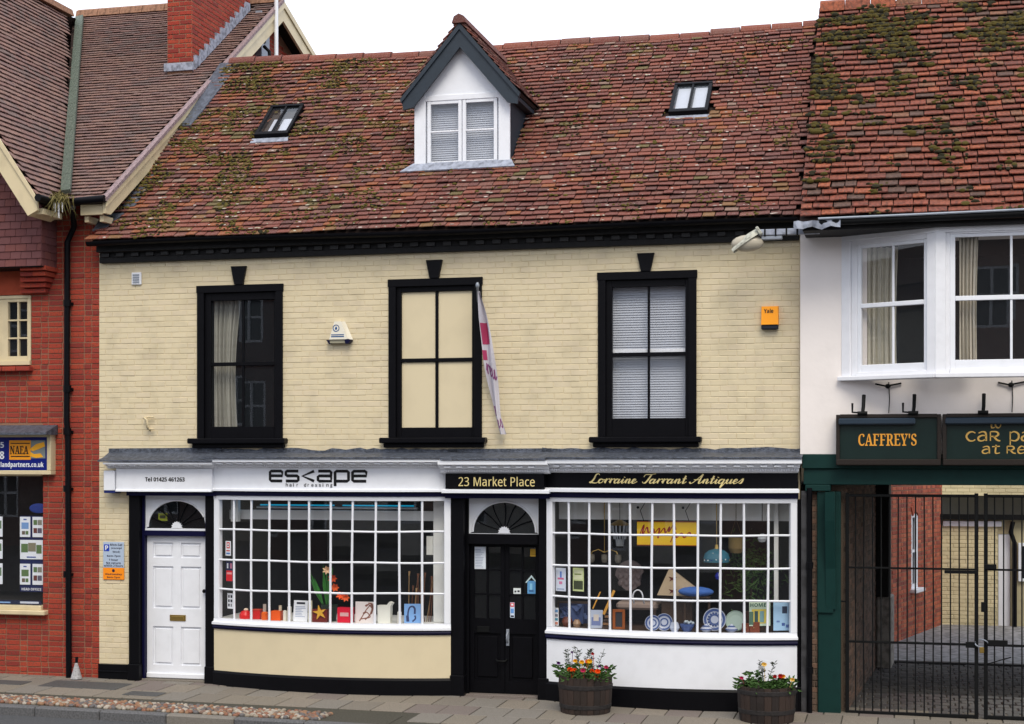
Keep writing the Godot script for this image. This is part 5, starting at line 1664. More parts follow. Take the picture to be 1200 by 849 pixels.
func bay_light(A: Vector3, B: Vector3, m0: float, m1: float) -> void:
	var along := (B - A).normalized()
	var b := Transform3D(Basis(along, Vector3.UP, along.cross(Vector3.UP)), A)
	var L := (B - A).length()
	var put := func(g: G, x0: float, x1: float, y0: float, y1: float, z0: float, z1: float) -> void:
		g.cbox(b * Vector3((x0 + x1) / 2, (y0 + y1) / 2, (z0 + z1) / 2), Vector3(x1 - x0, y1 - y0, z1 - z0), 0.006, b.basis)
	var g := G.new()
	put.call(g, 0.0, L, 5.74, 5.86, -0.1, 0.0)
	put.call(g, -0.02, L + 0.02, 4.02, 4.07, -0.15, 0.07)
	put.call(g, 0.0, 0.12, 4.07, 5.74, -0.1, 0.0)
	put.call(g, 0.12, 0.2, 4.07, 5.74, -0.1, -0.03)
	put.call(g, L - 0.11, L, 4.07, 5.74, -0.1, 0.0)
	put.call(g, 0.2, L - 0.11, 4.07, 4.12, -0.1, 0.0)
	put.call(g, 0.2, L - 0.11, 5.68, 5.74, -0.1, -0.02)
	var w := part(pub, "bay_light", g, M["old white"])
	g = G.new()
	var x0 := 0.2; var x1 := L - 0.11; var xm := (x0 + x1) / 2 + 0.01
	put.call(g, x0, x0 + 0.05, 4.12, 5.68, -0.08, -0.035)
	put.call(g, x1 - 0.05, x1, 4.12, 5.68, -0.08, -0.035)
	put.call(g, x0 + 0.05, x1 - 0.05, 4.12, 4.21, -0.08, -0.036)
	put.call(g, x0 + 0.05, x1 - 0.05, 5.64, 5.68, -0.08, -0.036)
	put.call(g, x0 + 0.05, x1 - 0.05, 4.905, 4.96, -0.08, -0.03)
	put.call(g, xm - 0.014, xm + 0.014, 4.21, 4.905, -0.07, -0.04)
	put.call(g, xm - 0.014, xm + 0.014, 4.96, 5.64, -0.07, -0.04)
	part(w, "sash", g, M["white"])
	for c in [[x0 + 0.05, xm - 0.014], [xm + 0.014, x1 - 0.05]]:
		for r in [[4.21, 4.905], [4.96, 5.64]]:
			g = G.new()
			var t := rng.randfn(0, 0.003)
			g.quad(b * Vector3(c[0], r[0], -0.055 + t), b * Vector3(c[1], r[0], -0.055 - t), b * Vector3(c[1], r[1], -0.055 - t), b * Vector3(c[0], r[1], -0.055 + t), b.basis.z)
			part(w, "pane", g, M["window glass"])

func bay_front(B: Vector3, C: Vector3) -> void:
	var z := B.z
	var g := gbox(B.x, C.x, 5.74, 5.86, z - 0.1, z)
	addbox(g, B.x, C.x, 4.02, 4.07, z - 0.15, z + 0.07)
	addbox(g, B.x, B.x + 0.12, 4.07, 5.74, z - 0.1, z + 0.004)
	addbox(g, B.x + 0.12, B.x + 0.17, 4.07, 5.74, z - 0.1, z - 0.03)
	addbox(g, B.x + 0.17, C.x - 0.1, 4.07, 4.12, z - 0.1, z)
	addbox(g, B.x + 0.17, C.x - 0.1, 5.72, 5.74, z - 0.1, z - 0.02)
	addbox(g, C.x - 0.1, C.x, 4.07, 5.74, z - 0.1, z)
	var w := part(pub, "bay_front", g, M["old white"])
	g = G.new()
	var x0 := B.x + 0.17; var xs := [x0 + 0.06, 12.165, 12.8, C.x - 0.16]
	addbox(g, x0, x0 + 0.06, 4.12, 5.72, z - 0.08, z - 0.035)
	addbox(g, C.x - 0.16, C.x - 0.1, 4.12, 5.72, z - 0.08, z - 0.035)
	addbox(g, x0 + 0.06, C.x - 0.16, 4.12, 4.23, z - 0.08, z - 0.036)
	addbox(g, x0 + 0.06, C.x - 0.16, 5.68, 5.72, z - 0.08, z - 0.036)
	addbox(g, x0 + 0.06, C.x - 0.16, 4.93, 4.985, z - 0.08, z - 0.03)
	for k in [1, 2]:
		addbox(g, xs[k] - 0.014, xs[k] + 0.014, 4.23, 4.93, z - 0.07, z - 0.04)
		addbox(g, xs[k] - 0.014, xs[k] + 0.014, 4.985, 5.68, z - 0.07, z - 0.04)
	part(w, "sash", g, M["white"])
	for k in 3:
		for r in [[4.23, 4.93], [4.985, 5.68]]:
			part(w, "pane", pane_g(xs[k] + (0.014 if k else 0.0), xs[k + 1] - (0.014 if k < 2 else 0.0), r[0], r[1], z - 0.055, 0.004), M["window glass"])

# ---------------------------------------------------------------- the yard beyond the archway
func yard() -> void:
	var g := G.new()
	g.hexa([Vector3(9.8, -0.5, -12), Vector3(20, -0.5, -12), Vector3(20, -0.06, -12), Vector3(9.8, -0.06, -12), Vector3(9.8, -0.5, -5.3), Vector3(20, -0.5, -5.3), Vector3(20, -0.08, -5.3), Vector3(9.8, -0.08, -5.3)])
	meta(part(self, "yard_ground", g, mat("yard paving", Color(0.27, 0.27, 0.275), 0.85, {"tex": "blotch", "scale": 0.8})), "grey yard surface beyond the archway gate", "ground", "", "structure")
	var ps := thing("passage_floor", "dark setts under the archway behind the gate", "paving")
	meta(ps, "", "", "", "structure")
	g = G.new()
	g.box(Vector3(9.8, -0.5, -5.3), Vector3(15.0, -0.12, 0.0))
	part(ps, "bedding", g, M["dark mortar"])
	var list := []
	for r in 22:
		for i in 26:
			list.append({"xf": Transform3D(Basis(Vector3(1, 0, 0), Vector3(0, 0, -1), Vector3(0, 1, 0)), Vector3(10.3 + i * 0.17 + (0.08 if r % 2 else 0.0), -0.12 + rng.randfn(0, 0.003), -0.15 - r * 0.235)), "size": Vector3(0.16, 0.225, 0.04), "tone": rng.randi() % 3})
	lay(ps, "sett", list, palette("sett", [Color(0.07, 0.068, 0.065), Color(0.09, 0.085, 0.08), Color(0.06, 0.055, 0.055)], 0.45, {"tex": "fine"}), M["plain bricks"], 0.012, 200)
	part(ps, "drain_edge", gbox(10.4, 15.0, -0.14, -0.07, -5.33, -5.2, 0.008), mat("drain", Color(0.04, 0.04, 0.04), 0.7))
	# red brick outbuilding, skewed
	var a := Vector3(10.45, 0, -6.55); var b := Vector3(11.62, 0, -10.95)
	var red := thing("red_outbuilding", "red brick outbuilding with narrow window in the yard beyond the gate", "building", a)
	var along := (b - a).normalized()
	var L := (b - a).length()
	var base := Transform3D(Basis(along, Vector3.UP, along.cross(Vector3.UP)), a)
	# the narrow window
	var hole := [2.35, 2.8, 0.76, 2.1]
	g = G.new()
	var xs := [0.0, hole[0], hole[1], L]; var ys := [-0.3, hole[2], hole[3], 4.2]
	for i in 3:
		for j in 3:
			if i == 1 and j == 1: continue
			var p := []
			for k in [[i, j, -0.3], [i + 1, j, -0.3], [i + 1, j + 1, -0.3], [i, j + 1, -0.3], [i, j, 0.0], [i + 1, j, 0.0], [i + 1, j + 1, 0.0], [i, j + 1, 0.0]]:
				p.append(base * Vector3(xs[k[0]], ys[k[1]], k[2]))
			g.hexa(p)
	var w := part(red, "wall", g, M["mortar"])
	bricks(w, base, 0.0, L, -0.1, 3.4, [hole], M.pal_yard, M["plain bricks"], {"joint": 0.014, "most": 250, "flemish": true})
	g = G.new()
	for e in [[hole[0], hole[0] + 0.09, hole[2], hole[3]], [hole[1] - 0.09, hole[1], hole[2], hole[3]], [hole[0] + 0.09, hole[1] - 0.09, hole[2], hole[2] + 0.08], [hole[0] + 0.09, hole[1] - 0.09, hole[3] - 0.08, hole[3]], [hole[0] + 0.09, hole[1] - 0.09, 1.4, 1.45]]:
		g.cbox(base * Vector3((e[0] + e[1]) / 2, (e[2] + e[3]) / 2, -0.03), Vector3(e[1] - e[0] - 0.004, e[3] - e[2] - 0.004, 0.06), 0.004, base.basis)
	var wf := part(red, "window", g, M["white"])
	g = G.new()
	g.quad(base * Vector3(hole[0], hole[2], -0.05), base * Vector3(hole[1], hole[2], -0.05), base * Vector3(hole[1], hole[3], -0.05), base * Vector3(hole[0], hole[3], -0.05), base.basis.z)
	part(wf, "pane", g, mat("dark pane", Color(0.012, 0.014, 0.018), 0.08))
	g = G.new()
	g.cbox(base * Vector3(2.57, 0.73, 0.02), Vector3(0.62, 0.07, 0.2), 0.01, base.basis)
	part(wf, "sill", g, M["old white"])
	for k in 9:
		var t := (k - 4) * 0.16
		piece(w, "arch_brick", unit("archb", Vector3(0.06, 0.2, 0.06), 0.006), M.pal_yard[k % 4][1], base * Transform3D(Basis(Vector3(0, 0, 1), -t), Vector3(2.575 + sin(t) * 0.36, 1.86 + cos(t) * 0.36, 0.0)))
	# cream lean-to with a white door
	var cr := thing("cream_outbuilding", "pale yellow outbuilding with white door across the yard", "building", Vector3(12.3, 0, -10.95))
	g = G.new()
	slab(g, 11.6, 16.0, -0.3, 2.02, -11.15, -10.96, [[12.64, 12.86, -0.3, 1.66]])
	w = part(cr, "wall", g, mat("yellow joint", Color(0.42, 0.37, 0.23), 0.9, {"tex": "soft"}))
	g = G.new()
	g.box(Vector3(11.5, -0.3, -12.2), Vector3(17, 4.2, -12.0))
	part(cr, "back_wall", g, M["yellow joint"])
	bricks(w, Transform3D(Basis.IDENTITY, Vector3(0, 0, -10.96)), 11.62, 12.63, -0.1, 1.86, [], M.pal_yellow, M["plain bricks"], {"most": 120, "joint": 0.008})
	bricks(w, Transform3D(Basis.IDENTITY, Vector3(0, 0, -12.0)), 11.6, 14.0, 1.9, 3.6, [], M.pal_yellow, M["plain bricks"], {"most": 100, "joint": 0.008})
	g = G.new()
	g.hexa([Vector3(11.55, 1.93, -10.8), Vector3(16, 1.93, -10.8), Vector3(16, 2.25, -12.0), Vector3(11.55, 2.25, -12.0), Vector3(11.55, 2.03, -10.8), Vector3(16, 2.03, -10.8), Vector3(16, 2.35, -12.0), Vector3(11.55, 2.35, -12.0)])
	part(cr, "lean_to_roof", g, M["iron"])
	part(cr, "white_strip", gbox(11.64, 12.7, 1.8, 1.9, -10.95, -10.9), M["old white"])
	part(cr, "door", gbox(12.645, 12.855, -0.1, 1.655, -11.02, -10.97), M["white"])
	g = G.new()
	g.tube([Vector3(12.93, -0.1, -10.85), Vector3(12.93, 1.5, -10.85), Vector3(12.86, 1.7, -10.85), Vector3(12.9, 1.9, -10.85)], 0.045, 0.045, 8)
	part(cr, "downpipe", g, M["black"])
	g = gbox(13.0, 13.7, 0.78, 1.5, -10.96, -10.9)
	var win := part(cr, "window", g, M["white"])
	part(win, "pane", gbox(13.06, 13.64, 0.84, 1.44, -10.92, -10.895, 0.002), M["dark pane"])
	# iron gate
	iron_gate()

func iron_gate() -> void:
	var z := -0.02
	for leaf in 2:
		var x0: float = [10.235, 11.885][leaf]; var x1: float = [11.82, 13.4][leaf]
		var gt := thing("iron_gate", ["left leaf of the black iron bar gate with long slide bolt", "right leaf of the black iron bar gate at the picture's right edge"][leaf], "gate", Vector3((x0 + x1) / 2, -0.14, z))
		var g := gbox(x0, x1, 2.59, 2.625, z - 0.02, z + 0.02)
		addbox(g, x0, x1, -0.1, -0.06, z - 0.02, z + 0.02)
		addbox(g, x0, x1, 1.7, 1.725, z - 0.006, z + 0.006)
		addbox(g, x0, x1, 0.78, 0.81, z - 0.006, z + 0.006)
		for x in [x0, x1 - 0.045]:
			addbox(g, x, x + 0.045, -0.12, 2.64, z - 0.023, z + 0.023)
		part(gt, "frame", g, M["iron"])
		var n := int(round((x1 - x0) / 0.108))
		for i in range(1, n):
			var x := lerpf(x0 + 0.02, x1 - 0.02, float(i) / n)
			g = G.new()
			g.tube([Vector3(x, -0.08, z), Vector3(x + rng.randfn(0, 0.004), 1.2, z + rng.randfn(0, 0.003)), Vector3(x, 2.6, z)], 0.009, 0.009, 6)
			part(gt, "bar", g, M["iron"])
		if leaf == 0:
			part(gt, "bolt", gbox(11.42, 11.8, 1.66, 1.7, z + 0.01, z + 0.05), M["iron"])
			part(gt, "latch_plate", gbox(11.67, 11.81, 0.76, 0.83, z + 0.01, z + 0.045), M["iron"])
			part(gt, "hinge", gbox(10.16, 10.25, 1.28, 1.3, z - 0.01, z + 0.02), M["iron"])
		else:
			part(gt, "keep", gbox(11.89, 12.03, 1.72, 1.78, z + 0.01, z + 0.05), M["iron"])
			part(gt, "lock_box", gbox(11.85, 11.905, 1.2, 1.32, z + 0.024, z + 0.06), M["iron"])
			part(gt, "latch_plate", gbox(11.91, 12.16, 0.79, 0.86, z + 0.01, z + 0.045), M["iron"])
			g = G.new()
			g.tube([Vector3(11.9, 0.56, z + 0.02), Vector3(12.2, 0.66, z + 0.04)], 0.008, 0.008, 6)
			part(gt, "stay", g, M["iron"])
	var pk := thing("padlock", "brass padlock and chain where the two gate leaves meet", "padlock", Vector3(11.85, 0.72, z))
	part(pk, "body", gbox(11.83, 11.885, 0.7, 0.77, z + 0.03, z + 0.055, 0.006), M["brass"])
	var g := G.new()
	var pts := []
	for k in 13:
		var a := TAU * k / 12
		pts.append(Vector3(11.855 + 0.075 * cos(a), 0.82 + 0.045 * sin(a), z + 0.03 + 0.04 * sin(a * 2)))
	g.tube(pts, 0.009, 0.009, 6)
	part(pk, "chain", g, M["grey metal"])

# ---------------------------------------------------------------- lettering drawn as strokes
func script_glyph(c: String) -> Array:
	match c:
		"o": return [0.85, [[.35, 1.0], [.1, .75], [.08, .3], [.3, 0], [.6, .2], [.65, .7], [.4, 1.0], [.55, .82], [.95, .8]]]
		"r": return [0.72, [[0, .3], [.25, 1.05], [.24, .8], [.2, 0]], [[.22, .5], [.45, .95], [.65, 1.0], [.72, .8]]]
		"a": return [0.98, [[.65, .85], [.4, 1.0], [.12, .7], [.1, .2], [.3, 0], [.55, .3], [.68, .98], [.62, .2], [.75, 0], [1.0, .4]]]
		"i": return [0.55, [[0, .3], [.22, 1.0], [.2, .2], [.35, 0], [.6, .4]], [[.3, 1.5], [.3, 1.35]]]
		"n": return [1.0, [[0, .3], [.2, 1], [.2, 0]], [[.2, .5], [.5, 1.0], [.66, .8], [.62, .2], [.75, 0], [1.02, .4]]]
		"e": return [0.75, [[0, .35], [.35, .5], [.52, .8], [.35, 1], [.12, .7], [.15, .1], [.4, 0], [.8, .4]]]
		"t": return [0.65, [[.3, 1.8], [.26, .2], [.4, 0], [.7, .4]], [[.02, 1.05], [.55, 1.1]]]
		"q": return [0.95, [[.65, .85], [.4, 1.0], [.12, .7], [.1, .2], [.3, 0], [.55, .3], [.68, 1.0], [.6, -.95], [.75, -.6], [1.0, .3]]]
		"u": return [1.03, [[0, .6], [.2, 1.0], [.18, .2], [.35, 0], [.6, .3], [.72, 1.0], [.68, .2], [.8, 0], [1.05, .4]]]
		"s": return [0.62, [[0, .25], [.4, 1.15], [.46, .5], [.35, .05], [.1, .08]]]
		"L": return [1.35, [[1.15, 1.9], [.95, 2.25], [.62, 2.0], [.55, 1.0], [.3, .1], [.05, .15], [.2, .3], [.6, .05], [1.1, 0], [1.35, .3]]]
		"T": return [1.05, [[.0, 1.5], [.15, 2.05], [.8, 2.1], [1.5, 2.3]], [[.95, 2.1], [.8, 1.0], [.55, .1], [.2, .1], [.1, .4]]]
		"A": return [1.45, [[-.2, .35], [0, 0], [.4, .4], [1.15, 2.25]], [[1.15, 2.25], [1.05, .3], [1.2, 0], [1.45, .3]], [[.25, .85], [1.2, .9]]]
	return [0.7]

func strokes(g: G, word: Array, glyph: Callable, x0: float, x1: float, y0: float, xh: float, wide: float, thin: float, place: Callable, slant: float, smooth: bool) -> void:
	var total := 0.0
	for c in word:
		total += glyph.call(c)[0]
	var sx := (x1 - x0) / total
	var x := x0
	for c in word:
		var gl: Array = glyph.call(c)
		for k in range(1, gl.size()):
			var p := []
			for q in gl[k]:
				p.append(Vector2(x + q[0] * sx + slant * q[1] * xh, y0 + q[1] * xh))
			ribbon(g, spline(p, 5) if smooth else p, wide, thin, place)
		x += gl[0] * sx

func logo_glyph(c: String) -> Array:
	match c:
		"e": return [1.22, [[.03, .52], [.97, .52], [.97, .9], [.88, 1], [.12, 1], [.03, .9], [.03, .1], [.12, 0], [.97, 0]]]
		"s": return [1.18, [[.97, 1], [.12, 1], [.03, .9], [.03, .62], [.12, .52], [.88, .52], [.97, .42], [.97, .1], [.88, 0], [.03, 0]]]
		"<": return [1.2, [[.95, 1.0], [.1, .5], [.95, 0]]]
		"a": return [1.22, [[.05, 1], [.88, 1], [.97, .9], [.97, 0], [.12, 0], [.03, .1], [.03, .42], [.12, .52], [.97, .52]]]
		"p": return [1.22, [[.03, -.5], [.03, .9], [.12, 1], [.88, 1], [.97, .9], [.97, .1], [.88, 0], [.03, 0]]]
	return [0.5]

func uncial_glyph(c: String) -> Array:
	match c:
		"C": return [1.25, [[1.0, .85], [.7, 1.0], [.3, .9], [.05, .5], [.3, .08], [.7, 0], [1.0, .15]]]
		"a": return [1.25, [[.1, .85], [.5, 1.0], [.85, .85], [.9, .0]], [[.9, .55], [.5, .6], [.1, .4], [.1, .1], [.45, 0], [.9, .2]]]
		"R": return [1.35, [[.1, 0], [.1, 1.0]], [[.1, 1.0], [.7, 1.0], [.95, .75], [.7, .5], [.1, .5]], [[.45, .5], [.8, .1], [1.15, 0]]]
		"P": return [1.25, [[.1, -.45], [.1, 1.0]], [[.1, .8], [.5, 1.0], [.95, .75], [.95, .25], [.6, 0], [.1, .1]]]
		"K": return [1.3, [[.1, 0], [.1, 1.3]], [[.95, 1.0], [.15, .5], [1.1, 0]]]
		"t": return [1.0, [[.5, 1.2], [.4, .15], [.65, 0], [.95, .1]], [[.0, .95], [.95, 1.0]]]
		"e": return [1.1, [[.1, .5], [.85, .55], [.8, .9], [.45, 1.0], [.1, .6], [.15, .1], [.5, 0], [.9, .15]]]
		"o": return [1.15, [[.5, 1.0], [.1, .75], [.1, .25], [.5, 0], [.9, .25], [.9, .75], [.5, 1.0]]]
	return [0.75]

func letters(s: String) -> Array:
	var a := []
	for i in s.length():
		a.append(s[i])
	return a

# ---------------------------------------------------------------- signs
func signs() -> void:
	var F1 := b1.frames(-b1.h, b1.h, 20); var F2 := b2.frames(-b2.h, b2.h, 20)
	var black := plain(Color(0.02, 0.02, 0.03), 0.5)
	# hairdresser's fascia
	var s := thing("shop_sign", "white curved fascia sign with black lettering above the left bow window", "sign", Vector3(3.475, 2.63, 0.4))
	var g := G.new()
	g.sweep(F1, PackedVector2Array([Vector2(-0.04, 2.628), Vector2(0.1, 2.628), Vector2(0.1, 2.652), Vector2(0.06, 2.668), Vector2(0.06, 2.944), Vector2(-0.04, 2.944)]))
	part(s, "board", g, M["white"])
	g = G.new()
	strokes(g, letters("es<ape"), logo_glyph, -0.76, 0.66, 2.768, 0.132, 0.038, 0.038, b1.on(0.062), 0.0, false)
	part(s, "lettering", g, black)
	g = G.new()
	var w := letters("hair dressing")
	for i in w.size():
		if w[i] != " ":
			var up := 0.045 if w[i] in ["h", "d", "i"] else 0.033
			var dn := 0.012 if w[i] == "g" else 0.0
			var cw := 0.03 if not w[i] in ["i", "r"] else (0.009 if w[i] == "i" else 0.018)
			text_on(g, w[i], sans, -0.515 + i * 0.053, -0.515 + i * 0.053 + cw, 2.694 - dn, 2.694 + up, b1.on(0.061))
	part(s, "small_lettering", g, black)
	# telephone board
	s = thing("phone_sign", "white fascia board with telephone number above the white door", "sign", Vector3(1.0, 2.62, 0.1))
	g = G.new()
	g.sweep(line_frames(0.37, 1.80, 0.1), PackedVector2Array([Vector2(-0.1, 2.612), Vector2(0.09, 2.612), Vector2(0.09, 2.63), Vector2(0.065, 2.645), Vector2(0.065, 2.93), Vector2(-0.1, 2.93)]))
	part(s, "board", g, M["white"])
	part(s, "end_block", gbox(0.19, 0.355, 2.625, 2.9, -0.02, 0.19, 0.006), M["white"])
	part(s, "end_base", gbox(0.19, 0.355, 2.59, 2.624, -0.02, 0.18, 0.004), plain(Color(0.08, 0.14, 0.4)))
	g = G.new()
	text_on(g, "Tel 01425 461263", sans_b, 0.81, 1.4, 2.752, 2.813, flat_at(0.166))
	part(s, "lettering", g, black)
	# address board
	s = thing("address_sign", "black board with pale gold street address above the black double door", "sign", Vector3(5.78, 2.67, 0.2))
	part(s, "board", gbox(5.13, 6.45, 2.672, 2.866, 0.0, 0.23, 0.004), M["black"])
	g = G.new()
	text_on(g, "23 Market Place", sans, 5.31, 6.33, 2.705, 2.83, flat_at(0.231))
	part(s, "lettering", g, M["pale gold"])
	# antiques fascia
	s = thing("antiques_sign", "black curved fascia sign with gold script lettering above the right bow window", "sign", Vector3(8.05, 2.69, 0.4))
	g = G.new()
	g.sweep(F2, PackedVector2Array([Vector2(-0.04, 2.692), Vector2(0.06, 2.692), Vector2(0.06, 2.884), Vector2(-0.04, 2.884)]))
	part(s, "board", g, M["black"])
	g = G.new()
	strokes(g, letters("Lorraine Tarrant Antiques"), script_glyph, -1.01, 0.95, 2.755, 0.052, 0.02, 0.008, b2.on(0.062), 0.45, true)
	part(s, "lettering", g, M["pale gold"])
	# estate agent
	s = thing("agent_sign", "blue estate agent sign with orange panel in cream frame at the left edge", "sign", Vector3(-1.5, 2.84, 0))
	g = gbox(-3.2, -0.66, 2.84, 2.9, -0.02, 0.13, 0.008)
	addbox(g, -3.2, -0.66, 3.37, 3.45, -0.02, 0.13, 0.008)
	addbox(g, -0.72, -0.66, 2.9, 3.37, -0.02, 0.13, 0.006)
	part(s, "frame", g, M["cream gloss"])
	part(s, "panel", gbox(-3.2, -0.721, 2.901, 3.369, -0.01, 0.1, 0.002), plain(Color(0.02, 0.09, 0.45), 0.35))
	part(s, "orange_panel", gbox(-1.325, -0.985, 3.05, 3.325, 0.1, 0.104, 0.001), plain(Color(0.93, 0.6, 0.1), 0.5))
	part(s, "grey_panel", gbox(-0.983, -0.758, 3.07, 3.322, 0.1, 0.104, 0.001), plain(Color(0.5, 0.53, 0.52), 0.5))
	g = G.new()
	g.prism(PackedVector2Array([Vector2(-1.0, 3.2), Vector2(-0.9, 3.27), Vector2(-0.78, 3.3), Vector2(-0.76, 3.24), Vector2(-0.86, 3.2), Vector2(-0.95, 3.17)]), Transform3D.IDENTITY, 0.104, 0.107)
	g.prism(PackedVector2Array([Vector2(-0.99, 3.16), Vector2(-0.93, 3.13), Vector2(-0.83, 3.14), Vector2(-0.79, 3.09), Vector2(-0.9, 3.075), Vector2(-0.99, 3.1)]), Transform3D.IDENTITY, 0.104, 0.107)
	part(s, "hand_emblem", g, plain(Color(0.96, 0.68, 0.15), 0.5))
	g = G.new()
	text_on(g, "NAEA", serif_b, -1.31, -1.02, 3.13, 3.245, flat_at(0.1045))
	g.box(Vector3(-1.3, 3.09, 0.104), Vector3(-1.0, 3.105, 0.106))
	g.box(Vector3(-1.3, 3.275, 0.104), Vector3(-1.0, 3.288, 0.106))
	part(s, "black_lettering", g, black)
	g = G.new()
	text_on(g, "landpartners.co.uk", sans_b, -1.46, -0.785, 2.925, 3.02, flat_at(0.1005))
	text_on(g, "5", sans_b, -1.465, -1.41, 3.22, 3.3, flat_at(0.1005))
	text_on(g, "8", sans_b, -1.475, -1.405, 3.06, 3.17, flat_at(0.1005))
	part(s, "white_lettering", g, M["white"])
	# the pub's two boards
	for k in 2:
		var x0: float = [10.134, 11.394][k]; var x1: float = [11.376, 13.9][k]
		s = thing("pub_sign", ["dark green board with orange gold beer lettering over the archway", "dark green board with gold car park lettering at the right edge"][k], "sign", Vector3((x0 + x1) / 2, 2.98, 0.2))
		g = gbox(x0, x1, 2.98, 3.055, 0.16, 0.31, 0.01)
		addbox(g, x0, x0 + 0.045, 3.055, 3.6, 0.16, 0.3)
		addbox(g, x1 - 0.045, x1, 3.055, 3.6, 0.16, 0.3)
		addbox(g, x0 + 0.045, x1 - 0.045, 3.56, 3.605, 0.16, 0.3)
		part(s, "frame", g, M["sign frame"])
		part(s, "panel", gbox(x0 + 0.045, x1 - 0.045, 3.055, 3.56, 0.16, 0.265, 0.002), M["sign green"])
		part(s, "light_trough", gbox(x0 + 0.03, x1 - (0.3 if k == 0 else 0.03), 3.475, 3.555, 0.26, 0.34, 0.015), mat("trough", Color(0.02, 0.035, 0.055), 0.4))
		g = G.new()
		if k == 0:
			text_on(g, "CAFFREY'S", serif_b, 10.4, 11.09, 3.22, 3.365, flat_at(0.2655))
			part(s, "lettering", g, mat("orange gold", Color(0.75, 0.33, 0.04), 0.4))
		else:
			strokes(g, letters("CaR PaRK"), uncial_glyph, 11.665, 12.72, 3.275, 0.11, 0.022, 0.013, flat_at(0.2655), 0.0, true)
			strokes(g, letters("at ReaR"), uncial_glyph, 11.85, 12.6, 3.125, 0.085, 0.018, 0.011, flat_at(0.2655), 0.0, true)
			strokes(g, letters("to"), uncial_glyph, 11.93, 12.08, 3.43, 0.1, 0.018, 0.011, flat_at(0.2655), 0.0, true)
			part(s, "lettering", g, mat("dull gold", Color(0.55, 0.34, 0.09), 0.4))
	# waiting restriction plate
	s = thing("parking_sign", "small grey and orange parking plate on the cream wall beside the white door", "sign", Vector3(0.25, 1.38, 0))
	part(s, "plate", gbox(0.09, 0.41, 1.545, 1.905, 0.006, 0.018, 0.003), plain(Color(0.66, 0.72, 0.8)))
	part(s, "orange_plate", gbox(0.09, 0.41, 1.38, 1.543, 0.006, 0.019, 0.003), plain(Color(0.95, 0.55, 0.05)))
	part(s, "blue_square", gbox(0.105, 0.185, 1.775, 1.87, 0.018, 0.0195, 0.0005), plain(Color(0.05, 0.2, 0.65)))
	g = G.new()
	text_on(g, "P", sans_b, 0.125, 0.168, 1.79, 1.855, flat_at(0.0197))
	part(s, "letter", g, M["white"])
	g = G.new()
	for t in [["Mon-Sat", 0.2, 0.385, 1.85], ["(except", 0.215, 0.38, 1.8], ["Wed)", 0.235, 0.35, 1.75], ["8am-7pm", 0.15, 0.355, 1.69], ["1 hour", 0.18, 0.32, 1.64], ["No return", 0.14, 0.36, 1.595], ["within 2 hours", 0.105, 0.395, 1.558]]:
		text_on(g, t[0], sans_b, t[1], t[2], t[3], t[3] + 0.032, flat_at(0.0182), 0.001)
	text_on(g, "Wednesday", sans_b, 0.12, 0.38, 1.435, 1.47, flat_at(0.0192), 0.001)
	text_on(g, "9am-7pm", sans_b, 0.15, 0.35, 1.393, 1.425, flat_at(0.0192), 0.001)
	g.lathe([Vector2(0.0, 0.0), Vector2(0.022, 0.0)], Vector3(0.25, 1.505, 0.0205), 12, Basis(Vector3.RIGHT, PI / 2))
	part(s, "lettering", g, plain(Color(0.1, 0.08, 0.2)))

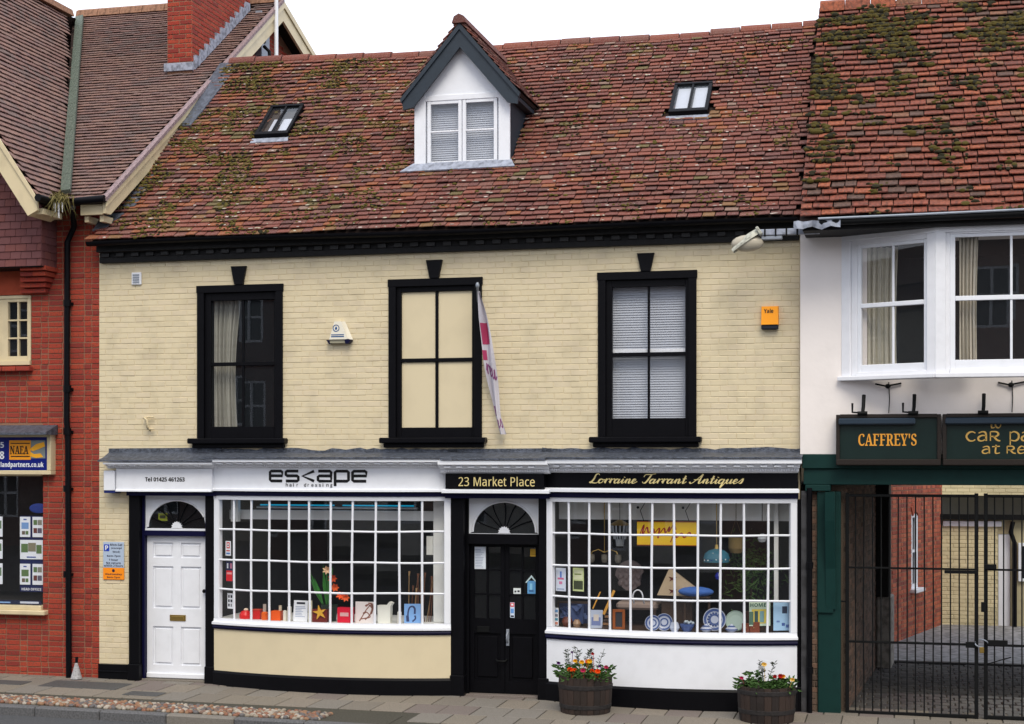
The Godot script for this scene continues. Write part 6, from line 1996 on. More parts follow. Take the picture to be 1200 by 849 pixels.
# ---------------------------------------------------------------- fittings on the walls
func fittings() -> void:
	var s := thing("alarm_box", "white triangular alarm box with blue badge on the cream wall", "alarm box", Vector3(3.6, 4.6, 0), "alarm boxes on the cream wall")
	var g := G.new()
	var poly := PackedVector2Array([Vector2(3.47, 4.66), Vector2(3.73, 4.66), Vector2(3.64, 4.9), Vector2(3.545, 4.9)])
	g.prism(poly, Transform3D.IDENTITY, 0.08, 0.1)
	var back := PackedVector2Array([Vector2(3.43, 4.66), Vector2(3.775, 4.66), Vector2(3.665, 4.905), Vector2(3.535, 4.905)])
	for i in 4:
		g.quad(Vector3(poly[i].x, poly[i].y, 0.08), Vector3(poly[(i + 1) % 4].x, poly[(i + 1) % 4].y, 0.08), Vector3(back[(i + 1) % 4].x, back[(i + 1) % 4].y, 0.004), Vector3(back[i].x, back[i].y, 0.004), Vector3(poly[i].x - 3.6, poly[i].y - 4.78, 0.05) + Vector3(poly[(i + 1) % 4].x - 3.6, poly[(i + 1) % 4].y - 4.78, 0.05))
	part(s, "cover", g, plain(Color(0.88, 0.86, 0.8)))
	g = G.new()
	g.prism(PackedVector2Array([Vector2(3.69, 4.655), Vector2(3.735, 4.665), Vector2(3.78, 4.655), Vector2(3.74, 4.6), Vector2(3.7, 4.6)]), Transform3D.IDENTITY, 0.01, 0.104)
	g.prism(PackedVector2Array([Vector2(3.425, 4.655), Vector2(3.465, 4.655), Vector2(3.48, 4.6), Vector2(3.465, 4.6)]), Transform3D.IDENTITY, 0.01, 0.09)
	part(s, "black_corner", g, M["navy"])
	part(s, "base", gbox(3.47, 3.7, 4.61, 4.658, 0.004, 0.08, 0.003), plain(Color(0.6, 0.58, 0.5)))
	g = G.new()
	g.lathe([Vector2(0.036, 0.0), Vector2(0.048, 0.003)], Vector3(3.57, 4.81, 0.1005), 20, Basis(Vector3.RIGHT, PI / 2))
	g.prism(PackedVector2Array([Vector2(3.555, 4.79), Vector2(3.585, 4.79), Vector2(3.585, 4.815), Vector2(3.57, 4.835), Vector2(3.555, 4.815)]), Transform3D.IDENTITY, 0.1, 0.102)
	g.box(Vector3(3.5, 4.715, 0.1), Vector3(3.68, 4.728, 0.102))
	g.box(Vector3(3.5, 4.69, 0.1), Vector3(3.68, 4.705, 0.102))
	part(s, "badge", g, plain(Color(0.12, 0.3, 0.5)))
	s = thing("alarm_box", "yellow alarm box with dark base near the right end of the cream wall", "alarm box", Vector3(9.3, 4.68, 0), "alarm boxes on the cream wall")
	g = G.new()
	g.hexa([Vector3(9.2, 4.74, 0.004), Vector3(9.42, 4.74, 0.004), Vector3(9.42, 4.975, 0.004), Vector3(9.2, 4.975, 0.004), Vector3(9.205, 4.74, 0.09), Vector3(9.415, 4.74, 0.09), Vector3(9.41, 4.97, 0.06), Vector3(9.21, 4.97, 0.06)])
	part(s, "cover", g, plain(Color(0.98, 0.62, 0.03), 0.35))
	part(s, "dark_base", gbox(9.205, 9.415, 4.68, 4.738, 0.004, 0.08, 0.012), plain(Color(0.08, 0.1, 0.16)))
	g = G.new()
	text_on(g, "Yale", sans_b, 9.24, 9.355, 4.885, 4.94, func(p): return Vector3(p.x, p.y, 0.0745 - (p.y - 4.86) * 0.13 + p.z))
	part(s, "lettering", g, plain(Color(0.05, 0.05, 0.05)))
	s = thing("wall_vent", "small white framed vent high at the left of the cream wall", "vent", Vector3(0.6, 5.48, 0))
	g = gbox(0.53, 0.675, 5.48, 5.65, 0.0, 0.03, 0.006)
	part(s, "frame", g, M["white"])
	for i in 4:
		part(s, "louvre", gbox(0.55, 0.65, 5.5 + i * 0.033, 5.525 + i * 0.033, 0.03, 0.036, 0.002), M["grey metal"])
	s = thing("wall_bracket", "painted iron bracket left on the cream wall below the vent", "bracket", Vector3(0.8, 3.45, 0))
	g = G.new()
	g.tube([Vector3(0.74, 3.62, 0.0), Vector3(0.75, 3.63, 0.09), Vector3(0.8, 3.6, 0.1), Vector3(0.8, 3.5, 0.09), Vector3(0.8, 3.46, 0.0)], 0.018, 0.018, 6)
	g.tube([Vector3(0.78, 3.64, 0.05), Vector3(0.88, 3.64, 0.05)], 0.012, 0.012, 6)
	g.tube([Vector3(0.78, 3.48, 0.05), Vector3(0.88, 3.47, 0.05)], 0.012, 0.012, 6)
	part(s, "arm", g, M["cream gloss"])
	# banner flag on a short pole
	s = thing("banner_flag", "white banner with magenta blocks hanging beside the blind middle window", "flag", Vector3(5.6, 3.4, 0.1))
	g = G.new()
	g.tube([Vector3(5.52, 5.12, 0.03), Vector3(5.58, 5.3, 0.28)], 0.014, 0.014, 6)
	g.ball(Vector3(5.582, 5.31, 0.29), Vector3(0.026, 0.04, 0.026))
	part(s, "pole", g, M["grey metal"])
	var at := func(u: float, t: float) -> Vector3:                   # u across, t down
		var wdt := 0.03 + 0.12 * sin(PI * clampf(t * 1.15, 0.0, 1.0)) * (1.0 - 0.35 * t) + 0.05 * t
		var left := 5.565 + 0.05 * t + 0.22 * pow(t, 2.2)
		return Vector3(left + u * wdt, 5.24 - 1.86 * t, 0.2 - 0.1 * t + 0.035 * sin(u * 7.0 + t * 5.0) + 0.02 * sin(t * 14.0 + u * 2.0))
	var sheet := func(u0: float, u1: float, t0: float, t1: float, off: float) -> G:
		var q := G.new()
		for i in 10:
			for j in 30:
				var c := []
				for m in [[i, j], [i + 1, j], [i + 1, j + 1], [i, j + 1]]:
					c.append(at.call(lerpf(u0, u1, m[0] / 10.0), lerpf(t0, t1, m[1] / 30.0)) + Vector3(0, 0, off))
				q.quad(c[0], c[1], c[2], c[3], Vector3(0, 0, 1))
		return q
	part(s, "cloth", sheet.call(0.0, 1.0, 0.0, 1.0, 0.0), mat("flag cloth", Color(0.5, 0.48, 0.53), 0.9))
	var mg := mat("flag magenta", Color(0.36, 0.04, 0.11), 0.9)
	part(s, "magenta_block", sheet.call(0.08, 0.75, 0.22, 0.37, 0.004), mg)
	part(s, "magenta_block", sheet.call(0.0, 0.3, 0.41, 0.48, 0.004), mg)
	part(s, "magenta_block", sheet.call(0.05, 0.45, 0.8, 0.87, 0.004), mat("flag purple", Color(0.2, 0.05, 0.16), 0.9))
	g = G.new()
	strokes(g, ["r", "e", "u"], script_glyph, 0.12, 0.95, 0.0, 0.34, 0.09, 0.05, func(p): return at.call(p.x, 0.565 - p.y * 0.2 + p.x * 0.06) + Vector3(0, 0, 0.006), 0.0, true)
	part(s, "lettering", g, mat("flag purple", Color(0.2, 0.05, 0.16), 0.9))
	g = G.new()
	strokes(g, ["s", "e", "s"], script_glyph, 0.1, 0.9, 0.0, 0.25, 0.09, 0.05, func(p): return at.call(p.x, 0.95 - p.y * 0.2) + Vector3(0, 0, 0.006), 0.0, true)
	part(s, "lettering", g, mat("flag purple", Color(0.2, 0.05, 0.16), 0.9))
	# street lamp on the pub corner
	s = thing("street_lamp", "grey street lamp on a bracket arm at the corner of the pub", "street lamp", Vector3(9.7, 5.8, 0.45))
	g = G.new()
	var d := Vector3(0.36, 0.24, 0).normalized(); var n := Vector3(-d.y, d.x, 0)
	var lb := Basis(d, n, Vector3(0, 0, 1))
	for i in 12:
		var t0 := i / 12.0; var t1 := (i + 1) / 12.0
		for k in 10:
			var q := []
			for m in [[t0, k], [t0, k + 1], [t1, k + 1], [t1, k]]:
				var wv: float = 0.035 + 0.075 * sin(PI * clampf(m[0] * 0.75 + 0.12, 0, 1)); var hv: float = 0.03 + 0.06 * sin(PI * clampf(m[0] * 0.6 + 0.1, 0, 1))
				var a: float = PI * m[1] / 10.0
				q.append(Vector3(8.905, 5.6, 0.5) + lb * Vector3(m[0] * 0.4, hv * sin(a), wv * cos(a)))
			g.quad(q[0], q[1], q[2], q[3], n)
	g.cbox(Vector3(8.905, 5.6, 0.5) + lb * Vector3(0.4, 0.03, 0), Vector3(0.04, 0.11, 0.2), 0.01, lb)
	part(s, "hood", g, mat("lamp hood", Color(0.5, 0.5, 0.42), 0.5, {"tex": "blotch", "scale": 3.0}))
	g = G.new()
	g.ball(Vector3(8.905, 5.6, 0.5) + lb * Vector3(0.2, -0.005, 0), Vector3(0.2, 0.105, 0.095), 14, 8)
	part(s, "bowl", g, mat("lamp bowl", Color(0.42, 0.38, 0.3), 0.25, {"tex": "soft"}))
	g = gbox(9.2, 9.95, 5.795, 5.87, 0.46, 0.52, 0.006)
	part(s, "arm", g, M["pale lead"])
	for k in 4:
		part(s, "strap", gbox(9.28 + k * 0.13, 9.3 + k * 0.13, 5.785, 5.875, 0.455, 0.526, 0.002), M["iron"])
	g = gbox(9.24, 9.5, 5.74, 5.79, 0.465, 0.515, 0.01)
	part(s, "socket", g, M["grey metal"])
	# light brackets standing on the pub boards
	for k in 3:
		var x: float = [10.45, 11.05, 11.86][k]
		s = thing("sign_bracket", ["iron hook bracket above the left end of the beer board", "iron hook bracket above the right end of the beer board", "iron bracket above the car park board"][k], "bracket", Vector3(x, 3.6, 0.16), "iron brackets above the pub boards")
		g = G.new()
		g.tube([Vector3(x, 3.6, 0.3), Vector3(x + 0.01, 3.7, 0.26), Vector3(x + 0.015, 3.84, 0.2)], 0.022, 0.024, 8)
		if k < 2:
			g.tube([Vector3(x - 0.12, 3.74, 0.3), Vector3(x - 0.12, 3.63, 0.3), Vector3(x - 0.02, 3.62, 0.3)], 0.014, 0.014, 6)
		g.tube([Vector3(x - 0.06, 3.615, 0.32), Vector3(x + 0.06, 3.615, 0.32)], 0.024, 0.024, 8)
		part(s, "hook", g, M["iron"])
	for k in 2:
		var x: float = [10.76, 12.2][k]
		s = thing("cable", ["thin cable with cross fixing under the pub bay, left", "thin cable with cross fixing under the pub bay, right"][k], "cable", Vector3(x, 3.6, 0.13), "cables under the pub bay")
		g = G.new()
		g.tube([Vector3(x, 4.0, 0.135), Vector3(x + 0.01, 3.8, 0.14), Vector3(x - 0.0, 3.62, 0.16)], 0.006, 0.006, 5)
		g.tube([Vector3(x - 0.16, 3.98, 0.14), Vector3(x - 0.03, 3.95, 0.15), Vector3(x + 0.15, 3.985, 0.14)], 0.012, 0.012, 6)
		g.ball(Vector3(x - 0.01, 3.95, 0.15), Vector3(0.035, 0.03, 0.03))
		part(s, "wire", g, M["iron"])
	# weed in the gutter
	s = thing("gutter_weed", "dry weed growing from the gutter at the brick house valley", "plant", Vector3(-0.25, 6.6, 0.6))
	g = G.new()
	for i in 130:
		var p := Vector3(-0.24 + rng.randfn(0, 0.06), 6.63 + rng.randf_range(-0.02, 0.06), 0.62 + rng.randfn(0, 0.08))
		var e := p + Vector3(rng.randfn(0, 0.1), rng.randf_range(-0.36, 0.12), rng.randfn(0.05, 0.06))
		var sd := Vector3(0.012, 0, 0.006)
		g.tri(p - sd, p + sd, e, Vector3(0, 0.2, 1))
	part(s, "blades", g, mat("dry weed", Color(0.2, 0.17, 0.06), 0.9), "", "stuff")
	g = G.new()
	for i in 5:
		var x := -0.24 + rng.randf_range(-0.06, 0.1)
		g.tube([Vector3(x, 6.55, 0.66), Vector3(x + 0.01, 6.33 + rng.randf() * 0.1, 0.67)], 0.012, 0.005, 5)
	part(s, "icicle_drip", g, M["old white"])
	# a small worn cone at the foot of the pipe
	s = thing("bollard_cone", "small dirty white cone at the foot of the black downpipe", "cone", Vector3(-0.22, gy(-0.22, 0.2), 0.2))
	g = G.new()
	g.lathe([Vector2(0.0, 0.22), Vector2(0.018, 0.22), Vector2(0.08, 0.0), Vector2(0.0, 0.0)], Vector3(-0.22, gy(-0.22, 0.2) + 0.01, 0.2), 12)
	part(s, "body", g, mat("dirty cone", Color(0.42, 0.42, 0.43), 0.8, {"tex": "blotch", "scale": 4.0}))
	g = G.new()
	g.tube([Vector3(-0.22, 0.215, 0.2), Vector3(-0.22, 0.31, 0.19)], 0.018, 0.022, 8)
	part(s, "stem", g, M["black"])

# ---------------------------------------------------------------- things in the shop windows
func card(called: String, label: String, category: String, cx: float, w: float, y0: float, y1: float, z: float, c: Color, prints: Array, turn := 0.0, lean := 0.0, group := "") -> Node3D:
	var s := thing(called, label, category, Vector3(cx, y0, z), group)
	s.rotation = Vector3(lean, turn, 0)
	var put := func(n: String, x0: float, x1: float, a: float, b: float, d0: float, d1: float, col: Color) -> void:
		var g := gbox(x0, x1, a, b, d0, d1, 0.0005)
		var o := MeshInstance3D.new()
		o.name = n
		o.mesh = g.mesh()
		o.set_surface_override_material(0, plain(col))
		s.add_child(o, true)
	put.call("sheet", -w / 2, w / 2, 0.0, y1 - y0, -0.004, 0.0, c)
	var k := 0
	for p in prints:                                                    # printed patches in fractions of the sheet
		k += 1
		put.call("print", (p[0] - 0.5) * w, (p[1] - 0.5) * w, p[2] * (y1 - y0), p[3] * (y1 - y0), 0.0002, 0.001 + 0.0004 * k, p[4])
	return s

func lines(n: int, y0: float, y1: float, c: Color) -> Array:             # rows of small print
	var a := []
	for i in n:
		var y := lerpf(y0, y1, (i + 0.2) / n)
		a.append([0.14, 0.14 + 0.72 * rng.randf_range(0.6, 1.0), y, y + (y1 - y0) / n * 0.35, c])
	return a

func turned(called: String, label: String, category: String, prof: Array, at: Vector3, m: Material, group := "", seg := 18) -> Node3D:
	var s := thing(called, label, category, at, group)
	var g := G.new()
	g.lathe(prof, at, seg)
	part(s, "body", g, m)
	return s

func hair_shop_items() -> void:
	var first := get_child_count()
	var Y := 0.886
	var W := Color(0.92, 0.93, 0.95); var K := Color(0.15, 0.15, 0.2); var B := Color(0.35, 0.5, 0.75)
	var t1 := -0.36
	card("no_smoking_sticker", "no smoking sticker in the first column of the left bow window", "sticker", 1.985, 0.1, 1.74, 1.94, 0.1, W, [[0.2, 0.8, 0.5, 0.92, Color(0.85, 0.15, 0.15)], [0.32, 0.68, 0.58, 0.84, W], [0.4, 0.6, 0.66, 0.76, K], [0.15, 0.85, 0.3, 0.38, Color(0.8, 0.2, 0.2)], [0.15, 0.85, 0.1, 0.22, B]], t1)
	card("welcome_sticker", "dark blue and red sticker with white symbols in the left bow window", "sticker", 2.01, 0.13, 1.39, 1.66, 0.115, Color(0.12, 0.12, 0.3), [[0.05, 0.95, 0.02, 0.55, Color(0.85, 0.08, 0.12)], [0.12, 0.85, 0.36, 0.46, Color(0.95, 0.6, 0.6)], [0.15, 0.35, 0.66, 0.92, W], [0.6, 0.9, 0.66, 0.92, Color(0.8, 0.5, 0.6)]], t1)
	card("opening_card", "white card of small dark squares low in the left bow window", "card", 2.025, 0.11, 1.02, 1.23, 0.12, W, [[0.15, 0.4, 0.7, 0.88, K], [0.55, 0.85, 0.7, 0.88, K], [0.15, 0.4, 0.42, 0.6, K], [0.55, 0.85, 0.42, 0.6, K], [0.15, 0.4, 0.14, 0.32, K], [0.6, 0.75, 0.14, 0.32, K]], t1)
	var s := turned("red_pot", "round red gift pot with white knob at the left of the salon window", "pot", [Vector2(0, 0), Vector2(0.085, 0.0), Vector2(0.088, 0.05), Vector2(0.06, 0.1), Vector2(0.03, 0.11), Vector2(0.0, 0.11)], Vector3(2.23, Y, 0.07), plain(Color(0.85, 0.1, 0.1), 0.3))
	var g := G.new()
	g.ball(Vector3(2.235, Y + 0.12, 0.07), Vector3(0.035, 0.022, 0.03))
	part(s, "knob", g, plain(Color(0.95, 0.85, 0.75)))
	s = thing("red_box", "small red box behind the orange bottle", "box", Vector3(2.42, Y, 0.1))
	part(s, "box", gbox(2.36, 2.47, Y, Y + 0.12, 0.05, 0.14), plain(Color(0.8, 0.12, 0.1), 0.4))
	part(s, "lid", gbox(2.355, 2.475, Y + 0.121, Y + 0.135, 0.045, 0.145), plain(Color(0.85, 0.3, 0.2), 0.4))
	s = turned("orange_bottle", "orange bottle with clear stopper next to the small red box", "bottle", [Vector2(0, 0), Vector2(0.045, 0), Vector2(0.047, 0.09), Vector2(0.03, 0.11), Vector2(0, 0.11)], Vector3(2.545, Y, 0.16), plain(Color(0.9, 0.4, 0.12), 0.2))
	g = G.new()
	g.lathe([Vector2(0.022, 0.11), Vector2(0.024, 0.21), Vector2(0, 0.215)], Vector3(2.545, Y, 0.16), 12)
	part(s, "stopper", g, plain(Color(0.75, 0.7, 0.65), 0.2))
	s = thing("orange_box", "orange box with pale bottle top beside the white candles", "box", Vector3(2.74, Y, 0.18))
	part(s, "box", gbox(2.665, 2.8, Y, Y + 0.13, 0.12, 0.24), plain(Color(0.92, 0.36, 0.08), 0.4))
	g = G.new()
	g.lathe([Vector2(0.022, 0.13), Vector2(0.022, 0.2), Vector2(0, 0.2)], Vector3(2.78, Y, 0.18), 12)
	part(s, "bottle_top", g, plain(Color(0.8, 0.75, 0.65), 0.3))
	var cl := ["short white candle beside the orange box", "taller white candle left of the framed notice", "small white bottle right of the white bag"]
	for k in 3:
		turned("candle", cl[k], "candle" if k < 2 else "bottle", [Vector2(0, 0), Vector2(0.028, 0), Vector2(0.028, [0.13, 0.19, 0.15][k]), Vector2(0.012, [0.14, 0.2, 0.16][k]), Vector2(0, [0.14, 0.2, 0.16][k])], Vector3([2.865, 2.935, 4.46][k], Y, [0.22, 0.24, 0.16][k]), plain(Color(0.9, 0.88, 0.82), 0.4))
	card("framed_notice", "white framed notice with dark heading leaning in the salon window", "notice", 3.09, 0.21, Y, 1.165, 0.25, W, [[0.2, 0.8, 0.82, 0.92, K]] + lines(7, 0.2, 0.75, Color(0.6, 0.65, 0.75)), -0.1, -0.12)
	card("white_post", "narrow cream card standing right of the framed notice", "card", 3.24, 0.055, Y, 1.17, 0.26, Color(0.9, 0.88, 0.76), [[0.1, 0.9, 0.02, 0.06, Color(0.8, 0.78, 0.66)]], 0.0, 0.0)
	# artificial flowers
	s = thing("flower_display", "tall artificial flowers with green leaves and orange petals in the salon window", "flowers", Vector3(3.42, Y, 0.16))
	g = G.new()
	for k in 9:
		var a := rng.randf_range(-0.5, 0.5)
		blade(g, Vector3(3.42 + a * 0.1, 1.1, 0.15), Vector3(a * 0.32 - 0.03, rng.randf_range(0.32, 0.6), rng.randfn(0, 0.04)), 0.05)
	part(s, "leaf", g, plain(Color(0.16, 0.45, 0.12), 0.4))
	for k in 5:
		g = G.new()
		for i in 7:
			var a := TAU * i / 7
			blade(g, Vector3([3.47, 3.55, 3.58, 3.66, 3.73][k], [1.58, 1.47, 1.35, 1.25, 1.22][k], 0.2), Vector3(cos(a) * 0.07, sin(a) * 0.06, 0.03), 0.04)
		part(s, "flower", g, plain([Color(0.9, 0.75, 0.6), Color(0.8, 0.3, 0.1), Color(0.85, 0.35, 0.1), Color(0.95, 0.35, 0.12), Color(0.9, 0.4, 0.2)][k], 0.4))
	g = G.new()
	g.lathe([Vector2(0, 0), Vector2(0.09, 0), Vector2(0.11, 0.22), Vector2(0.1, 0.22), Vector2(0.0, 0.21)], Vector3(3.46, Y, 0.12), 16)
	part(s, "pot", g, plain(Color(0.12, 0.2, 0.16), 0.4))
	s = thing("starfish_box", "dark red box with yellow starfish in the salon window", "box", Vector3(3.38, Y, 0.27))
	part(s, "box", gbox(3.28, 3.49, Y, Y + 0.17, 0.2, 0.3), plain(Color(0.42, 0.1, 0.06), 0.5))
	g = G.new()
	var star := PackedVector2Array()
	for k in 10:
		var a := PI / 2 + TAU * k / 10 + 0.2
		star.append(Vector2(3.395, Y + 0.13) + Vector2(cos(a), sin(a)) * (0.1 if k % 2 == 0 else 0.035))
	g.prism(star, Transform3D.IDENTITY, 0.3, 0.32)
	part(s, "starfish", g, plain(Color(0.85, 0.65, 0.2)))
	s = thing("pink_box", "bright pink red box with white label in the salon window", "box", Vector3(3.73, Y, 0.25))
	part(s, "box", gbox(3.63, 3.83, Y, Y + 0.2, 0.16, 0.28), plain(Color(0.85, 0.06, 0.2), 0.4))
	part(s, "label", gbox(3.67, 3.79, Y + 0.085, Y + 0.135, 0.28, 0.283, 0.001), plain(Color(0.85, 0.65, 0.65)))
	s = card("picture_card", "white picture card with brown figure drawing in the salon window", "picture", 4.0, 0.28, Y, 1.165, 0.22, Color(0.9, 0.87, 0.86), [], 0.0, -0.06)
	g = G.new()
	for q in [[[-.08, .02], [-.03, .1], [.02, .18], [.08, .24], [.1, .2]], [[.0, .04], [.06, .1], [.1, .17], [.05, .24], [0.0, .22]], [[-.06, .05], [.0, .06], [.07, .08], [.02, .14], [-.03, .12]], [[.04, .26], [.09, .25], [.1, .19], [.08, .12]]]:
		var p := []
		for e in q:
			p.append(Vector2(e[0], e[1]))
		ribbon(g, spline(p, 4), 0.028, 0.014, func(v): return s.transform * v)
	part_local(s, "drawing", g, plain(Color(0.55, 0.36, 0.3)))
	s = thing("paper_bag", "white paper bag with notched top in the salon window", "bag", Vector3(4.26, Y, 0.16))
	g = G.new()
	g.prism(PackedVector2Array([Vector2(4.17, Y), Vector2(4.34, Y), Vector2(4.345, 1.11), Vector2(4.37, 1.15), Vector2(4.33, 1.17), Vector2(4.29, 1.12), Vector2(4.165, 1.12)]), Transform3D.IDENTITY, 0.1, 0.2)
	part(s, "bag", g, plain(Color(0.9, 0.9, 0.86)))
	s = card("blue_portrait", "blue portrait card of a figure with dark hair near the salon window's right end", "picture", 4.62, 0.22, Y, 1.14, 0.1, Color(0.5, 0.68, 0.9), [], 0.25, -0.05)
	g = G.new()
	for q in [[[-.05, .02], [-.06, .12], [-.04, .2], [.0, .22], [.03, .19], [.03, .12]], [[-.07, .02], [-.075, .1]], [[.0, .02], [.04, .06], [.03, .1]]]:
		var p := []
		for e in q:
			p.append(Vector2(e[0], e[1]))
		ribbon(g, spline(p, 4), 0.026, 0.02, func(v): return s.transform * v)
	part_local(s, "figure", g, plain(Color(0.2, 0.25, 0.42)))
	s = thing("dried_reeds", "bundle of brown dried reeds with pale tips in the salon window", "reeds", Vector3(4.64, Y, -0.11))
	for k in 12:
		g = G.new()
		var x := 4.5 + k * 0.028
		var top := Vector3(x + rng.randfn(0, 0.03), rng.randf_range(1.25, 1.5), -0.1 + rng.randfn(0, 0.03))
		g.tube([Vector3(x, Y, -0.11), top], 0.006, 0.006, 5)
		g.tube([top, top + Vector3(0.004, 0.06, 0)], 0.01, 0.016, 5)
		part(s, "reed", g, plain(Color(0.42, 0.26, 0.17)) if k % 3 else plain(Color(0.62, 0.5, 0.34)))
	card("white_paper", "plain white paper hung near the salon window's right end", "paper", 4.81, 0.12, 1.78, 2.03, -0.11, Color(0.85, 0.85, 0.82), [], 0.0)
	part(house, "column", gbox(4.86, 5.06, 0.89, 2.5, -0.35, -0.12, 0.004), M["pale room"])
	part(house, "leaflet_holder", gbox(1.95, 2.06, 2.2, 2.5, -0.2, -0.12, 0.004), M["pale room"])
	s = thing("neon_tube_light", "cyan strip light across the top of the salon window", "light", Vector3(3.3, 2.42, -0.58))
	var em := StandardMaterial3D.new()
	em.albedo_color = Color(0.0, 0.4, 0.6)
	em.emission_enabled = true
	em.emission = Color(0.02, 0.6, 0.75)
	em.emission_energy_multiplier = 0.4
	for k in 2:
		g = G.new()
		g.tube([Vector3([2.2, 3.42][k], 2.42, -0.56), Vector3([3.3, 4.45][k], 2.42, -0.56)], 0.009, 0.009, 8)
		part(s, "lamp_tube", g, em)
	part(s, "fitting", gbox(2.15, 4.5, 2.375, 2.4, -0.6, -0.54, 0.004), M["pale room"])
	var al := AreaLight3D.new()
	al.name = "tube_glow"
	al.area_size = Vector2(2.2, 0.02)
	al.light_color = Color(0.1, 0.65, 0.95)
	al.light_energy = 0.12
	al.area_range = 6.0
	al.shadow_enabled = true
	s.add_child(al)
	al.position = Vector3(0, 0.02, 0.05)
	al.rotation_degrees = Vector3(30, 180, 0)
	set_back(first)

func set_back(first: int) -> void:                                      # stand the goods a little behind the bowed glass
	for i in range(first, get_child_count()):
		var o = get_child(i)
		if o is Node3D and o.position.y < 2.3 and ((o.position.x > 1.8 and o.position.x < 5.15) or (o.position.x > 6.46 and o.position.x < 9.64)):
			o.position.z -= 0.06

func part_local(s: Node3D, called: String, g: G, m: Material) -> void:      # geometry already in world metres under a turned thing
	var o := MeshInstance3D.new()
	o.name = called
	o.mesh = g.mesh()
	o.set_surface_override_material(0, m)
	s.add_child(o, true)
	o.transform = s.transform.affine_inverse()

func blade(g: G, at: Vector3, v: Vector3, w: float) -> void:               # a folded pointed leaf
	var side := v.cross(Vector3(0.2, 0.1, 1)).normalized() * w / 2
	var mid := at + v * 0.45 + Vector3(0, 0, 0.01)
	var tip := at + v + Vector3(0, -0.06 * v.length(), 0.02)
	var nrm := side.cross(v)
	for s in [-1, 1]:
		g.tri(at, mid, mid + side * s + Vector3(0, 0, 0.012), nrm + side * s * 0.2)
		g.tri(mid, tip, mid + side * s + Vector3(0, 0, 0.012), nrm + side * s * 0.2)

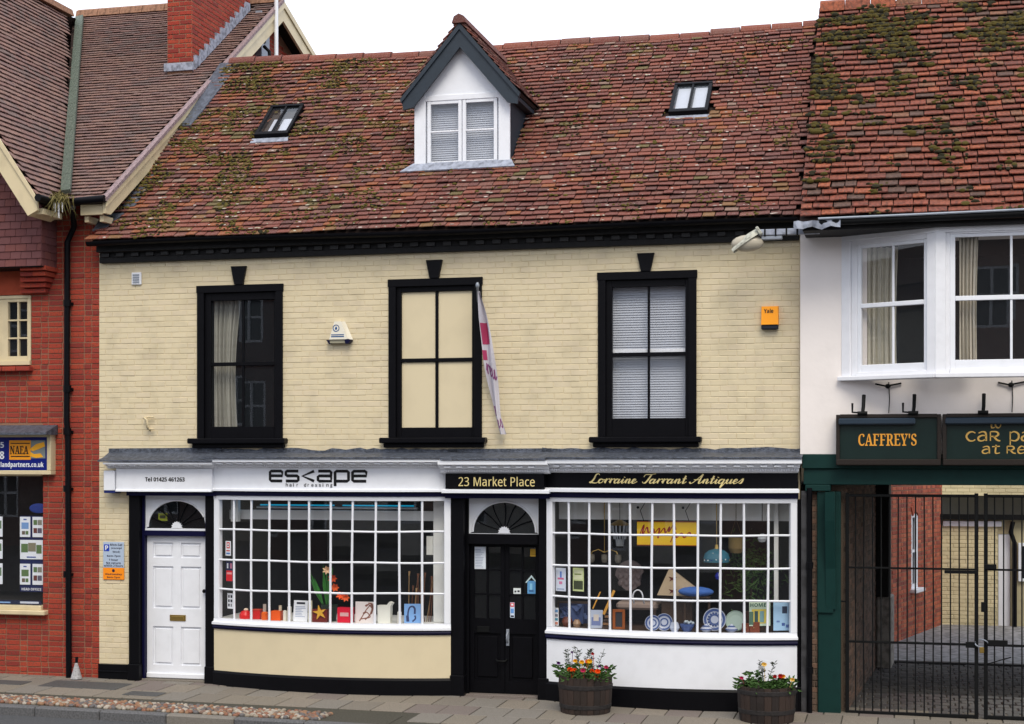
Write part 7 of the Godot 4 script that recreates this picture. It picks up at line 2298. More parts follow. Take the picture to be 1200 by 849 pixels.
func antique_shop_items() -> void:
	var first := get_child_count()
	var Y := 0.886
	var W := Color(0.92, 0.93, 0.95); var K := Color(0.15, 0.15, 0.2)
	var t1 := -0.4
	card("leaflet", "white leaflet with pink and blue figure in the first column of the antiques window", "leaflet", 6.63, 0.16, 1.35, 1.65, 0.1, Color(0.87, 0.9, 0.96), [[0.42, 0.6, 0.55, 0.85, Color(0.4, 0.55, 0.85)], [0.2, 0.8, 0.5, 0.58, Color(0.85, 0.45, 0.6)], [0.35, 0.65, 0.3, 0.42, Color(0.85, 0.5, 0.65)], [0.15, 0.85, 0.06, 0.12, Color(0.65, 0.7, 0.8)]], t1)
	card("leaflet", "leaflet with yellow green top and dark lower photograph in the antiques window", "leaflet", 6.88, 0.17, 1.36, 1.66, 0.19, Color(0.8, 0.85, 0.6), [[0.08, 0.92, 0.08, 0.45, Color(0.25, 0.28, 0.18)], [0.1, 0.9, 0.5, 0.9, Color(0.86, 0.87, 0.72)], [0.15, 0.8, 0.7, 0.76, Color(0.5, 0.55, 0.3)]], t1)
	card("sticker_strip", "narrow strip of small stickers at the antiques window's lower left corner", "sticker", 6.56, 0.08, 0.9, 1.13, 0.07, W, [[0.1, 0.9, 0.75, 0.9, Color(0.4, 0.6, 0.8)], [0.1, 0.9, 0.5, 0.65, Color(0.5, 0.5, 0.55)], [0.1, 0.9, 0.28, 0.42, Color(0.3, 0.6, 0.7)], [0.1, 0.9, 0.06, 0.2, Color(0.8, 0.5, 0.4)]], t1)
	var s := thing("framed_picture", "dark blue framed picture behind brown pots in the antiques window", "picture", Vector3(6.74, Y, -0.13))
	part(s, "frame", gbox(6.53, 6.97, Y, 1.2, -0.17, -0.14, 0.005), M["dark wood"])
	part(s, "canvas", gbox(6.56, 6.94, Y + 0.03, 1.17, -0.14, -0.136, 0.001), plain(Color(0.12, 0.17, 0.32)))
	for k in 40:
		if k % 4 == 0:
			part(s, "painted_flower", gbox(6.58 + rng.randf() * 0.33, 6.61 + rng.randf() * 0.33, 0.95 + rng.randf() * 0.18, 0.97 + rng.randf() * 0.18, -0.136, -0.134 + k * 0.00002, 0.0004), plain(Color(0.35, 0.42, 0.6)))
	turned("brown_pot", "round brown pot in the antiques window's lower left", "pot", [Vector2(0, 0), Vector2(0.05, 0), Vector2(0.075, 0.06), Vector2(0.05, 0.12), Vector2(0.035, 0.125), Vector2(0, 0.12)], Vector3(6.7, Y, 0.02), plain(Color(0.42, 0.2, 0.13), 0.3))
	turned("spotted_pot", "small cream and brown pot right of the round brown pot", "pot", [Vector2(0, 0), Vector2(0.04, 0), Vector2(0.055, 0.05), Vector2(0.03, 0.1), Vector2(0, 0.1)], Vector3(6.84, Y, 0.08), plain(Color(0.6, 0.48, 0.38), 0.3))
	for k in 2:
		s = thing("easel_stick", ["thin slanted golden stick leaning in the antiques window", "thick slanted golden stick leaning above the small steps"][k], "stick", Vector3([7.05, 7.2][k], 1.05, 0.12))
		var g := G.new()
		g.cbox(Vector3([7.1, 7.27][k], [1.24, 1.22][k], [0.09, 0.14][k]), Vector3([0.018, 0.035][k], [0.24, 0.34][k], 0.015), 0.003, Basis(Vector3(0, 0, 1), -0.42))
		part(s, "stick", g, plain(Color(0.85, 0.62, 0.25)))
	card("picture_book", "pale blue picture book leaning under the golden sticks", "book", 7.1, 0.17, Y, 1.12, 0.14, Color(0.72, 0.76, 0.84), [[0.15, 0.85, 0.15, 0.6, Color(0.45, 0.5, 0.68)], [0.3, 0.7, 0.4, 0.75, Color(0.82, 0.78, 0.74)]], 0.0, -0.15)
	s = thing("wooden_steps", "small brown wooden steps in the antiques window", "steps", Vector3(7.25, Y, 0.16))
	for k in 5:
		part(s, "tread", gbox(7.19 + k * 0.008, 7.3, Y + k * 0.045, Y + k * 0.045 + 0.03, 0.08, 0.2 - k * 0.02, 0.003), M["wood"] if k % 2 else M["dark wood"])
	s = thing("picture_stand", "orange brown wooden picture frame standing in the antiques window", "picture frame", Vector3(7.41, Y, 0.2))
	var fg := gbox(7.33, 7.365, Y, 1.14, 0.18, 0.21)
	addbox(fg, 7.455, 7.49, Y, 1.14, 0.18, 0.21)
	addbox(fg, 7.365, 7.455, 1.105, 1.14, 0.18, 0.208)
	addbox(fg, 7.365, 7.455, Y, Y + 0.03, 0.18, 0.208)
	part(s, "frame", fg, plain(Color(0.6, 0.32, 0.12), 0.4))
	part(s, "picture", gbox(7.365, 7.455, Y + 0.03, 1.105, 0.18, 0.19, 0.001), plain(Color(0.2, 0.2, 0.22)))
	# hanging chandelier
	s = thing("chandelier", "tiered crystal chandelier hanging in the antiques window", "chandelier", Vector3(7.36, 1.91, -0.15))
	var g := G.new()
	g.lathe([Vector2(0.13, 0.27), Vector2(0.14, 0.28), Vector2(0.02, 0.34), Vector2(0, 0.34)], Vector3(7.36, 1.93, -0.15), 20)
	part(s, "crown", g, M["brass"])
	for k in 3:
		var r: float = [0.12, 0.085, 0.045][k]
		for i in 14:
			g = G.new()
			var a := TAU * i / 14
			g.tube([Vector3(7.36 + r * cos(a), 2.2 - k * 0.09, -0.15 + r * sin(a)), Vector3(7.36 + r * 0.9 * cos(a), 2.11 - k * 0.09, -0.15 + r * 0.9 * sin(a))], 0.012, 0.008, 5)
			part(s, "crystal", g, plain(Color(0.62, 0.64, 0.66), 0.15))
	g = G.new()
	g.tube([Vector3(7.36, 2.26, -0.15), Vector3(7.36, 2.62, -0.15)], 0.004, 0.004, 5)
	part(s, "chain", g, M["iron"])
	s = thing("branched_lamp", "brass branched lamp with ribbed shades in the antiques window", "lamp", Vector3(7.15, 1.72, -0.19))
	g = G.new()
	g.tube([Vector3(7.15, 2.6, -0.19), Vector3(7.15, 1.85, -0.19)], 0.006, 0.006, 5)
	for sx in [-1, 1]:
		g.tube([Vector3(7.15, 1.84, -0.19), Vector3(7.15 + sx * 0.08, 1.88, -0.19), Vector3(7.15 + sx * 0.16, 1.85, -0.19), Vector3(7.15 + sx * 0.18, 1.8, -0.19)], 0.008, 0.008, 6)
	part(s, "arm", g, M["brass"])
	for x in [6.98, 7.15, 7.33]:
		g = G.new()
		g.lathe([Vector2(0.03, 0.0), Vector2(0.045, 0.04), Vector2(0.04, 0.1), Vector2(0.0, 0.11)], Vector3(x, 1.71, -0.19), 14)
		part(s, "shade", g, plain(Color(0.42, 0.4, 0.36), 0.4))
	# button backed chair
	s = thing("button_back_chair", "pink grey button backed chair in the antiques window", "chair", Vector3(7.5, Y, -0.5))
	g = G.new()
	var shield := PackedVector2Array()
	for k in 24:
		var a := TAU * k / 24
		shield.append(Vector2(7.42 + 0.19 * cos(a) * (1.0 if sin(a) > 0 else 0.8), 1.52 + 0.2 * sin(a)))
	g.prism(shield, Transform3D(Basis.IDENTITY, Vector3(0, 0, -0.56)), -0.05, 0.03)
	part(s, "backrest", g, mat("chair cloth", Color(0.26, 0.2, 0.19), 0.8))
	for k in 12:
		g = G.new()
		g.ball(Vector3(7.42 + ((k % 4) - 1.5) * 0.08, 1.42 + (k / 4) * 0.09, -0.525), Vector3(0.036, 0.04, 0.02), 8, 5)
		part(s, "tuft", g, M["chair cloth"])
	part(s, "seat", gbox(7.3, 7.85, 1.1, 1.2, -0.6, -0.2, 0.03), mat("seat cloth", Color(0.34, 0.26, 0.22), 0.8))
	for x in [7.34, 7.8]:
		for z in [-0.56, -0.25]:
			part(s, "leg", gbox(x - 0.02, x + 0.02, Y, 1.1, z - 0.02, z + 0.02, 0.006), M["dark wood"])
	s = thing("white_hoop", "white wire hoop standing in front of the button backed chair", "hoop", Vector3(7.63, 1.2, -0.1))
	g = G.new()
	var pts := []
	for k in 11:
		var a := PI * k / 10
		pts.append(Vector3(7.63 + 0.065 * cos(a), 1.29 + 0.09 * sin(a), 0.05))
	g.tube(pts, 0.01, 0.01, 6)
	g.tube([pts[0], pts[0] + Vector3(0, -0.09, -0.1)], 0.01, 0.01, 6)
	g.tube([pts[10], pts[10] + Vector3(0, -0.09, -0.1)], 0.01, 0.01, 6)
	part(s, "wire", g, M["white"])
	# hanging yellow sign with red script
	s = thing("yellow_sign", "yellow hanging sign with red handwriting inside the antiques window", "sign", Vector3(8.02, 1.96, 0.12))
	part(s, "board", gbox(7.63, 8.41, 1.965, 2.255, 0.105, 0.12, 0.004), plain(Color(0.93, 0.76, 0.08), 0.5))
	g = G.new()
	for q in [[[7.67, 2.1], [7.72, 2.22], [7.7, 2.08], [7.76, 2.19], [7.78, 2.12], [7.84, 2.17], [7.86, 2.12], [7.92, 2.18], [7.9, 2.05]], [[7.93, 2.12], [7.98, 2.18], [8.0, 2.12], [8.05, 2.2], [8.04, 2.13], [8.1, 2.22], [8.13, 2.16]], [[8.06, 2.0], [8.12, 2.13], [8.14, 2.06], [8.2, 2.12], [8.24, 2.06], [8.3, 2.13], [8.33, 2.08], [8.38, 2.11]]]:
		var p := []
		for e in q:
			p.append(Vector2(e[0], e[1]))
		ribbon(g, spline(p, 5), 0.022, 0.012, flat_at(0.12))
	part(s, "handwriting", g, plain(Color(0.6, 0.08, 0.05)))
	g = gbox(7.63, 8.41, 1.957, 1.966, 0.1, 0.123, 0.002)
	addbox(g, 7.63, 8.41, 2.254, 2.264, 0.1, 0.123, 0.002)
	part(s, "red_edge", g, plain(Color(0.7, 0.35, 0.05)))
	g = G.new()
	for x in [7.72, 8.3]:
		g.tube([Vector3(x, 2.26, 0.11), Vector3(x - 0.05, 2.4, 0.1), Vector3(x + 0.04, 2.55, 0.1)], 0.005, 0.005, 5)
		g.ball(Vector3(x - 0.08, 2.44, 0.11), Vector3(0.018, 0.018, 0.018))
	part(s, "chain", g, M["iron"])
	s = thing("horse_cushion", "beige fringed cushion with brown horses in the antiques window", "cushion", Vector3(8.13, 1.3, -0.1))
	g = G.new()
	g.prism(PackedVector2Array([Vector2(7.86, 1.31), Vector2(8.02, 1.66), Vector2(8.08, 1.62), Vector2(8.4, 1.38), Vector2(8.38, 1.3)]), Transform3D.IDENTITY, -0.14, -0.06)
	part(s, "cushion", g, mat("cushion cloth", Color(0.52, 0.4, 0.26), 0.9, {"tex": "soft"}))
	g = G.new()
	for q in [[8.06, 1.52], [8.06, 1.36]]:
		g.prism(PackedVector2Array([Vector2(q[0] - 0.04, q[1] - 0.03), Vector2(q[0] - 0.02, q[1]), Vector2(q[0] - 0.05, q[1] + 0.03), Vector2(q[0], q[1] + 0.02), Vector2(q[0] + 0.06, q[1] + 0.03), Vector2(q[0] + 0.03, q[1] - 0.01), Vector2(q[0] + 0.05, q[1] - 0.04), Vector2(q[0], q[1] - 0.01)]), Transform3D.IDENTITY, -0.06, -0.056)
	part(s, "horse_motif", g, plain(Color(0.36, 0.12, 0.08)))
	part(s, "stand", gbox(7.9, 8.3, Y, 1.3, -0.3, -0.16, 0.01), M["dark wood"])
	s = thing("blue_cushion", "round blue cushion lying beside the horse cushion", "cushion", Vector3(8.35, 1.3, 0.0))
	g = G.new()
	g.ball(Vector3(8.37, 1.37, 0.0), Vector3(0.23, 0.065, 0.1), 16, 8)
	part(s, "cushion", g, plain(Color(0.25, 0.42, 0.72), 0.7))
	part(s, "stand", gbox(8.2, 8.55, 1.29, 1.31, -0.1, 0.05, 0.004), M["dark wood"])
	for x in [8.22, 8.53]:
		part(s, "stand_leg", gbox(x - 0.015, x + 0.015, Y, 1.289, -0.08, -0.05, 0.004), M["dark wood"])
	# blue and white china
	var blue := plain(Color(0.27, 0.35, 0.55), 0.2); var china := plain(Color(0.72, 0.75, 0.82), 0.2)
	var pl := [["blue and white plate with swirl, left of the china group", 7.86, 0.1, 0.27], ["blue and white plate with swirl, leaning behind its neighbour", 8.0, 0.11, 0.24], ["large blue and white patterned plate in the middle of the china", 8.62, 0.145, 0.1], ["pale green white plate right of the large patterned plate", 8.88, 0.13, 0.06]]
	for k in 4:
		var p = pl[k]
		s = thing("plate", p[0], "plate", Vector3(p[1], Y, p[3]), "china plates standing in the antiques window")
		var pb := Basis(Vector3.RIGHT, PI / 2 - 0.2)
		var c := Vector3(p[1], Y + p[2] * 0.99, p[3])
		g = G.new()
		g.lathe([Vector2(0, 0), Vector2(p[2] * 0.62, 0), Vector2(p[2], 0.018), Vector2(p[2], 0.024), Vector2(p[2] * 0.6, 0.008), Vector2(0, 0.007)], c, 26, pb)
		part(s, "dish", g, china if k != 3 else plain(Color(0.68, 0.76, 0.72), 0.15))
		g = G.new()
		for q in ([[0.93, 0.72], [0.5, 0.34]] if k < 3 else [[0.95, 0.9]]):
			g.lathe([Vector2(p[2] * q[0], 0.026 if q[0] > 0.6 else 0.011), Vector2(p[2] * q[1], 0.016 if q[0] > 0.6 else 0.0105)], c, 26, pb)
		if k == 2:
			for i in 14:
				var a := TAU * i / 14
				g.ball(c + pb * Vector3(cos(a) * p[2] * 0.55, 0.012, sin(a) * p[2] * 0.55), Vector3(0.015, 0.015, 0.004), 6, 4)
		part(s, "pattern", g, blue if k < 3 else plain(Color(0.45, 0.58, 0.52), 0.2))
	s = turned("china_bowl", "blue and white bowl of small fruit in the antiques window", "bowl", [Vector2(0, 0.0), Vector2(0.05, 0.0), Vector2(0.09, 0.07), Vector2(0.095, 0.1), Vector2(0.085, 0.1), Vector2(0, 0.09)], Vector3(8.29, Y, 0.26), blue)
	g = G.new()
	for i in 9:
		g.ball(Vector3(8.29 + rng.randfn(0, 0.035), Y + 0.11 + rng.randf() * 0.02, 0.26 + rng.randfn(0, 0.03)), Vector3(0.02, 0.02, 0.02), 7, 5)
	part(s, "fruit", g, plain(Color(0.7, 0.75, 0.78), 0.3))
	turned("china_jug", "small rounded blue and white jug left of the bowl", "jug", [Vector2(0, 0), Vector2(0.04, 0.0), Vector2(0.065, 0.05), Vector2(0.05, 0.1), Vector2(0.04, 0.12), Vector2(0, 0.115)], Vector3(8.14, Y, 0.3), china)
	for k in 2:
		s = turned("tureen", ["low white and blue lidded dish left of the large plate", "taller blue and white lidded dish right of the large plate"][k], "dish", [Vector2(0, 0), Vector2(0.045, 0), Vector2(0.075, 0.035), Vector2(0.07, 0.05), Vector2(0.03, 0.08), Vector2(0.012, 0.1), Vector2(0, 0.105)], Vector3([8.53, 8.84][k], Y, [0.24, 0.19][k]), china)
		g = G.new()
		g.lathe([Vector2(0.078, 0.03), Vector2(0.078, 0.044)], Vector3([8.53, 8.84][k], Y, [0.24, 0.19][k]), 18)
		g.lathe([Vector2(0.052, 0.07), Vector2(0.032, 0.084)], Vector3([8.53, 8.84][k], Y, [0.24, 0.19][k]), 18)
		part(s, "pattern", g, blue)
	# hanging mosaic lamp
	s = thing("mosaic_lamp", "domed turquoise mosaic lamp shade hanging in the antiques window", "lamp", Vector3(8.63, 1.72, -0.02))
	g = G.new()
	g.lathe([Vector2(0.165, 0.0), Vector2(0.17, 0.05), Vector2(0.15, 0.11), Vector2(0.1, 0.15), Vector2(0.03, 0.17)], Vector3(8.63, 1.75, -0.02), 22)
	part(s, "shade", g, plain(Color(0.2, 0.42, 0.5), 0.25))
	for k in 90:
		if k % 2 == 0:
			var a := PI * (0.05 + 0.9 * rng.randf()); var q := rng.randf_range(0.12, 1.0)
			var rr := lerpf(0.13, 0.172, q); var yy := lerpf(0.13, 0.02, q)
			g = G.new()
			g.cbox(Vector3(8.63 + rr * cos(a), 1.75 + yy, -0.02 + rr * sin(a)), Vector3(0.018, 0.016, 0.008), 0.001, Basis(Vector3.UP, PI / 2 - a))
			part(s, "glass_tile", g, [plain(Color(0.8, 0.86, 0.86), 0.2), plain(Color(0.12, 0.25, 0.5), 0.2), plain(Color(0.6, 0.55, 0.4), 0.2)][k % 3])
	g = G.new()
	g.tube([Vector3(8.63, 1.92, -0.02), Vector3(8.63, 2.6, -0.02)], 0.006, 0.006, 5)
	g.lathe([Vector2(0.035, 0.16), Vector2(0.02, 0.22), Vector2(0, 0.22)], Vector3(8.63, 1.75, -0.02), 12)
	part(s, "cap", g, M["brass"])
	s = turned("blue_glass_ball", "deep blue glass ball hanging under the mosaic lamp", "ornament", [Vector2(0, 0), Vector2(0.03, 0.012), Vector2(0.045, 0.05), Vector2(0.03, 0.088), Vector2(0.012, 0.1), Vector2(0, 0.1)], Vector3(8.65, 1.52, -0.03), plain(Color(0.05, 0.12, 0.6), 0.1))
	s = turned("straw_basket", "beige straw basket hanging right of the mosaic lamp", "basket", [Vector2(0, 0), Vector2(0.07, 0.0), Vector2(0.1, 0.06), Vector2(0.095, 0.2), Vector2(0.08, 0.2), Vector2(0.0, 0.19)], Vector3(8.86, 1.86, -0.17), plain(Color(0.5, 0.42, 0.26), 0.9))
	g = G.new()
	g.tube([Vector3(8.78, 2.05, -0.17), Vector3(8.86, 2.3, -0.17), Vector3(8.94, 2.05, -0.17)], 0.006, 0.006, 5)
	g.tube([Vector3(8.86, 2.3, -0.17), Vector3(8.86, 2.62, -0.17)], 0.005, 0.005, 5)
	part(s, "handle", g, plain(Color(0.4, 0.33, 0.2)))
	s = turned("glass_globe", "clear glass globe hanging on a chain at the right of the antiques window", "ornament", [Vector2(0, 0), Vector2(0.04, 0.01), Vector2(0.06, 0.05), Vector2(0.05, 0.09), Vector2(0.02, 0.115), Vector2(0, 0.115)], Vector3(9.2, 2.0, -0.07), plain(Color(0.7, 0.72, 0.74), 0.05))
	g = G.new()
	g.tube([Vector3(9.2, 2.11, -0.07), Vector3(9.2, 2.62, -0.07)], 0.005, 0.005, 5)
	part(s, "chain", g, M["iron"])
	# a potted tree
	s = thing("potted_tree", "dark leafy potted tree at the right of the antiques window", "plant", Vector3(9.05, Y, -0.5))
	g = G.new()
	g.tube([Vector3(9.05, Y, -0.5), Vector3(9.02, 1.3, -0.48), Vector3(9.06, 1.75, -0.5)], 0.018, 0.01, 6)
	part(s, "stem", g, M["dark wood"])
	g = G.new()
	for i in 420:
		var p := Vector3(9.05 + rng.randfn(0, 0.16), 1.6 + rng.randfn(0, 0.2), -0.48 + rng.randfn(0, 0.1))
		blade(g, p, Vector3(rng.randfn(0, 0.06), rng.randfn(0.0, 0.05), rng.randfn(0.02, 0.03)), 0.025)
	part(s, "foliage", g, M["leaf"], "", "stuff")
	g = G.new()
	g.lathe([Vector2(0, 0), Vector2(0.09, 0), Vector2(0.12, 0.2), Vector2(0.0, 0.19)], Vector3(9.05, Y, -0.5), 16)
	part(s, "pot", g, plain(Color(0.3, 0.16, 0.1)))
	part(house, "white_post", gbox(9.345, 9.4, Y, 2.62, -0.22, -0.16, 0.004), M["pale room"])
	s = card("homes_magazine", "magazine with green heading and yellow house picture at the window's right", "magazine", 9.19, 0.27, 0.97, 1.27, 0.16, Color(0.75, 0.82, 0.74), [[0.12, 0.9, 0.1, 0.7, Color(0.8, 0.72, 0.3)], [0.25, 0.42, 0.15, 0.62, Color(0.2, 0.3, 0.3)], [0.5, 0.7, 0.15, 0.62, Color(0.45, 0.6, 0.62)], [0.0, 0.2, 0.05, 0.6, Color(0.3, 0.42, 0.36)]], 0.35)
	g = G.new()
	text_on(g, "HOMES", sans_b, -0.12, 0.12, 0.24, 0.285, func(p): return s.transform * (p + Vector3(0, 0, 0.001)), 0.001)
	part_local(s, "heading", g, plain(Color(0.05, 0.3, 0.25)))
	card("blue_notice", "pale blue notice with small dark square in the antiques window's last pane", "notice", 9.48, 0.27, 0.91, 1.28, 0.06, Color(0.62, 0.76, 0.88), [[0.42, 0.66, 0.58, 0.82, Color(0.15, 0.2, 0.3)], [0.4, 0.55, 0.16, 0.26, Color(0.25, 0.35, 0.6)], [0.6, 0.75, 0.1, 0.2, Color(0.3, 0.4, 0.65)], [0.15, 0.3, 0.28, 0.34, Color(0.4, 0.5, 0.7)]], 0.4)
	s = thing("wooden_box", "small reddish wooden boxes in front of the magazine", "box", Vector3(9.08, Y, 0.2))
	part(s, "box", gbox(8.97, 9.06, Y, 1.0, 0.13, 0.2), plain(Color(0.42, 0.2, 0.12), 0.5))
	part(s, "drawer", gbox(9.065, 9.19, Y, 1.02, 0.12, 0.19), plain(Color(0.46, 0.22, 0.13), 0.5))
	g = G.new()
	for x in [9.02, 9.12]:
		g.ball(Vector3(x, 0.95, 0.2), Vector3(0.008, 0.008, 0.008), 6, 4)
	part(s, "knob", g, M["brass"])
	# papers on the black door
	card("door_notice", "white printed notice behind the black door's top left pane", "notice", 5.49, 0.17, 1.6, 1.9, -0.15, Color(0.85, 0.88, 0.92), lines(12, 0.08, 0.92, Color(0.62, 0.66, 0.74)))
	s = card("bird_house_card", "blue house shaped card on the black door's right pane", "card", 6.195, 0.11, 1.29, 1.46, -0.155, Color(0.38, 0.62, 0.82), [[0.3, 0.6, 0.2, 0.8, Color(0.55, 0.78, 0.9)], [0.2, 0.75, 0.15, 0.3, Color(0.25, 0.42, 0.62)]])
	g = G.new()
	g.prism(PackedVector2Array([Vector2(-0.08, 0.15), Vector2(0, 0.245), Vector2(0.08, 0.15), Vector2(0.07, 0.14), Vector2(0, 0.215), Vector2(-0.07, 0.14)]), Transform3D(Basis.IDENTITY, s.position), 0.0, 0.006)
	part_local(s, "paper_roof", g, plain(Color(0.75, 0.84, 0.86)))
	card("yellow_sticker", "small yellow square sticker on the black door's top right pane", "sticker", 6.22, 0.085, 1.78, 1.88, -0.155, Color(0.7, 0.55, 0.15), [[0.15, 0.85, 0.2, 0.35, Color(0.6, 0.46, 0.12)]])
	card("white_label", "small white label with dark marks on the black door", "sticker", 6.0, 0.1, 1.28, 1.36, -0.155, Color(0.85, 0.88, 0.88), [[0.15, 0.4, 0.3, 0.6, K], [0.55, 0.85, 0.35, 0.65, K]])
	card("no_smoking_strip", "no smoking strip sticker low on the black door's glass", "sticker", 5.935, 0.06, 0.97, 1.17, -0.155, Color(0.8, 0.86, 0.94), [[0.05, 0.95, 0.72, 0.98, Color(0.85, 0.3, 0.35)], [0.25, 0.75, 0.8, 0.92, W], [0.15, 0.85, 0.3, 0.6, Color(0.4, 0.6, 0.85)], [0.15, 0.85, 0.05, 0.15, K]])
	card("fanlight_sticker", "yellow green sticker inside the fanlight over the white door", "sticker", 0.93, 0.14, 2.2, 2.31, -0.12, Color(0.55, 0.58, 0.1), [[0.2, 0.8, 0.3, 0.7, Color(0.2, 0.2, 0.05)]])
	set_back(first)

func agent_items() -> void:
	var W := Color(0.88, 0.9, 0.93)
	var rows := [[1.95, 2.238], [1.635, 1.909], [1.272, 1.569]]
	for r in 3:
		for c in (1 if r == 1 else 2):
			var x: float = -1.21 if c == 0 else -1.01
			var w := 0.165
			if r == 1: x = -1.11; w = 0.36
			var pr := []
			var green := Color(0.35, 0.45, 0.28); var sky := Color(0.45, 0.6, 0.8); var bl := Color(0.2, 0.3, 0.6)
			if r == 1:
				pr = [[0.05, 0.35, 0.35, 0.8, green], [0.36, 0.7, 0.4, 0.85, Color(0.5, 0.48, 0.4)], [0.72, 0.95, 0.3, 0.75, green], [0.3, 0.7, 0.08, 0.14, bl]]
			elif c == 0:
				pr = [[0.15, 0.85, 0.4, 0.72, sky if r == 0 else green], [0.2, 0.5, 0.12, 0.3, Color(0.4, 0.35, 0.3)], [0.55, 0.82, 0.12, 0.3, green], [0.35, 0.65, 0.84, 0.9, bl]]
			else:
				pr = [[0.1, 0.45, 0.6, 0.85, green], [0.5, 0.9, 0.6, 0.85, Color(0.5, 0.5, 0.45)], [0.1, 0.45, 0.2, 0.45, Color(0.4, 0.2, 0.18)], [0.5, 0.9, 0.2, 0.45, Color(0.35, 0.33, 0.4)]]
			card("property_card", [["top left sheet of house particulars in the agent window", "top right sheet of house particulars cut by the brick edge"], ["wide middle sheet of house pictures in the agent window", ""], ["bottom left sheet of house particulars in the agent window", "bottom right sheet with small house pictures in the agent window"]][r][c], "sheet", x, w, rows[r][0], rows[r][1], -0.12, W, pr, 0.0, 0.0, "house particulars in the agent window")
	for r in 3:
		card("property_card", ["upper", "middle", "lower"][r] + " sheet of house particulars at the picture's left edge", "sheet", -1.65, 0.16, rows[r][0], rows[r][1], -0.12, W, [[0.1, 0.9, 0.4, 0.8, Color(0.4, 0.5, 0.4)]], 0.0, 0.0, "house particulars in the agent window")
	var s := thing("display_panel", "blue backed hanging panel behind the house particulars", "display panel", Vector3(-1.1, 1.17, -0.14))
	part(s, "panel", gbox(-1.3, -0.93, 1.17, 2.25, -0.15, -0.132, 0.003), plain(Color(0.05, 0.1, 0.3)))
	var g := G.new()
	text_on(g, "HEAD OFFICE", sans_b, -1.27, -0.96, 1.19, 1.225, flat_at(-0.131), 0.001)
	part(s, "lettering", g, M["white"])
	g = G.new()
	g.ball(Vector3(-1.0, 2.36, -0.13), Vector3(0.15, 0.07, 0.008), 18, 8)
	s = thing("oval_sign", "blue oval sign in the upper part of the agent window", "sign", Vector3(-1.0, 2.3, -0.13))
	part(s, "board", g, plain(Color(0.1, 0.2, 0.5)))
	card("window_strip", "dark blue strip with white lettering along the agent window's bottom", "sign", -1.35, 0.85, 0.99, 1.05, -0.08, Color(0.05, 0.08, 0.22), [[0.15, 0.42, 0.3, 0.6, Color(0.5, 0.65, 0.85)], [0.6, 0.95, 0.3, 0.75, Color(0.75, 0.78, 0.85)]])

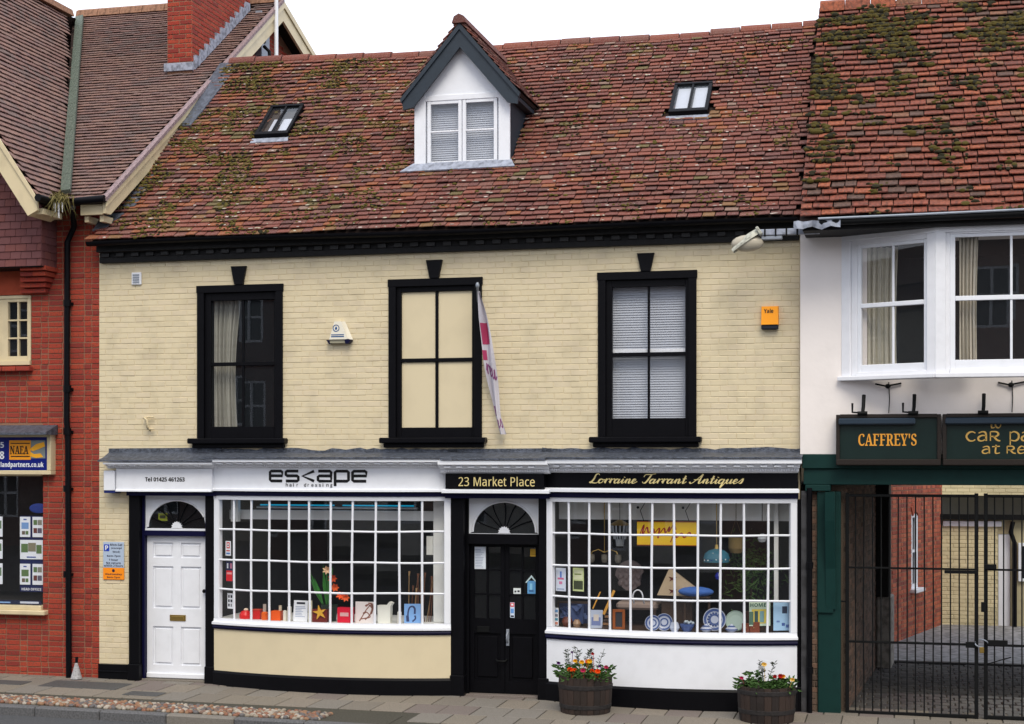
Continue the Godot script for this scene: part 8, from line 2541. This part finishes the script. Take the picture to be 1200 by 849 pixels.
# ---------------------------------------------------------------- half barrels and their flowers
func planters() -> void:
	var spots := [[7.1, 0.76, 0.33, "half barrel planter of orange and yellow flowers left of the white stallriser", 0.45], [9.33, 0.74, 0.345, "half barrel planter of sparse flowers at the right end of the white stallriser", 0.42]]
	for k in 2:
		var sp = spots[k]
		var c := Vector3(sp[0], gy(sp[0], sp[1]), sp[1])
		var s := thing("half_barrel", sp[3], "planter", c, "half barrel planters")
		var h: float = sp[4]; var R: float = sp[2]
		var n := 24
		var woods := [mat("stave a", Color(0.034, 0.024, 0.02), 0.9, {"tex": "fine", "scale": 4.0}), mat("stave b", Color(0.046, 0.03, 0.024), 0.9, {"tex": "fine", "scale": 4.0}), mat("stave c", Color(0.027, 0.02, 0.018), 0.9, {"tex": "fine", "scale": 4.0})]
		for i in n:
			var a := TAU * (i + 0.5) / n
			var g := G.new()
			var d := Vector3(cos(a), 0, sin(a)); var t := Vector3(-sin(a), 0, cos(a))
			var prev := []
			for j in 6:
				var y := h * j / 5.0
				var r := R * (0.88 + 0.12 * sin(PI * (0.12 + 0.5 * j / 5.0))) + rng.randfn(0, 0.001)
				var hw := r * PI / n - 0.0025
				var q := [c + d * r - t * hw + Vector3(0, y, 0), c + d * (r + 0.004) + Vector3(0, y, 0), c + d * r + t * hw + Vector3(0, y, 0), c + d * (r - 0.03) + t * hw + Vector3(0, y, 0), c + d * (r - 0.03) - t * hw + Vector3(0, y, 0)]
				if j:
					for m in 5:
						g.quad(prev[m], prev[(m + 1) % 5], q[(m + 1) % 5], q[m], (prev[m] + prev[(m + 1) % 5]) / 2 - (c + d * (r - 0.015) + Vector3(0, y, 0)))
				prev = q
			g.quad(prev[0], prev[1], prev[3], prev[4], Vector3.UP)
			g.tri(prev[1], prev[2], prev[3], Vector3.UP)
			part(s, "stave", g, woods[rng.randi() % 3])
		for y in ([0.06, 0.3] if k == 0 else [0.1, 0.33]):
			var g := G.new()
			var r := R * (0.88 + 0.12 * sin(PI * (0.12 + 0.5 * y / h))) + 0.007
			g.lathe([Vector2(r, y), Vector2(r + 0.003, y + 0.01), Vector2(r + 0.006, y + 0.05), Vector2(r, y + 0.055)], c, 32)
			part(s, "hoop", g, mat("hoop iron", Color(0.025, 0.022, 0.022), 0.7, {"tex": "blotch", "scale": 3.0}))
		var g := G.new()
		g.lathe([Vector2(R - 0.03, h - 0.05), Vector2(0, h - 0.03)], c, 24)
		part(s, "soil", g, mat("soil", Color(0.03, 0.022, 0.016), 1.0))
		var top := c + Vector3(0, h - 0.04, 0)
		var O := Color(0.95, 0.35, 0.05); var YY := Color(0.95, 0.75, 0.1); var PK := Color(0.8, 0.2, 0.4); var RD := Color(0.75, 0.08, 0.08); var VI := Color(0.42, 0.18, 0.5); var PY := Color(0.95, 0.82, 0.45)
		var plants := []
		if k == 0:
			plants = [[0.2, 0.2, 0.16, "orange marigold at the right front of the left barrel", [[O, 0.05, 0.02], [O, 0.04, -0.05]]], [-0.14, 0.2, 0.17, "orange marigold at the left front of the left barrel", [[O, 0.05, 0.0], [O, 0.035, 0.06]]], [0.03, 0.22, 0.17, "pink daisy at the middle front of the left barrel", [[PK, 0.045, 0.0]]], [-0.03, 0.0, 0.25, "yellow marigold at the centre of the left barrel", [[YY, 0.045, 0.0], [YY, 0.05, 0.1], [O, 0.04, 0.07], [YY, 0.04, -0.08]]], [0.26, 0.0, 0.2, "pink and violet daisy at the right rim of the left barrel", [[PK, 0.04, 0.03], [VI, 0.03, -0.05]]], [-0.28, 0.02, 0.22, "violet daisy spilling over the left rim of the left barrel", [[VI, 0.035, -0.05]]], [-0.08, -0.1, 0.36, "tall spiky leaved stems at the back of the left barrel", []], [0.1, -0.08, 0.34, "upright spiky stems right of centre in the left barrel", [[RD, 0.03, 0.0]]], [-0.2, -0.06, 0.34, "upright spiky stems at the left back of the left barrel", [[VI, 0.025, 0.03]]]]
		else:
			plants = [[-0.24, 0.1, 0.16, "pink flowered plant at the left rim of the right barrel", [[PK, 0.035, -0.04]]], [-0.08, 0.2, 0.14, "low leafy plant at the front of the right barrel", []], [-0.02, 0.0, 0.32, "tall pale orange flower in the middle of the right barrel", [[PY, 0.045, 0.0]]], [0.15, 0.05, 0.2, "red flowered plant right of centre in the right barrel", [[RD, 0.05, 0.03], [RD, 0.035, -0.04], [YY, 0.04, 0.06]]], [0.27, 0.1, 0.18, "pale yellow flower at the right rim of the right barrel", [[PY, 0.04, 0.05]]], [-0.16, -0.05, 0.27, "thin upright stems at the left back of the right barrel", []], [0.1, 0.2, 0.13, "dark leafy plant at the right front of the right barrel", []]]
		for p in plants:
			var at := top + Vector3(p[0] * R / 0.345, 0, p[1] * R / 0.345)
			var o := thing("flowering_plant", p[3], "plant", at, "flowers in the %s barrel" % ["left", "right"][k])
			var spiky: bool = p[2] > 0.3
			g = G.new()
			for i in (70 if not spiky else 60):
				var a := rng.randf() * TAU
				if spiky:
					var st := rng.randi() % 3
					var y: float = p[2] * sqrt(rng.randf())
					var q := at + Vector3(cos(st * 2.1) * 0.12 * y / p[2] + rng.randfn(0, 0.004), y, sin(st * 2.1) * 0.06 * y / p[2])
					blade(g, q, Vector3(cos(a) * 0.05, 0.03, sin(a) * 0.05), 0.011)
				else:
					var q := at + Vector3(cos(a), 0, sin(a)) * 0.1 * rng.randf() + Vector3(0, p[2] * 0.75 * rng.randf(), 0)
					blade(g, q, Vector3(cos(a) * 0.07, rng.randf_range(-0.02, 0.06), sin(a) * 0.07), 0.028)
			if spiky:
				for st in 3:
					g.tube([at, at + Vector3(cos(st * 2.1) * 0.12, p[2], sin(st * 2.1) * 0.06)], 0.005, 0.003, 5)
			part(o, "foliage", g, mat("flower leaf", Color(0.05, 0.11, 0.025), 0.6) if not spiky else mat("grey leaf", Color(0.07, 0.09, 0.06), 0.7), "", "stuff")
			for f in p[4]:
				g = G.new()
				var fc := at + Vector3(f[2], p[2] * (0.95 if not spiky else 1.0) - rng.randf() * 0.03, 0.05 + rng.randf() * 0.03)
				for ring in 2:
					for i in 9:
						var a := TAU * i / 9 + ring * 0.3
						var rr: float = f[1] * 0.85 * (1.0 - 0.35 * ring)
						var dir := Vector3(cos(a) * rr, sin(a) * rr * 0.8 + 0.0, 0.012 + ring * 0.014)
						blade(g, fc + Vector3(0, 0, ring * 0.006), dir, rr * 0.62)
				g.ball(fc + Vector3(0, 0, 0.015), Vector3(f[1] * 0.3, f[1] * 0.3, 0.012), 7, 4)
				g.tube([at, fc - Vector3(0, 0, 0.01)], 0.004, 0.003, 4)
				part(o, "flower", g, plain(f[0], 0.7))
